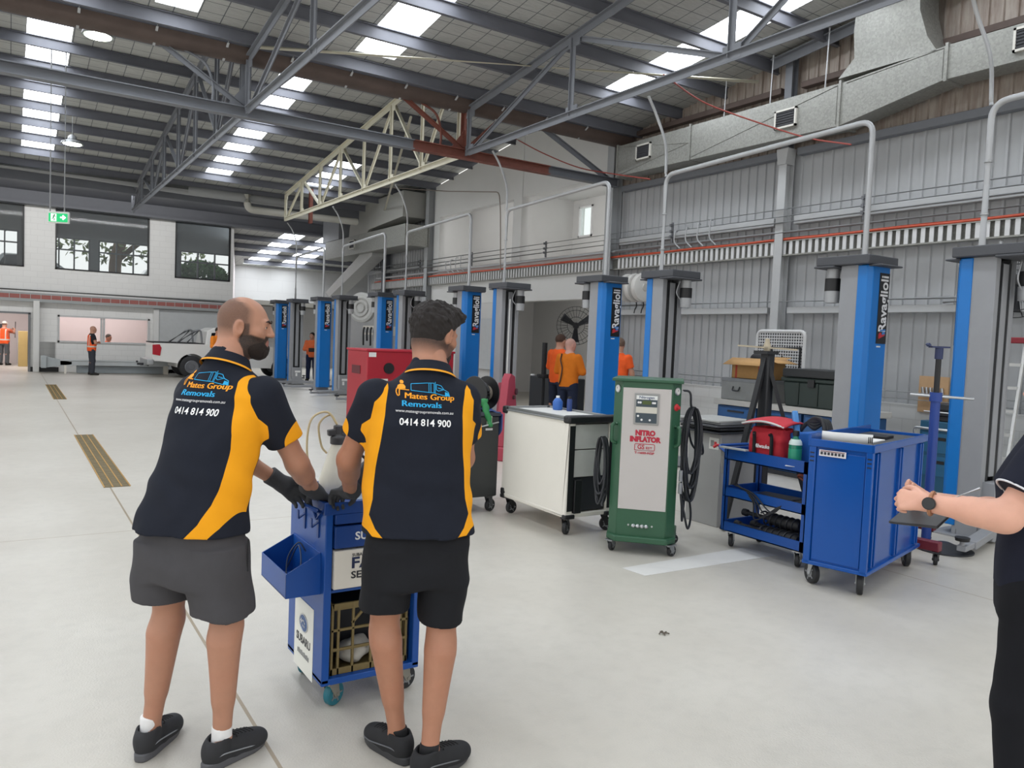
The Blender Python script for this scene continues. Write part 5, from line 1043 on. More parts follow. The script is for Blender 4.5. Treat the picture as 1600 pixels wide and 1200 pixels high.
# ================================================================ benches and machines behind
t = thing('workbench', 'long pale-topped workbench with blue drawers behind the blue trolley', 'workbench', (9.0, 5.9, 0)); 
MB().box(-.02, -.02, .89, .85, 2.3, .97).build('worktop', M('BDBBB6', .5, 0, .05, 5), t, bevel=.006)
for k in range(3):
    y = .02+k*.76; q = MB().box(.03, y, .06, .8, y+.72, .88).build('cupboard', M('27507F', .5), t, bevel=.008)
    for z in (.6, .32, .1): d = MB().box(.01, y+.04, z, .035, y+.68, z+.25).build('drawer', M('2B5A90', .45), t, bevel=.006); MB().box(-.005, y+.2, z+.19, .012, y+.5, z+.215).build('handle', DARK, d)
mb = MB().box(.0, 0, 0, .82, 2.28, .06).build('plinth', DARK, t)
o = thing('steel_case', 'dented silver metal case with a handle under the cardboard box', 'case', (9.02, 7.25, .97)); MB().box(0, 0, 0, .55, .85, .3).build('case_body', M('8E908E', .45, .4, .15, 6), o, bevel=.01); MB().box(-.004, -.004, .27, .554, .854, .325).build('lid', M('85888A', .45, .4, .15, 6), o, bevel=.008); MB().tube(elbow([(-.002, .5, .2), (-.03, .5, .14), (-.03, .62, .14), (-.002, .62, .2)], .03), .01).build('handle', DARK, o)
o = thing('cardboard_box', 'open brown cardboard box with lifted flaps on the silver case', 'box', (9.06, 7.33, 1.297), .0)
CB = M('A9824F', .8, 0, .08, 20); mb = MB(); mb.box(0, 0, 0, .42, .62, .006)
for a_ in ((0, 0, .42, .008), (0, .612, .42, .62), (0, 0, .008, .62), (.412, 0, .42, .62)): mb.box(a_[0], a_[1], 0, a_[2], a_[3], .3)
mb.build('carton', CB, o)
for pts in (((0, 0, .3), (0, .62, .3), (-.16, .66, .2), (-.16, -.02, .2)), ((0, 0, .3), (.42, 0, .3), (.44, -.2, .24), (0, -.2, .25)), ((.42, 0, .3), (.42, .62, .3), (.55, .62, .33), (.55, 0, .33))): MB().add(pts, [(0, 1, 2, 3)]).build('flap', M('C69C68', .8, 0, .08, 20), o, solid=.006)
mb = MB(); 
for y in (.1, .52): mb.box(-.002, y, 0, .0, y+.035, .3)
mb.build('red_stripe', M('A8402F', .7), o); MB().box(-.003, .2, .2, 0, .42, .235).build('print_block', M('4A3524', .7), o)
tag(MB().ball((9.27, 7.62, 1.6), (.1, .16, .09)).build('steering_boss', RUB), 'rounded black lump poking out of the cardboard box', 'part')
o = thing('storage_trunk', 'large dark green plastic trunk on the pale worktop', 'trunk', (9.05, 6.0, .97)); MB().prism([(.03, 0), (.97, 0), (1.02, .34), (-.02, .34)], 0, .55, lambda u, v, w: (w, u, v)).build('tub', M('26332F', .5), o, bevel=.02); MB().box(-.02, -.04, .34, .58, 1.05, .4).build('lid', M('2A3733', .5), o, bevel=.02); mb = MB(); mb.box(-.035, .5, .28, -.01, .6, .38); mb.build('latch', BLACK, o)
for y in (.2, .45, .75): MB().box(-.012, y, .03, .02, y+.03, .33).build('rib', M('222E2A', .5), o)
tag(MB().box(9.0, 5.97, 1.375, 9.6, 7.0, 1.49).build('flat_case', M('1B1F22', .45), bevel=.012), 'long flat black case lying on the dark green trunk', 'case')
o = thing('folding_table', 'white folding table stood on end against the wall, honeycomb underside showing', 'table', (10.1, 7.93, .0), 0)
mb = MB(); hw, hh = .44, 1.0; rim = [Vector((0, y, z)) for y, z in ((-hw, -hh), (hw, -hh), (hw, hh), (-hw, hh))]; mb.tube(elbow(rim+[rim[0], rim[1]], .09, 8), .028, 8); mb.box(.01, -hw, -hh, .03, hw, hh); mb.build('table_top', M('D9DADA', .5), o).location = (0, 0, 1.03)
def honey():
    m = NT('honeycomb_plastic'); m.set(.5); v = m.coord(1); vo = m.n('TexVoronoi'); vo.inputs['Scale'].default_value = 22; vo.inputs['Randomness'].default_value = 0.; m.l(v, vo.inputs['Vector']); m.base(m.mix(m.math('LESS_THAN', vo.outputs['Distance'], .36), lin('DADBDC'), lin('3A3C40'))); m.bump(vo.outputs['Distance'], .8, .02); return m.m
MB().box(-.005, -hw+.02, -hh+.02, .012, hw-.02, hh-.02).build('honeycomb', honey(), o).location = (0, 0, 1.03)
mb = MB()
for z in (.75, -.75): mb.tube([(-.02, -hw+.04, z), (-.02, hw-.04, z)], .014)
for y in (-hw+.05, .14): mb.tube([(-.025, y, -.95), (-.025, y, .76)], .016)
mb.tube([(-.02, -.2, .1), (-.02, -.06, .62), (-.02, .08, .1)], .012); mb.build('folding_frame', BLACK, o).location = (0, 0, 1.03)
# pole jack, red jack, ladder, board, vice stand
t = thing('pole_jack', 'blue telescopic pole jack with a black rod and saddle, right of the tall cabinet', 'jack', (7.0, 3.78, 0)); PB = M('22428F', .4)
MB().lathe([(0, 0), (.24, 0), (.24, .012), (.1, .05), (.05, .07), (0, .07)], (.03, -.15, 0)).build('base', DARK, t); MB().cyl((0, 0, .06), (0, 0, 1.36), .04).build('outer_pole', PB, t); MB().cyl((0, 0, 1.34), (0, 0, 1.78), .024).build('inner_rod', BLACK, t)
mb = MB(); mb.cyl((0, 0, 1.7), (0, 0, 1.8), .034); mb.box(-.08, -.035, 1.8, .08, .035, 1.815, rz(-.6)); mb.bar((-.075, .05, 1.815), (-.09, .06, 1.835), .05, .02); mb.build('saddle', M('23305A', .4), t); MB().cyl((-.12, .17, 1.37), (.16, -.25, 1.36), .012).build('locking_bar', CHROME, t); MB().cyl((0, 0, 1.32), (0, 0, 1.4), .052).build('collar', PB, t)
t = thing('transmission_jack', 'low dark red wheeled jack base behind the tall blue cabinet', 'jack', (6.75, 3.95, 0), .15); DR = M('6E2230', .45)
mb = MB(); mb.box(-.45, -.55, .12, -.37, .35, .2); mb.box(.34, -.22, .12, .42, .3, .2); mb.box(-.45, .2, .12, .42, .3, .2); mb.box(-.15, -.1, .1, .15, .3, .26); mb.build('base_frame', DR, t, bevel=.008); MB().cyl((0, .1, .25), (0, .1, .55), .06).build('ram', DR, t)
for x, y in ((-.41, -.52), (.38, -.17), (-.41, .3), (.38, .26)): caster(t, x, y, .045, .4, .12, RUB, .03, DARK)
t = thing('step_ladder', 'aluminium step ladder with a red top leaning by the wall', 'ladder', (10.25, 4.66, 0)); AL = M('C9C9C6', .35, .5)
for s in (-1, 1): MB().bar((-.5, s*.24, 0), (0, s*.16, 1.95), .03, .06).build('rail', AL, t); MB().bar((.45, s*.22, 0), (.05, s*.15, 1.93), .025, .05).build('rail', M('9A9A98', .4, .4), t)
for k in range(6): f = (k+1)/7; MB().box(-.5*(1-f)-.045, -.235+.08*f, 1.95*f-.02, -.5*(1-f)+.045, .235-.08*f, 1.95*f+.015).build('tread', AL, t)
MB().box(-.08, -.2, 1.93, .12, .2, 2.0).build('ladder_top', M('8E2430', .45), t, bevel=.01); MB().bar((-.2, -.2, .75), (.2, -.19, .75), .02, .01).build('spreader', AL, t)
o = thing('socket_board', 'pale wooden board with a row of sockets on the wall behind the blue pole jack', 'board', (11.08, 5.82, .93)); MB().box(0, 0, 0, .03, .42, .52).build('board_panel', M('C9A47C', .6, 0, .1, 9), o); mb = MB()
for k in range(6): mb.cyl((-.03, .06+.055*k, .27), (-.03, .075+.055*k, .36), .02, n=10)
mb.build('sockets', CHROME, o); MB().box(-.05, .03, .24, 0, .38, .27).build('ledge', M('B98F63', .6), o)
t = thing('vice_stand', 'teal steel bench with a black vice, left of the nearest lift post', 'bench', (10.0, 5.08, 0)); MB().box(0, 0, 0, .45, .5, .9).build('bench_body', M('235A78', .5), t, bevel=.01); mb = MB(); mb.box(.08, .1, .9, .36, .4, .97); mb.box(.05, .15, .97, .4, .35, 1.08); mb.box(.0, .12, 1.05, .12, .38, 1.13); mb.box(.2, .12, 1.05, .32, .38, 1.13); v = mb.build('vice', DARK, t, bevel=.01); MB().cyl((-.02, .05, 1.02), (-.02, .45, 1.02), .01).build('vice_handle', CHROME, v); MB().tube(elbow([(-.0, .56, .55), (-.02, .56, .8), (-.02, .1, .8)], .04), .018).build('rail', CHROME, t)
for z in (.5, .2): q = MB().box(-.012, .04, z, .0, .46, z+.25).build('drawer', M('28658A', .5), t); MB().box(-.02, .15, z+.16, -.01, .36, z+.2).build('handle', BLACK, q)
# wall fans and hose reels
def fan(pos, r, yaw, label, arm):
    t = thing('wall_fan', label, 'fan', pos, yaw, 'black caged wall fans'); mb = MB()
    for k in range(28): a_ = 2*pi*k/28; mb.tube([(.05*cos(a_), -.1, .05*sin(a_)), (.6*r*cos(a_), -.09, .6*r*sin(a_)), (r*cos(a_), -.02, r*sin(a_)), (.5*r*cos(a_), .06, .5*r*sin(a_))], .004, 4)
    for q, y in ((1., -.02), (.8, -.075), (.45, -.1), (.15, -.11)): mb.torus((0, y, 0), r*q, .006, (0, 1, 0), 40, 5)
    mb.build('cage', BLACK, t)
    for k in range(3):
        a_ = 2*pi*k/3+.5; x, y = Vector((cos(a_), 0, sin(a_))), Vector((-sin(a_), 0, cos(a_))); q = MB(); q.grid(lambda u, v: x*(.05+u*(r*.85-.05))+y*((v-.5)*(.1+.16*u)*r*1.6)+Vector((0, -.03+(v-.5)*.09, 0)), 8, 4); q.build('blade', M('2B2D31', .4), t, solid=.006)
    MB().lathe([(0, -.05), (.05, -.045), (.06, 0), (.07, .02), (.07, .17), (0, .18)], (0, 0, 0), (0, 1, 0)).build('motor', BLACK, t); mb = MB(); mb.tube([(0, .12, 0)]+[Vector(v) for v in arm], .022, 8); mb.build('mount_arm', BLACK, t)
fan((10.45, 13.62, 2.1), .42, -.65, 'black wall fan behind the two men in orange tops', [(.0, .16, 0), (.45, .12, 0), (.62, 0, 0)])
fan((10.65, 4.86, 2.72), .46, -.93, 'black wall fan at the right edge beside the nearest lift post', [(.05, .2, 0), (.27, .36, -.05)])
for k in range(3):
    o = thing('hose_reel', ['right one of the three white hose reels on the wall', 'middle one of the three white hose reels on the wall', 'left one of the three white hose reels on the wall'][k], 'hose reel', (10.6, 11.7+.21*k, 2.88), pi/2, 'white hose reels high on the wall'); WR = M('D3D2CE', .5)
    MB().lathe([(0, -.08), (.2, -.08), (.27, -.06), (.29, 0), (.27, .06), (.2, .08), (0, .08)], (0, 0, 0), (1, .0, 0), 30).build('reel_case', WR, o, smooth=25); MB().lathe([(0, 0), (.08, 0), (.07, .02), (0, .025)], (-.08, 0, 0), (-1, 0, 0)).build('hub', M('BFBEBA', .5), o); MB().box(-.03, -.56, -.05, .03, 0, .05).build('wall_arm', LIGHTGREY, o)
    MB().tube(bez([(-.02, -.2, -.2), (-.02, -.22, -.35), (0, -.2, -.42), (0, -.18, -.5)]), .012, 7).build('hose', RUB, o)
t = thing('hose_reel', 'large white hose reel with oil guns on the wall far behind', 'hose reel', (9.9, 24.6, 2.62), .6); MB().lathe([(0, -.12), (.42, -.12), (.5, -.08), (.5, .08), (.42, .12), (0, .12)], (0, 0, 0), (1, 0, 0), 32).build('reel_case', M('CBCBC8', .5), t, smooth=25); mb = MB()
for q in (.3, .16): mb.torus((-.13, 0, 0), q, .03, (1, 0, 0), 30, 6)
mb.build('hose', M('B5B4B0', .5), t); MB().box(0, -.05, -.05, 1.53, .05, .05).build('wall_arm', LIGHTGREY, t)
t = thing('oil_gun_rack', 'white rack with hanging oil guns under the far hose reel', 'rack', (9.9, 23.2, 1.82)); mb = MB(); mb.box(0, 0, .12, .1, 1.3, .2); mb.box(0, 0, -.1, .1, 1.3, -.03); mb.box(.1, .55, -.1, 1.25, .65, .2); mb.build('rack_bars', OFFW, t)
for k in range(4): MB().tube(bez([(-.05, .15+.3*k, .15), (-.08, .15+.3*k, .0), (-.06, .18+.3*k, -.3-.15*(k % 2))]), .03, 6).build('oil_gun', BLACK, t)
# store bay: oil stand, black panel
t = thing('oil_drainer', 'tall black pole with a round collar beside the man in the orange hoodie', 'stand', (9.45, 13.35, 0)); MB().cyl((0, 0, 0), (0, 0, .08), .25).build('base', BLACK, t); MB().cyl((0, 0, .05), (0, 0, 1.0), .035).build('lower_pole', BLACK, t); MB().cyl((0, 0, 1.0), (0, 0, 1.7), .055).build('upper_pole', BLACK, t); mb = MB(); mb.lathe([(0, .96), (.14, .96), (.15, 1.0), (.14, 1.04), (0, 1.04)]); mb.cyl((0, 0, 1.0), (.1, -.45, 1.02), .03); mb.build('collar', BLACK, t)
o = thing('oil_tank', 'wide low black tank standing before the store bay behind the white cabinet', 'tank', (9.95, 13.2, 0)); MB().box(0, 0, .0, .5, 1.4, .95).build('tank_body', M('23262B', .45), o, bevel=.02); mb = MB(); mb.lathe([(0, 0), (.05, 0), (.05, .03), (0, .03)], (.05, 1.36, .95)); mb.ball((-.0, .7, .3), .025); mb.build('cap', STICK, o)
t = thing('spring_compressor', 'dark red upright jack machine behind the black cabinet', 'machine', (6.0, 9.4, 0), .5); t.scale = (.66, .8, 1); DR2 = M('A23346', .45, 0, .08, 8)
MB().prism([(-.3, .2), (.3, .2), (.28, .55), (.12, 1.2), (-.06, 1.24), (-.16, 1.15), (-.28, .6)], -.13, .02, lambda u, v, w: (u, w, v)).build('side_plate', DR2, t, bevel=.01); MB().prism([(-.1, .2), (.28, .2), (.24, .6), (.14, 1.1), (.0, 1.1)], .04, .16, lambda u, v, w: (u, w, v)).build('inner_plate', M('82283A', .45), t, bevel=.01); mb = MB()
for z in (.35, .65, .9): mb.cyl((.05, -.17, z), (.05, .2, z), .03)
mb.cyl((.16, -.16, .98), (.16, .18, .98), .045); mb.build('bolts', M('5A3A3E', .4, .3), t); MB().box(-.35, -.3, 0, .35, .3, .2).build('base', DR2, t, bevel=.02); MB().cyl((.25, .05, .62), (1.1, -.1, .62), .014).build('lever', M('7A2030', .4), t); MB().cyl((.02, .0, 1.2), (.03, .0, 2.3), .012).build('hose', M('C8C8C6', .5), t)
t = thing('machine_cabinet', 'big red machine cabinet with a black port behind the dark-haired man', 'cabinet', (5.35, 13.0, 0)); MB().box(0, 0, .1, 1.75, .95, 1.43).build('body', M('A81E2E', .42, 0, .05, 4), t, bevel=.02); MB().box(-.02, -.02, 1.42, 1.77, .97, 1.46).build('lid', M('B52638', .4), t, bevel=.01); MB().cyl((.42, .0, 1.12), (.42, -.02, 1.12), .1).build('port', BLACK, t); label_plate(t, 'sticker', 'D9D6CA', (.3, -.002, .84), (1, 0, 0), (0, 0, 1), .22, .18); label_plate(t, 'sticker', 'E8E8E6', (.1, -.002, 1.36), (1, 0, 0), (0, 0, 1), .14, .08); MB().box(-.01, .3, 1.0, .02, .7, 1.15).build('grip_recess', M('5E1420', .5), t); MB().box(.0, .0, 0, 1.75, .95, .1).build('plinth', DARK, t)
tag(MB().box(10.86, 25.4, .95, 10.95, 28.6, 2.45).build('wall_panel', M('B5B7B8', .55), bevel=.01), 'large pale grey panel on the wall above the dark drawer units', 'panel')
for k in range(2):
    t = thing('drawer_unit', ['dark drawer unit below the pale wall panel, nearer one', 'dark drawer unit below the pale wall panel, farther one'][k], 'drawer unit', (10.2, 25.0+1.45*k, 0), 0, 'dark drawer units'); MB().box(0, 0, 0, .6, 1.3, 1.0).build('carcass', M('25282E', .5), t, bevel=.01)
    for z in range(6): MB().box(-.02, .05, .05+.155*z, .0, 1.25, .18+.155*z).build('drawer', M('2F333B', .45), t)
tag(MB().box(11.0, 17.6, .9, 11.06, 19.9, 2.3).build('wall_panel', M('C3C5C6', .55), bevel=.01), 'pale panel leaning at the left end of the store bay', 'panel')
o = MB().box(11.1, 17.42, 0, 11.3, 21.9, 2.74).build('wall_bay_front', WALLIN); o['kind'] = 'structure'
# runway lift along the far wall
t = thing('runway_lift', 'long pale grey platform lift lying along the far white wall', 'lift', (.95, 30.05, 0)); GL = M('A9B0B2', .5, 0, .05, 4)
mb = MB(); mb.box(.5, 0, .36, 3.9, .4, .44); mb.box(.5, 0, .28, 3.9, .03, .36); mb.box(.5, -.02, .42, 3.9, .02, .47); mb.build('runway', M('C0C6C8', .45, .1), t, bevel=.006); MB().box(1.0, .1, .02, 3.75, .35, .26).build('lower_beam', M('8F979B', .5, 0, .1, 3), t, bevel=.006); mb = MB(); mb.box(-.05, -.1, .18, .1, .5, .58); mb.prism([(0.05, .18), (.85, .3), (.85, .4), (.3, .5), (.05, .58)], .0, .35, lambda u, v, w: (u, w, v)); mb.build('end_bracket', GL, t, bevel=.01); MB().box(.62, -.05, 0, .68, 0, .28).build('leg', OFFW, t); MB().box(3.7, -.05, 0, 3.85, .1, .3).build('leg', OFFW, t)
NAVY, GOLD = '1B1F2A', 'F0A31A'
SHIRT = cloth(NAVY, GOLD, 'navy_and_gold_polo'); NAVYM = cloth(NAVY, None, 'navy_rib'); GOLDM = M('F0A31A', .8, 0, .03, 30)
GLOVE = M('3A3C40', .75, 0, .15, 60, .3)
# ---------------------------------------------------------------- the bearded man in grey shorts
def man_one():
    az = radians(50)
    J = dict(head=(.025, .265, 1.715), look=(radians(66), radians(4)), neck=(.0, .185, 1.575),
             shoulder=((-.15, .18, 1.425), (.19, .16, 1.44)), elbow=((-.13, .33, 1.2), (.262, .3, 1.165)), wrist=((.045, .51, 1.03), (.222, .505, 1.01)),
             hip=((-.105, 0, .92), (.1, 0, .92)), knee=((-.13, .03, .545), (.145, .03, .56)), ankle=((-.182, -.0, .09), (.128, .035, .09)), toe=(-.23, .25),
             torso=[(.86, 0, 0, .16, .1), (1.0, 0, .01, .16, .1), (1.2, .02, .06, .15, .1), (1.38, .01, .13, .16, .1), (1.5, 0, .17, .12, .08), (1.56, 0, .18, .07, .06)])
    def beardmask(q):
        x, y, z = np.abs(q[:, 0]), q[:, 1], q[:, 2]; lowr = np.clip((-.03+.012*(x < .03)-z+.25*np.clip(.06-y, -.05, .02))/.008, 0, 1); front = np.clip((y+.012)/.012, 0, 1); lips = np.clip((ell(q, (0, .1, -.061), (.024, .02, .014)))/.003, 0, 1); under = np.clip((z+.135)/.01, 0, 1); burn = np.clip((.022-np.abs(y-.016))/.008, 0, 1)*(x > .055)*np.clip((.03-z)/.02, 0, 1)*np.clip((z+.06)/.01, 0, 1)
        return np.maximum(lowr*front*lips*under, burn*.85)
    def hm(q):
        x, y, z = np.abs(q[:, 0]), q[:, 1], q[:, 2]; crop = np.clip((.028-y-.25*np.clip(z-.06, 0, 1)*1.0-np.clip((z-.07)*.9, 0, .1)+.02*(x > .05))/.03, 0, 1)*np.clip((z+.055+.0*y)/.05, 0, 1)*np.clip((ell(q, (.08*np.sign(.5), 0, 0), (1, 1, 1))*0+1), 0, 1)
        ear = np.clip((x-.079)/.002, 0, 1); return np.maximum(beardmask(q)*1.1, crop*.72)*(1-ear)
    J['hairmask'] = hm
    p, Hm, Hc = person('bearded man in navy and gold polo and grey shorts gripping the blue trolley', (.6, 3.15), az, J, 'B4846C', '2E241F', h=.0048)
    bt = lambda P: (lambda q: smax(head_sdf(q)-.0075-.0016*wob(q, 22), .5-np.clip(beardmask(q)*1.6, 0, 1), .004))((P-Hc) @ Hm)
    def beard(P):
        q = (P-Hc) @ Hm; d = head_sdf(q)-.009-.002*wob(q, 14); m = ell(q, (0, .04, -.088), (.064, .07, .058)); m = smax(m, -(ell(q, (0, .11, -.06), (.032, .05, .0165))), .005); m = smax(m, -(ell(q, (0, .11, -.02), (.05, .06, .026))), .008); return smax(d, m, .006)
    patch(p, 'beard', beard, .0035, M('2E241F', .9, 0, .3, 160, .6), Hc+Hm @ A3((0, .04, -.08)), .1, 1)
    # polo
    T = [(.925, -.002, .0, .226, .16), (1.0, .002, .01, .216, .15), (1.12, .012, .035, .2, .135), (1.25, .02, .075, .193, .135), (1.36, .018, .115, .197, .132), (1.44, .01, .145, .19, .122), (1.495, .005, .165, .155, .105), (1.53, .003, .18, .11, .088), (1.565, .0, .19, .076, .07)]
    sl = [(J['shoulder'][0], A3(J['shoulder'][0])*.36+A3(J['elbow'][0])*.64), (J['shoulder'][1], A3(J['shoulder'][1])*.35+A3(J['elbow'][1])*.65)]
    def tor(P): return stack(P, T, 2.35)
    def slv(P): return np.minimum(*[smax(seg(P, a, np.array(b)*1.+(A3(b)-A3(a))*.4, .082, .074), (P-A3(b)) @ ((A3(b)-A3(a))/np.linalg.norm(A3(b)-A3(a))), .004) for a, b in sl])
    def shirt(P):
        d = smin(smin(tor(P), seg(P, (0, .15, 1.46), (0, .195, 1.575), .1, .078), .03), slv(P), .035); fold = .0045*wob(P, 1.3, .4)+.0025*wob(P, 2.3, 1.1)+.0035*np.sin(38*P[:, 2]+26*P[:, 0]+3*np.sin(9*P[:, 1]))*np.abs(np.sin(5*P[:, 0]+6*P[:, 2]))*np.clip((1.28-P[:, 2])*4, 0, 1)*np.clip((P[:, 2]-.95)*6, 0, 1)
        d = d+fold; d = smax(d, -(stack(P, [(r[0], r[1], r[2], r[3]-.016, r[4]-.016) for r in T if r[0] < .95]+[(.8, 0, 0, .21, .14), (.99, T[1][1], T[1][2], .17, .1)], 2.35)), .004)
        for a, b in sl: d = smax(d, -seg(P, A3(a)*.3+A3(b)*.7, A3(b)+(A3(b)-A3(a)), .058), .004)
        return d
    def panel(V):
        x, y, z = V[:, 0], V[:, 1], V[:, 2]; out = np.full(len(V), -1.)
        for s in (1, -1):
            cx = np.interp(z, [r[0] for r in T], [r[1] for r in T]); cy = np.interp(z, [r[0] for r in T], [r[2] for r in T]); u = s*(x-cx)
            inner = np.interp(z, [.9, .93, .98, 1.05, 1.15, 1.3, 1.36, 1.42, 1.5, 1.54], [.03, .085, .125, .152, .158, .152, .142, .132, .118, .12] if s > 0 else [.3]*4+[.2, .19, .3, .3, .3, .3]); front = np.interp(z, [.9, .96, 1.0, 1.06, 1.2, 1.33, 1.4], [-.085, -.03, .03, .055, .06, .062, .02])
            lowcut = np.interp(u, [0, .1, .16, .19, .215], [.9, .905, .925, .965, 1.02]); f = np.minimum(np.minimum(u-inner, front-(y-cy)), (z-np.where(y-cy > -.12, lowcut, .0)))
            a, b = sl[1 if s > 0 else 0]; arm = seg(V, a, b, .0); t_ = tor(V); k = np.where((z > 1.3) & (u > .19), -1, 1); sh = (.215-u) if True else 0; f = np.where(z > 1.33, np.minimum(f, np.minimum(np.interp(z, [1.3, 1.36, 1.42, 1.47, 1.52], [.24, .2, .185, .185, .19])-u, -(y-cy)+.05)), f); f = np.minimum(f, slv(V)-tor(V)+.012); out = np.maximum(out, f)
            e = A3(b); ax = (A3(b)-A3(a))/np.linalg.norm(A3(b)-A3(a)); out = np.maximum(out, .072-np.linalg.norm(V-(e+A3((s*.066, -.0, .012))), axis=1))
        return out
    sh = smesh('polo_shirt', shirt, (-.4, -.2, .88), (.42, .5, 1.6), .0055, SHIRT, p, dict(panel=panel), 1)
    collar(sh, (.003, .192, 1.568), (.0, .4, 1), .077, NAVYM, GOLDM)
    back_print(sh, .008, 1.478, 0)
    # grey shorts
    W = [(.68, 0, .0, .225, .13), (.8, 0, 0, .228, .138), (.92, 0, .0, .205, .128), (.98, 0, .0, .18, .11)]
    L = [(.635, -.138, .012, .11, .115), (.75, -.125, .005, .112, .127), (.88, -.105, 0, .115, .128)]; R = [(.61, .138, .015, .114, .118), (.75, .122, .005, .114, .128), (.88, .105, 0, .115, .128)]
    def shorts(P):
        gap = stack(P, [(.55, .0, .0, .03, .3), (.7, 0, 0, .012, .3), (.74, 0, 0, .004, .3)], 2); d = smin(smax(stack(P, W, 2.4), .72-P[:, 2], .02), np.minimum(stack(P, L, 2.3), stack(P, R, 2.3)), .02)
        d = d+.005*wob(P, 1.2, 2.)+.003*np.sin(30*P[:, 2]+22*P[:, 0]); d = smax(d, -stack(P, [(.5, -.145, .012, .095, .1), (.72, -.125, .012, .085, .09)], 2.3), .004); return smax(d, -stack(P, [(.5, .145, .015, .1, .102), (.7, .13, .012, .09, .09)], 2.3), .004)
    so = smesh('shorts', shorts, (-.32, -.2, .58), (.34, .22, 1.02), .006, cloth('49484B', None, 'grey_shorts'), p, None, 2)
    MB().tube(bez([(.222, .045, .9), (.232, .03, .84), (.232, .03, .78)]), [.003]*17, 6).build('pocket_slit', M('2B2B2D', .9), so)
    sm, ss, lc = M('2B2C2F', .8, 0, .1, 40), M('55565A', .6), M('151517', .8)
    for s in (0, 1): shoe(p, J['ankle'][s], J['toe'][s], sm, ss, lc, 1.0, trim=M('8C8F93', .5), sockmat=M('E8E8E8', .85, 0, .05, 50), sockh=.155)
    hands = ((A3(J['wrist'][0]), (.5, .62, -.6), (.75, -.1, -.6), 1), (A3(J['wrist'][1]), (.1, .75, -.5), (.0, -.5, -.86), -1))
    for W_, f, n, s in hands:
        f_ = A3(f)/np.linalg.norm(f)
        gl = lambda P, W_=W_, f=f, n=n, s=s, f_=f_: smin(hand_sdf(P, W_, f, n, s, .55, 1.1, .04), smax(seg(P, W_-f_*.075, W_+f_*.02, .042, .036), -((P-(W_-f_*.06)) @ f_), .004), .015)
        patch(p, 'glove', gl, .0032, GLOVE, W_+f_*.07, .17, 1)
    return p
man_one()
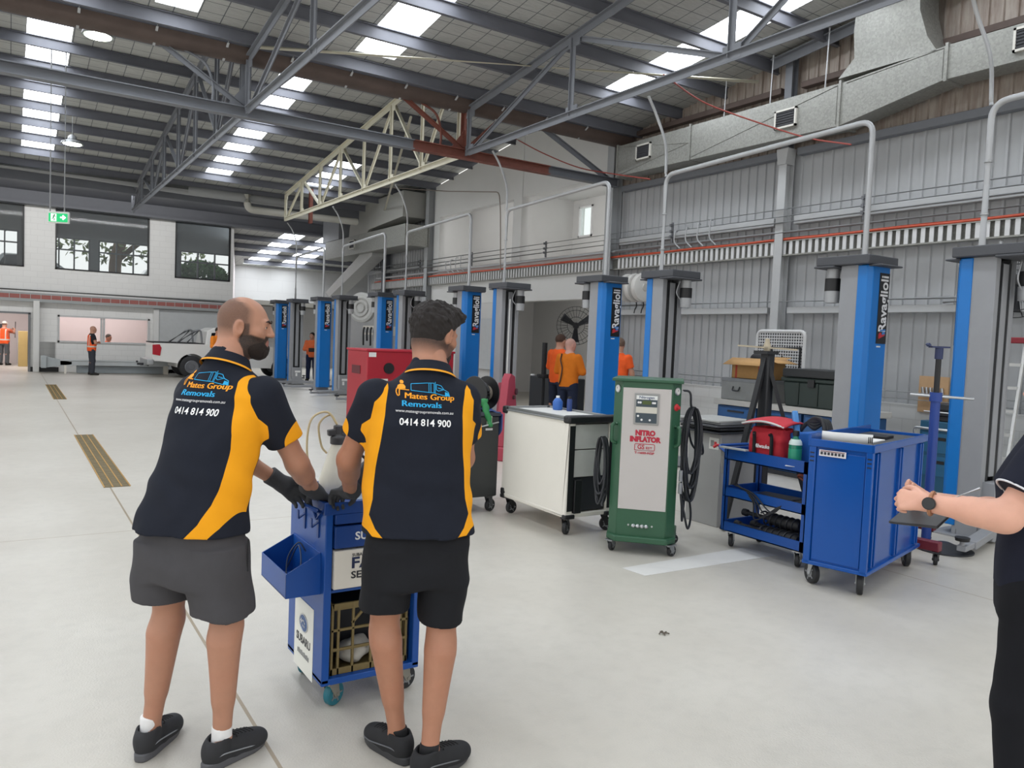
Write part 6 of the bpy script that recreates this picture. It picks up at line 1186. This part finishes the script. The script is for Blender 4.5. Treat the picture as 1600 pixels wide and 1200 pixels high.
# ---------------------------------------------------------------- the dark-haired man in black shorts
def man_two():
    az = radians(20)
    J = dict(head=(.055, .16, 1.715), look=(radians(46), radians(17)), neck=(.03, .075, 1.575),
             shoulder=((-.185, .055, 1.455), (.165, .06, 1.445)), elbow=((-.28, .14, 1.2), (.2, .2, 1.2)), wrist=((-.265, .36, 1.025), (.2, .42, 1.07)),
             hip=((-.11, 0, .92), (.09, 0, .92)), knee=((-.122, .04, .53), (.1, -.02, .51)), ankle=((-.055, .03, .09), (.055, -.12, .09)), toe=(-.55, .95),
             torso=[(.86, -.005, 0, .16, .1), (1.0, -.01, .01, .16, .1), (1.2, -.01, .02, .15, .1), (1.38, 0, .04, .16, .1), (1.5, 0.01, .06, .12, .08), (1.56, .02, .07, .07, .06)])
    def hm(q):
        x, y, z = np.abs(q[:, 0]), q[:, 1], q[:, 2]; fade = np.clip((z+.115)/.06, 0, 1)*np.clip((.035-y+.3*np.clip(z-.03, 0, 1))/.02, 0, 1); bd = np.clip((-.03-z+.2*np.clip(.06-y, -.05, .02))/.012, 0, 1)*np.clip((y-.0)/.02, 0, 1)*np.clip((z+.14)/.01, 0, 1); burn = np.clip((.016-np.abs(y-.012))/.008, 0, 1)*(x > .055)*np.clip((z+.08)/.02, 0, 1)
        return np.maximum(np.maximum(fade*.95, bd*.8), burn*.8)*(1-np.clip((x-.079)/.002, 0, 1))
    J['hairmask'] = hm
    p, Hm, Hc = person('dark-haired man seen from behind in navy and gold polo and black shorts', (1.37, 2.74), az, J, 'AE7C63', '221C1A', h=.0048)
    def hairf(P):
        q = (P-Hc) @ Hm; low = -.062+.072*np.clip((q[:, 1]+.045)/.05, 0, 1); tp = np.clip((q[:, 2]-low)/.085, 0, 1); th = tp*.017+.0012+np.clip(q[:, 1]*.09, 0, .012)*np.clip(q[:, 2]*20, 0, 1); d = smin(ell(q, (0, -.014, .03), (.078, .099, .09)), ell(q, (0, -.03, -.03), (.066, .07, .07)), .03); d = smin(d, ell(q, (0, .05, .088), (.055, .045, .024)), .03)-th-tp*(.0046*wob(q, 7.5)+.003*wob(q, 15, 1.))
        cut = smax(low-q[:, 2], (q[:, 1]-.05)-.9*np.clip(q[:, 2]-.05, -.05, .2), .012); return smax(d, cut, .01)
    patch(p, 'hair', hairf, .0036, M('241E1C', .75, 0, .35, 90, .5), Hc+Hm @ A3((0, 0, .05)), .16, 0)
    def beard(P):
        q = (P-Hc) @ Hm; d = head_sdf(q)-.006-.0015*wob(q, 14); m = ell(q, (0, .045, -.088), (.06, .064, .055)); m = smax(m, -(ell(q, (0, .11, -.06), (.024, .03, .012))), .005); m = smax(m, -(ell(q, (0, .11, -.02), (.05, .06, .026))), .008); return smax(d, m, .006)
    patch(p, 'beard', beard, .0035, M('3A2C25', .9, 0, .3, 160, .6), Hc+Hm @ A3((0, .04, -.08)), .1, 1)
    T = [(.935, -.008, .0, .222, .16), (1.0, -.01, .005, .216, .15), (1.12, -.014, .01, .207, .137), (1.25, -.012, .02, .208, .135), (1.36, -.006, .035, .212, .132), (1.44, 0, .05, .2, .122), (1.5, .01, .06, .165, .105), (1.535, .018, .068, .118, .088), (1.57, .025, .075, .08, .07)]
    sl = [(J['shoulder'][0], A3(J['shoulder'][0])*.4+A3(J['elbow'][0])*.6), (J['shoulder'][1], A3(J['shoulder'][1])*.4+A3(J['elbow'][1])*.6)]
    def tor(P): return stack(P, T, 2.35)
    def slv(P): return np.minimum(*[smax(seg(P, a, np.array(b)*1.+(A3(b)-A3(a))*.4, .079, .073), (P-A3(b)) @ ((A3(b)-A3(a))/np.linalg.norm(A3(b)-A3(a))), .004) for a, b in sl])
    def shirt(P):
        d = smin(smin(tor(P), seg(P, (.02, .055, 1.46), (.03, .085, 1.575), .1, .08), .03), slv(P), .03); d = d+.0045*wob(P, 1.3, 1.4)+.0025*wob(P, 2.3, 2.)+.0035*np.sin(36*P[:, 2]-24*P[:, 0]+3*np.sin(9*P[:, 0]))*np.abs(np.sin(6*P[:, 0]-5*P[:, 2]))*np.clip((1.3-P[:, 2])*4, 0, 1)*np.clip((P[:, 2]-.95)*6, 0, 1)
        d = smax(d, -(stack(P, [(r[0], r[1], r[2], r[3]-.016, r[4]-.016) for r in T if r[0] < .95]+[(.8, 0, 0, .21, .14), (.99, T[1][1], T[1][2], .17, .1)], 2.35)), .004)
        for a, b in sl: d = smax(d, -seg(P, A3(a)*.3+A3(b)*.7, A3(b)+(A3(b)-A3(a)), .054), .004)
        return d
    def panel(V):
        x, y, z = V[:, 0], V[:, 1], V[:, 2]; out = np.full(len(V), -1.)
        for s in (1, -1):
            cx = np.interp(z, [r[0] for r in T], [r[1] for r in T]); cy = np.interp(z, [r[0] for r in T], [r[2] for r in T]); u = s*(x-cx)
            inner = np.interp(z, [.9, .93, .97, 1.02, 1.08, 1.2, 1.3, 1.4, 1.5, 1.55], [.1, .135, .17, .192, .178, .17, .158, .15, .15, .165]); outer = np.interp(z, [.9, .96, 1.0, 1.2, 1.3, 1.38, 1.5, 1.55], [.14, .2, .3, .3, .3, .2, .188, .17]); f = np.minimum(np.minimum(u-inner, outer-u), .015-(y-cy)); f = np.minimum(f, np.where(z > 1.28, (-(y-cy)-.015), 1)); f = np.minimum(f, slv(V)-tor(V)+.012); out = np.maximum(out, f)
            a, b = sl[1 if s > 0 else 0]; out = np.maximum(out, .05-np.linalg.norm(V-(A3(b)+A3((s*.075, -.02, .025))), axis=1))
        return out
    sh = smesh('polo_shirt', shirt, (-.42, -.2, .88), (.4, .42, 1.62), .0055, SHIRT, p, dict(panel=panel), 1)
    collar(sh, (.03, .083, 1.568), (.08, .3, 1), .08, NAVYM, GOLDM); back_print(sh, .004, 1.472, -.035)
    W = [(.68, -.005, .0, .205, .13), (.8, -.008, 0, .215, .14), (.92, -.008, .0, .205, .128), (.98, -.008, .0, .18, .11)]
    L = [(.625, -.125, .015, .1, .11), (.75, -.118, .005, .1, .122), (.88, -.1, 0, .1, .125)]; R = [(.57, .1, .008, .092, .108), (.75, .1, .005, .1, .122), (.88, .09, 0, .1, .125)]
    def shorts(P):
        d = smin(smax(stack(P, W, 2.4), .73-P[:, 2], .02), np.minimum(stack(P, L, 2.3), stack(P, R, 2.3)), .02)+.005*wob(P, 1.2, 3.)+.003*np.sin(30*P[:, 2]-22*P[:, 0]); d = smax(d, -stack(P, [(.5, -.127, .015, .086, .095), (.7, -.12, .012, .08, .09)], 2.3), .004); return smax(d, -stack(P, [(.5, .1, .008, .08, .094), (.67, .1, .01, .075, .09)], 2.3), .004)
    smesh('shorts', shorts, (-.3, -.2, .54), (.28, .22, 1.02), .006, cloth('1C1D21', None, 'black_shorts'), p, None, 2)
    sm, ss, lc = M('202124', .8, 0, .1, 40), M('37383B', .6), M('151517', .8)
    for s in (0, 1): shoe(p, J['ankle'][s], J['toe'][s], sm, ss, lc, 1.0, trim=M('6A6C70', .5), sockmat=M('1A1B1E', .85, 0, .05, 50), sockh=.13)
    hands = ((A3(J['wrist'][0]), (-.45, .85, -.25), (-.1, -.25, -1), 1), (A3(J['wrist'][1]), (.0, .9, -.4), (-.3, -.3, -.9), -1))
    for W_, f, n, s in hands:
        f_ = A3(f)/np.linalg.norm(f)
        gl = lambda P, W_=W_, f=f, n=n, s=s, f_=f_: smin(hand_sdf(P, W_, f, n, s, .75, 1.1, .06), smax(seg(P, W_-f_*.05, W_+f_*.02, .04, .036), -((P-(W_-f_*.035)) @ f_), .004), .015)
        patch(p, 'glove', gl, .0032, GLOVE, W_+f_*.07, .17, 1)
    return p
man_two()
# ================================================================ the other people
def garment(J, T, k, s_end, fold=.004, sl_r=(.075, .066), cut=True):
    sl = []
    for s in (0, 1):
        a, b, c = A3(J['shoulder'][s]), A3(J['elbow'][s]), A3(J['wrist'][s]); sl.append((a, b, c))
    def f(P):
        d = stack(P, T, 2.4)
        for a, b, c in sl:
            if s_end <= 1: e = a+(b-a)*s_end; u = (b-a)/np.linalg.norm(b-a); g = smax(seg(P, a, a+(b-a)*1.1, *sl_r), (P-e) @ u, .004)
            else: e = b+(c-b)*(s_end-1); g = smin(seg(P, a, b, *sl_r), seg(P, b, e, sl_r[1], sl_r[1]*.78), .02)
            d = smin(d, g, .03)
        return d+fold*wob(P, 1.4, k)
    return f
def worker(label, base, az, top, legs, pose='down', hair='3A2C24', haircut='short', look=(0, 0), scale=1., skin_c='BF8F78', sleeve=.6, vest=None, cap=None, seated=False, h=.011, lean=0., extra=None, group=None):
    P_ = dict(down=(((-.25, .03, 1.16), (.25, .03, 1.16)), ((-.26, .12, .9), (.26, .12, .9))), crossed=(((-.26, .06, 1.15), (.26, .06, 1.15)), ((.06, .2, 1.17), (-.07, .17, 1.13))), front=(((-.25, .06, 1.14), (.25, .06, 1.14)), ((-.1, .3, 1.12), (.1, .3, 1.12))), raised=(((-.24, .05, 1.16), (.27, .2, 1.3)), ((-.2, .22, 1.02), (.2, .42, 1.45))))[pose]
    J = dict(head=(0, .05+lean, 1.63), look=look, neck=(0, .01+lean*.8, 1.47), shoulder=((-.18, lean*.7, 1.4), (.18, lean*.7, 1.4)), elbow=P_[0], wrist=P_[1], hip=((-.1, 0, .9), (.1, 0, .9)), knee=((-.12, .03, .5), (.11, .02, .5)), ankle=((-.13, 0, .09), (.12, .0, .09)), toe=(-.2, .2),
             torso=[(.86, 0, 0, .15, .09), (1.05, 0, .01, .145, .095), (1.3, 0, .01+lean*.5, .16, .095), (1.43, 0, lean*.7, .13, .08), (1.48, 0, lean*.8, .07, .06)])
    if seated: J.update(knee=((-.13, .42, .88), (.13, .42, .88)), ankle=((-.13, .42, .48), (.13, .42, .48)))
    J['hairmask'] = lambda q: np.clip((.02-q[:, 1]+.9*np.clip(q[:, 2]-.04, -.05, .2))/.02, 0, 1)*np.clip((q[:, 2]+.04)/.03, 0, 1)*(.9 if haircut != 'bald' else .3)*(np.abs(q[:, 0]) < .079)
    hs = [((-.0, .7, -.5) if pose == 'down' else (.8 if s == 0 else -.8, .5, 0), (1 if s == 0 else -1, -.3, -.2), 1 if s == 0 else -1, .7) for s in (0, 1)]
    if pose == 'down': hs = [((0, .2, -1), (1 if s == 0 else -1, .0, 0), 1 if s == 0 else -1, .4) for s in (0, 1)]
    p, Hm, Hc = person(label, base, az, J, skin_c, hair, h, 1., hands=hs, group=group, full=True)
    if haircut == 'short' and not cap:
        def hf(P): q = (P-Hc) @ Hm; return smax(ell(q, (0, -.016, .035), (.081, .102, .094))-.006-.003*wob(q, 9), smax(-q[:, 2]-.005+.3*np.clip(q[:, 1], -.05, .1), q[:, 1]-.05-.9*np.clip(q[:, 2]-.05, -.05, .2), .01), .01)
        patch(p, 'hair', hf, .007, M(hair, .85, 0, .3, 90), Hc+Hm @ A3((0, 0, .05)), .16, 1)
    if cap:
        def cf(P): q = (P-Hc) @ Hm; return smax(ell(q, (0, -.014, .04), (.086, .105, .092)), .03-q[:, 2], .006)
        c_ = patch(p, 'cap', cf, .007, cloth(cap), Hc+Hm @ A3((0, 0, .06)), .17, 1)
        def br(P): q = (P-Hc) @ Hm; return smax(ell(q, (0, .1, .045), (.075, .085, .012)), .05-q[:, 1], .004)
        patch(p, 'cap_peak', br, .006, cloth(cap), Hc+Hm @ A3((0, .1, .045)), .12, 1)
    T = [(.86, 0, 0, .185, .12), (.98, 0, 0, .19, .13), (1.1, 0, .01, .185, .132), (1.28, 0, .01+lean*.5, .195, .125), (1.38, 0, lean*.65, .185, .11), (1.44, 0, lean*.75, .14, .09), (1.49, 0, lean*.8+.01, .085, .075)]
    g = garment(J, T, len(label), sleeve); tp = smesh('top', g, (-.48, -.3, .82), (.48, .62, 1.6), h*.9, cloth(*top) if isinstance(top, tuple) else cloth(top), p, None, 1)
    if vest:
        TV = [(r[0], r[1], r[2], r[3]+.012, r[4]+.012) for r in T if r[0] < 1.45]
        def vf(P):
            d = stack(P, TV, 2.4)+.003*wob(P, 1.5); d = smax(d, np.abs(P[:, 0])-.155-.3*np.clip(1.2-P[:, 2], 0, .2), .01); return smax(d, -smax(np.abs(P[:, 0])-.3*np.clip(P[:, 2]-1.2, 0, 1), .05-P[:, 1], .004), .006)
        band = lambda V: np.maximum(.026-np.abs(V[:, 2]-1.02), .02-np.abs(np.abs(V[:, 0])-.11)-np.where(V[:, 2] > 1.05, 0, 1))
        smesh('hi_vis_vest', vf, (-.3, -.3, .84), (.3, .3, 1.48), h*.8, cloth(vest, 'C9C6BC'), p, dict(panel=band), 1)
    K, A_, H_ = J['knee'], J['ankle'], J['hip']
    def tf(P):
        d = stack(P, [(.82, 0, 0, .175, .115), (1.0, 0, 0, .175, .115)], 2.4)
        for s in (0, 1):
            an = A3(A_[s]); d = smin(d, smin(seg(P, H_[s], K[s], .1, .08), smax(seg(P, K[s], an-A3((0, 0, .04)), .08, .068), an[2]-.03-P[:, 2], .004), .03), .03)
        return d+.005*wob(P, 1.1, 2)
    smesh('trousers', tf, (-.32, -.25, .0), (.32, .6, 1.04), h, cloth(legs), p, None, 1)
    if not seated:
        for s in (0, 1): shoe(p, A_[s], J['toe'][s], M('26241F', .8), M('1B1B1B', .7), RUB, 1.0)
    p.scale = (scale,)*3; return p, J, Hm, Hc
VO = 'F0602E'
worker('balding man in an orange vest with folded arms before the platform lift', (2.32, 29.35), radians(80), '25252B', '3A3D44', 'crossed', '6E6258', 'bald', (0, 0), .93, vest=VO)
q, *_ = worker('person in a pale cap and orange vest inside the far doorway', (-.15, 35.2), radians(25), 'C96A50', '5C6064', 'raised', cap='D8D2C8', scale=.95, vest=VO); 
MB().tube([(.2, .46, 1.1), (.2, .48, 1.75)], .014, 6).build('held_rod', BLACK, q)
worker('seated person in an orange top seen through the office window', (3.15, 33.2), radians(120), VO, '3A3D44', 'front', '5E5650', 'short', (0, .1), 1., seated=True)[0].location.z = -.42
o = thing('office_chair', 'chair under the seated person behind the office window', 'chair', (3.1, 33.2, 0)); MB().box(-.22, -.22, .38, .22, .22, .44).build('seat', DARK, o, bevel=.02); MB().cyl((0, 0, .03), (0, 0, .38), .03).build('column', DARK, o); MB().lathe([(0, 0), (.25, 0), (.25, .03), (0, .03)]).build('base', DARK, o); MB().box(-.24, -.2, .5, -.2, .2, .85).build('backrest', DARK, o, bevel=.01)
worker('person in an orange top half hidden by the head of the bearded man', (5.72, 26.6), radians(150), 'F08A2E', '2C3142', 'front', '3A2C24', 'short', (0, 0), 1., sleeve=1.8)
q, J_, *_ = worker('dark-haired man in orange jacket and navy trousers by the pickup', (9.05, 27.1), radians(200), 'F07A4A', '232C48', 'front', '2A221E', 'short', (.6, 0), .98, sleeve=1.9)
MB().box(-.1, .32, 1.06, .1, .44, 1.2).build('held_case', BLACK, q, bevel=.02)
q, *_ = worker('man in a rust-orange hoodie and navy trousers with folded arms, black strap on his back', (8.85, 11.7), radians(65), 'D2741F', '232A3E', 'crossed', '9A8A80', 'bald', (.5, .05), 1.03, 'C9988A', sleeve=1.9)
MB().tube(bez([(-.12, -.06, 1.46), (-.1, -.135, 1.35), (-.06, -.14, 1.2), (-.08, -.145, 1.0), (-.12, -.13, .9)]), .011, 6).build('strap', BLACK, q)
worker('brown-haired person in orange hidden behind the man in the hoodie', (9.2, 12.5), radians(75), 'F2652A', '2C3142', 'crossed', '4A352A', 'short', (.2, 0), 1.07, sleeve=1.9)
worker('man in an orange T-shirt with his back turned, between the post and the hose reels', (9.5, 11.05), radians(60), 'F4622C', '232A3E', 'down', '6A564A', 'short', (-.5, 0), 1.05, sleeve=.7)
def woman():
    az = radians(-24); base = (3.09, 1.24)
    J = dict(head=(0, -.01, 1.55), look=(0, .15), neck=(0, -.02, 1.4), shoulder=((-.16, 0, 1.33), (.16, 0, 1.33)), elbow=((-.25, .12, 1.125), (.23, .06, 1.06)), wrist=((-.22, .345, 1.135), (.06, .33, 1.1)), hip=((-.1, 0, .85), (.1, 0, .85)), knee=((-.1, .05, .47), (.11, .0, .47)), ankle=((-.11, .03, .09), (.12, -.06, .09)), toe=(0, .1), hs=.95,
             torso=[(.82, 0, 0, .14, .1), (1.0, 0, .01, .13, .1), (1.22, 0, .02, .14, .1), (1.36, 0, 0, .11, .08), (1.41, 0, 0, .06, .055)])
    J['hairmask'] = lambda q: np.clip((.02-q[:, 1])/.02, 0, 1)*np.clip((q[:, 2]+.05)/.03, 0, 1)*.9
    p, Hm, Hc = person('person in navy polo and black trousers at the right edge, watch on wrist', base, az, J, 'DDA993', '3A2A22', .0055, 1.06, hands=[((.18, .95, -.03), (.85, -.15, -.5), 1, .95, .95), ((-.5, .85, .1), (-.3, .1, .9), -1, .6, .95)])
    def hf(P): q = (P-Hc) @ Hm; return smin(smax(ell(q, (0, -.02, .03), (.085, .108, .1)), q[:, 1]-.05-.9*np.clip(q[:, 2]-.04, -.1, .2), .012), seg(q, (0, -.09, .02), (0, -.15, -.12), .05, .025), .03)+.004*wob(q, 9)
    patch(p, 'hair', hf, .007, M('3A2A22', .8, 0, .3, 60), Hc+Hm @ A3((0, -.03, 0)), .22, 1)
    T = [(.86, 0, .01, .175, .135), (.95, 0, .012, .17, .132), (1.08, 0, .02, .155, .125), (1.22, 0, .03, .17, .135), (1.33, 0, .005, .16, .105), (1.38, 0, 0, .11, .085), (1.43, 0, .0, .07, .066)]
    g = garment(J, T, 3, .66, .004, (.088, .085)); tp = smesh('polo_shirt', g, (-.42, -.24, .82), (.42, .3, 1.5), .006, cloth('1A1D2B'), p, None, 1)
    for s in (0, 1):
        a, b = A3(J['shoulder'][s]), A3(J['elbow'][s]); u = Vector((b-a)).normalized(); e = Vector(a+(b-a)*.66); MB().torus(e, .085, .0035, u, 36, 8).build('sleeve_trim', M('DEDEE2', .7), tp)
    def tf(P):
        d = stack(P, [(.78, 0, 0, .175, .14), (.86, 0, .0, .178, .142), (.94, 0, .005, .16, .125)], 2.4)
        for s in (0, 1): d = smin(d, smin(seg(P, A3(J['hip'][s])+A3((0, .01, 0)), J['knee'][s], .105, .075), smax(seg(P, J['knee'][s], A3(J['ankle'][s]), .075, .055), .06-P[:, 2], .004), .03), .03)
        return d+.003*wob(P, 1.3, 1)
    smesh('trousers', tf, (-.3, -.25, 0), (.3, .25, 1.0), .007, cloth('15161B'), p, None, 1)
    for s in (0, 1): shoe(p, J['ankle'][s], J['toe'][s], M('1D1D20', .7), M('2B2B2E', .7), RUB, .9)
    W = Vector(J['wrist'][0]); f = (Vector(J['wrist'][0])-Vector(J['elbow'][0])).normalized(); side = Vector((-1, .1, .12)); side = (side-f*side.dot(f)).normalized(); c = W-f*.012
    wb = MB().torus(c, .037, .007, f, 32, 8).build('watch_strap', M('B07C5C', .35, .4), p); MB().cyl(c+side*.034, c+side*.046, .021, n=26).build('watch_case', M('2A2B2E', .25, .4), wb); MB().cyl(c+side*.046, c+side*.0475, .018, n=26).build('watch_face', M('1C2023', .2), wb)
    q = MB(); x, y, d_ = frame(f, (0, 0, 1)); h = W+f*.1; q.box(-.08, -.01, -.055, .09, .0, .055, None, (0, 0, 0)); o = q.build('held_phone', M('1E1F24', .4), p, bevel=.006); o.location = (-.13, .37, 1.065); o.rotation_euler = (1.25, .1, 1.2); p.scale = (1.05,)*3
    MB().tube([(-.1, .32, 1.12), (-.12, .2, 1.19)], .005, 8).build('held_pen', M('D9D9DC', .4), p)
woman()
# ================================================================ pickup on the far bay, the street outside
def pickup():
    t = thing('pickup_truck', 'white dual-cab pickup with a chrome sports bar parked before the far wall', 'pickup', (4.0, 28.0, 0)); PW = M('E9E9E6', .25, 0, .01); GLZ = M('14181C', .1)
    w = 1.8; r = .38; wx = (1.22, 4.35)
    arch = lambda cx, R_=.47: [(cx+R_*cos(a_), .36+R_*sin(a_)) for a_ in np.linspace(0, pi, 14)]
    body = [(.0, .62), (.05, .58), (wx[0]-.47, .5)]+arch(wx[0])[::-1]+[(wx[0]+.47, .38), (wx[1]-.47, .38)]+arch(wx[1])[::-1]+[(wx[1]+.47, .45), (5.15, .5), (5.22, .7), (5.18, .98), (5.0, 1.06), (3.75, 1.14), (1.62, 1.16), (.03, 1.16)]
    MB().prism(body, 0, w, lambda u, v, k: (u, k, v)).build('body', PW, t, bevel=.03, smooth=30)
    cab = [(1.64, 1.14), (1.72, 1.62), (1.95, 1.74), (2.9, 1.74), (3.15, 1.68), (3.8, 1.13)]; f = lambda u, v, k: (u, k+(.12 if k < .9 else -.12)*np.clip((v-1.14)/.6, 0, 1), v)
    MB().prism(cab, .05, w-.05, f).build('cab', PW, t, bevel=.03, smooth=30)
    mb = MB()
    for y in (.035, w-.035):
        s = 1 if y < .9 else -1
        for pts in ([(1.8, 1.2), (1.86, 1.56), (2.35, 1.6), (2.35, 1.2)], [(2.45, 1.2), (2.45, 1.6), (2.95, 1.6), (3.15, 1.5), (3.5, 1.2)]): mb.prism(pts, y-s*.006, y+s*.03, lambda u, v, k, s=s: (u, k+s*.12*(v-1.14)/.6, v))
    mb.add([(3.2, .2, 1.66), (3.2, w-.2, 1.66), (3.79, w-.1, 1.16), (3.79, .1, 1.16)], [(0, 1, 2, 3)]); mb.build('windows', GLZ, t)
    MB().box(.02, .05, 1.15, 1.62, w-.05, 1.19).build('tray_cover', M('1D1E20', .7), t, bevel=.01)
    mb = MB()
    for y in (.12, w-.12): mb.tube(elbow([(.75, y, 1.18), (1.35, y, 1.62), (1.5, y, 1.64), (1.55, y, 1.2)], .12), .035, 10); mb.tube([(1.05, y, 1.18), (1.42, y, 1.6)], .03, 8)
    mb.tube([(1.4, .12, 1.62), (1.4, w-.12, 1.62)], .035, 10); mb.build('sports_bar', M('8F9296', .3, .6), t)
    mb = MB(); mb.prism([(-.01, .78), (.22, .74), (.26, 1.0), (.2, 1.12), (-.01, 1.1)], -.012, .06, lambda u, v, k: (u, k, v)); mb.build('tail_light', M('B3182A', .25), t); MB().prism([(1.28, 1.2), (1.0, 1.2), (1.0, 1.19), (1.28, 1.19)], .9, 1.0, lambda u, v, k: (u, k, v)).build('tray_latch', DARK, t)
    mb = MB(); mb.box(-.16, .05, .42, .05, w-.05, .62); mb.build('rear_bumper', M('A9ACAE', .35, .5), t, bevel=.03); mb = MB(); mb.bar((-.16, .9, .42), (-.36, .9, .42), .07, .07); mb.ball((-.36, .9, .5), .035); mb.tube([(-.1, .2, .4), (-.3, .5, .4)], .02); mb.build('tow_bar', DARK, t)
    for x in wx:
        for y in (.02, w-.02-.24): wh = MB().lathe([(.2, 0), (.34, 0), (r, .03), (r, .21), (.34, .24), (.2, .24)], (x, y, r), (0, 1, 0), 32).build('wheel', RUB, t); MB().lathe([(0, -.012), (.09, -.012), (.1, .0), (.21, -.008), (.24, .012), (.24, .228), (.21, .248), (0, .248)], (x, y, r), (0, 1, 0), 24).build('rim', M('7C7F84', .35, .6), wh)
    for k in (0, 1):
        y = (-.005, w-.27)[k]; MB().prism([(5.0, .8), (5.2, .78), (5.19, .96), (4.9, 1.0)], y, y+.28, lambda u, v, q: (u, q, v)).build('headlight', M('D8DCDE', .15), t)
    mb = MB().box(3.55, -.16, 1.16, 3.65, .04, 1.34); mb.build('mirror', PW, t, bevel=.03)
    MB().box(4.05, -.004, .8, 4.12, -.001, 1.0) ; MB().box(1.95, -.012, 1.02, 2.1, .004, 1.05).build('door_handle', CHROME, t)
pickup()
tag(MB().box(.3, 34.4, 0, .6, 34.8, 1.32).build('tan_locker', M('C7AE72', .6), bevel=.01), 'tan upright locker inside the far doorway', 'locker')
tag(MB().box(-.5, 36.9, .9, -.1, 36.98, 1.55).build('notice_board', M('4A4A50', .5)), 'dark notice board on the wall inside the far doorway', 'board')
tag(MB().box(.3, 36.7, 0, .6, 36.95, 1.1).build('white_carton', WHITEP, bevel=.01), 'white carton at the back of the far doorway', 'carton')
# street level outside the upper rear windows
mb = MB(); mb.box(-14, 36.2, 2.9, 18, 60, 3.1); o = mb.build('ground_outside', M('8A8880', .8)); o['kind'] = 'structure'
def car(x, y, c, label, L=4.1):
    t = thing('parked_car', label, 'car', (x, y, 3.1)); P_ = M(c, .25, .2)
    lo = [(0, .3), (.1, .75), (.5, .85), (L-.9, .85), (L-.15, .72), (L, .45), (L-.05, .25), (.05, .25)]; MB().prism(lo, 0, 1.7, lambda u, v, k: (u, k, v)).build('body', P_, t, bevel=.06); MB().prism([(.35, .83), (.75, 1.38), (2.3, 1.42), (3.1, .85)], .12, 1.58, lambda u, v, k: (u, k, v)).build('cabin', P_, t, bevel=.06)
    mb = MB()
    for pts in ([(.6, .88), (.85, 1.3), (1.5, 1.34), (1.5, .88)], [(1.58, .88), (1.58, 1.34), (2.22, 1.34), (2.85, .88)]): mb.prism(pts, .1, .13, lambda u, v, k: (u, k, v))
    mb.build('windows', M('2A3238', .1), t)
    for wx in (.75, L-.8):
        for yy in (.02, 1.48): q = MB().lathe([(.15, 0), (.3, 0), (.32, .1), (.3, .2), (.15, .2)], (wx, yy, .32), (0, 1, 0)).build('wheel', RUB, t); MB().lathe([(0, -.01), (.2, -.012), (.2, .21), (0, .21)], (wx, yy, .32), (0, 1, 0)).build('rim', M('B0B3B6', .3, .5), q)
car(-1.0, 38.4, 'E4E8EC', 'silver parked car outside the middle upper window, left half'); car(4.9, 41.4, 'E8ECF0', 'pale parked car behind the trunk outside the middle upper window'); car(8.2, 44, '2FB8C8', 'turquoise parked car outside the right upper window, above the hedge')
def leafy(name, c, r, n, col, label, cat, seed, s=.16):
    rnd = np.random.RandomState(seed); mb = MB()
    for _ in range(n):
        d_ = rnd.normal(size=3); d_ /= np.linalg.norm(d_); k = rnd.uniform(.45, 1)**.5; p = Vector((c[0]+d_[0]*r[0]*k, c[1]+d_[1]*r[1]*k, c[2]+d_[2]*r[2]*k)); a_ = Vector(rnd.normal(size=3)).normalized(); b_ = a_.orthogonal().normalized(); mb.add([p-a_*s, p+b_*s*.5, p+a_*s, p-b_*s*.5], [(0, 1, 2, 3)])
    return mb
t = thing('street_tree', 'tree with a brown trunk outside the middle upper window', 'tree', (0, 0, 0)); MB().tube(bez([(4.05, 39.3, 3.1), (4.0, 39.3, 4.4), (4.25, 39.4, 5.6), (4.6, 39.4, 7)]), .26, 10).build('trunk', M('7C6450', .9, 0, .3, 5), t); MB().tube(bez([(4.1, 39.3, 4.6), (5.0, 39.2, 5.5), (5.9, 39.2, 6.2)]), .12, 8).build('branch', M('6E5A48', .9, 0, .3, 5), t)
leafy('', (4.3, 39.7, 6.2), (4.8, 1.2, 1.8), 900, '', '', '', 3, .17).build('leaves', M('7E8F5C', .8, 0, .3, 3), t)
o = leafy('', (7.45, 38.2, 3.9), (1.25, .6, .95), 3000, '', '', '', 5, .12).build('hedge', M('4F7A45', .8, 0, .35, 6)); tag(o, 'clipped green hedge outside the right upper window', 'hedge')
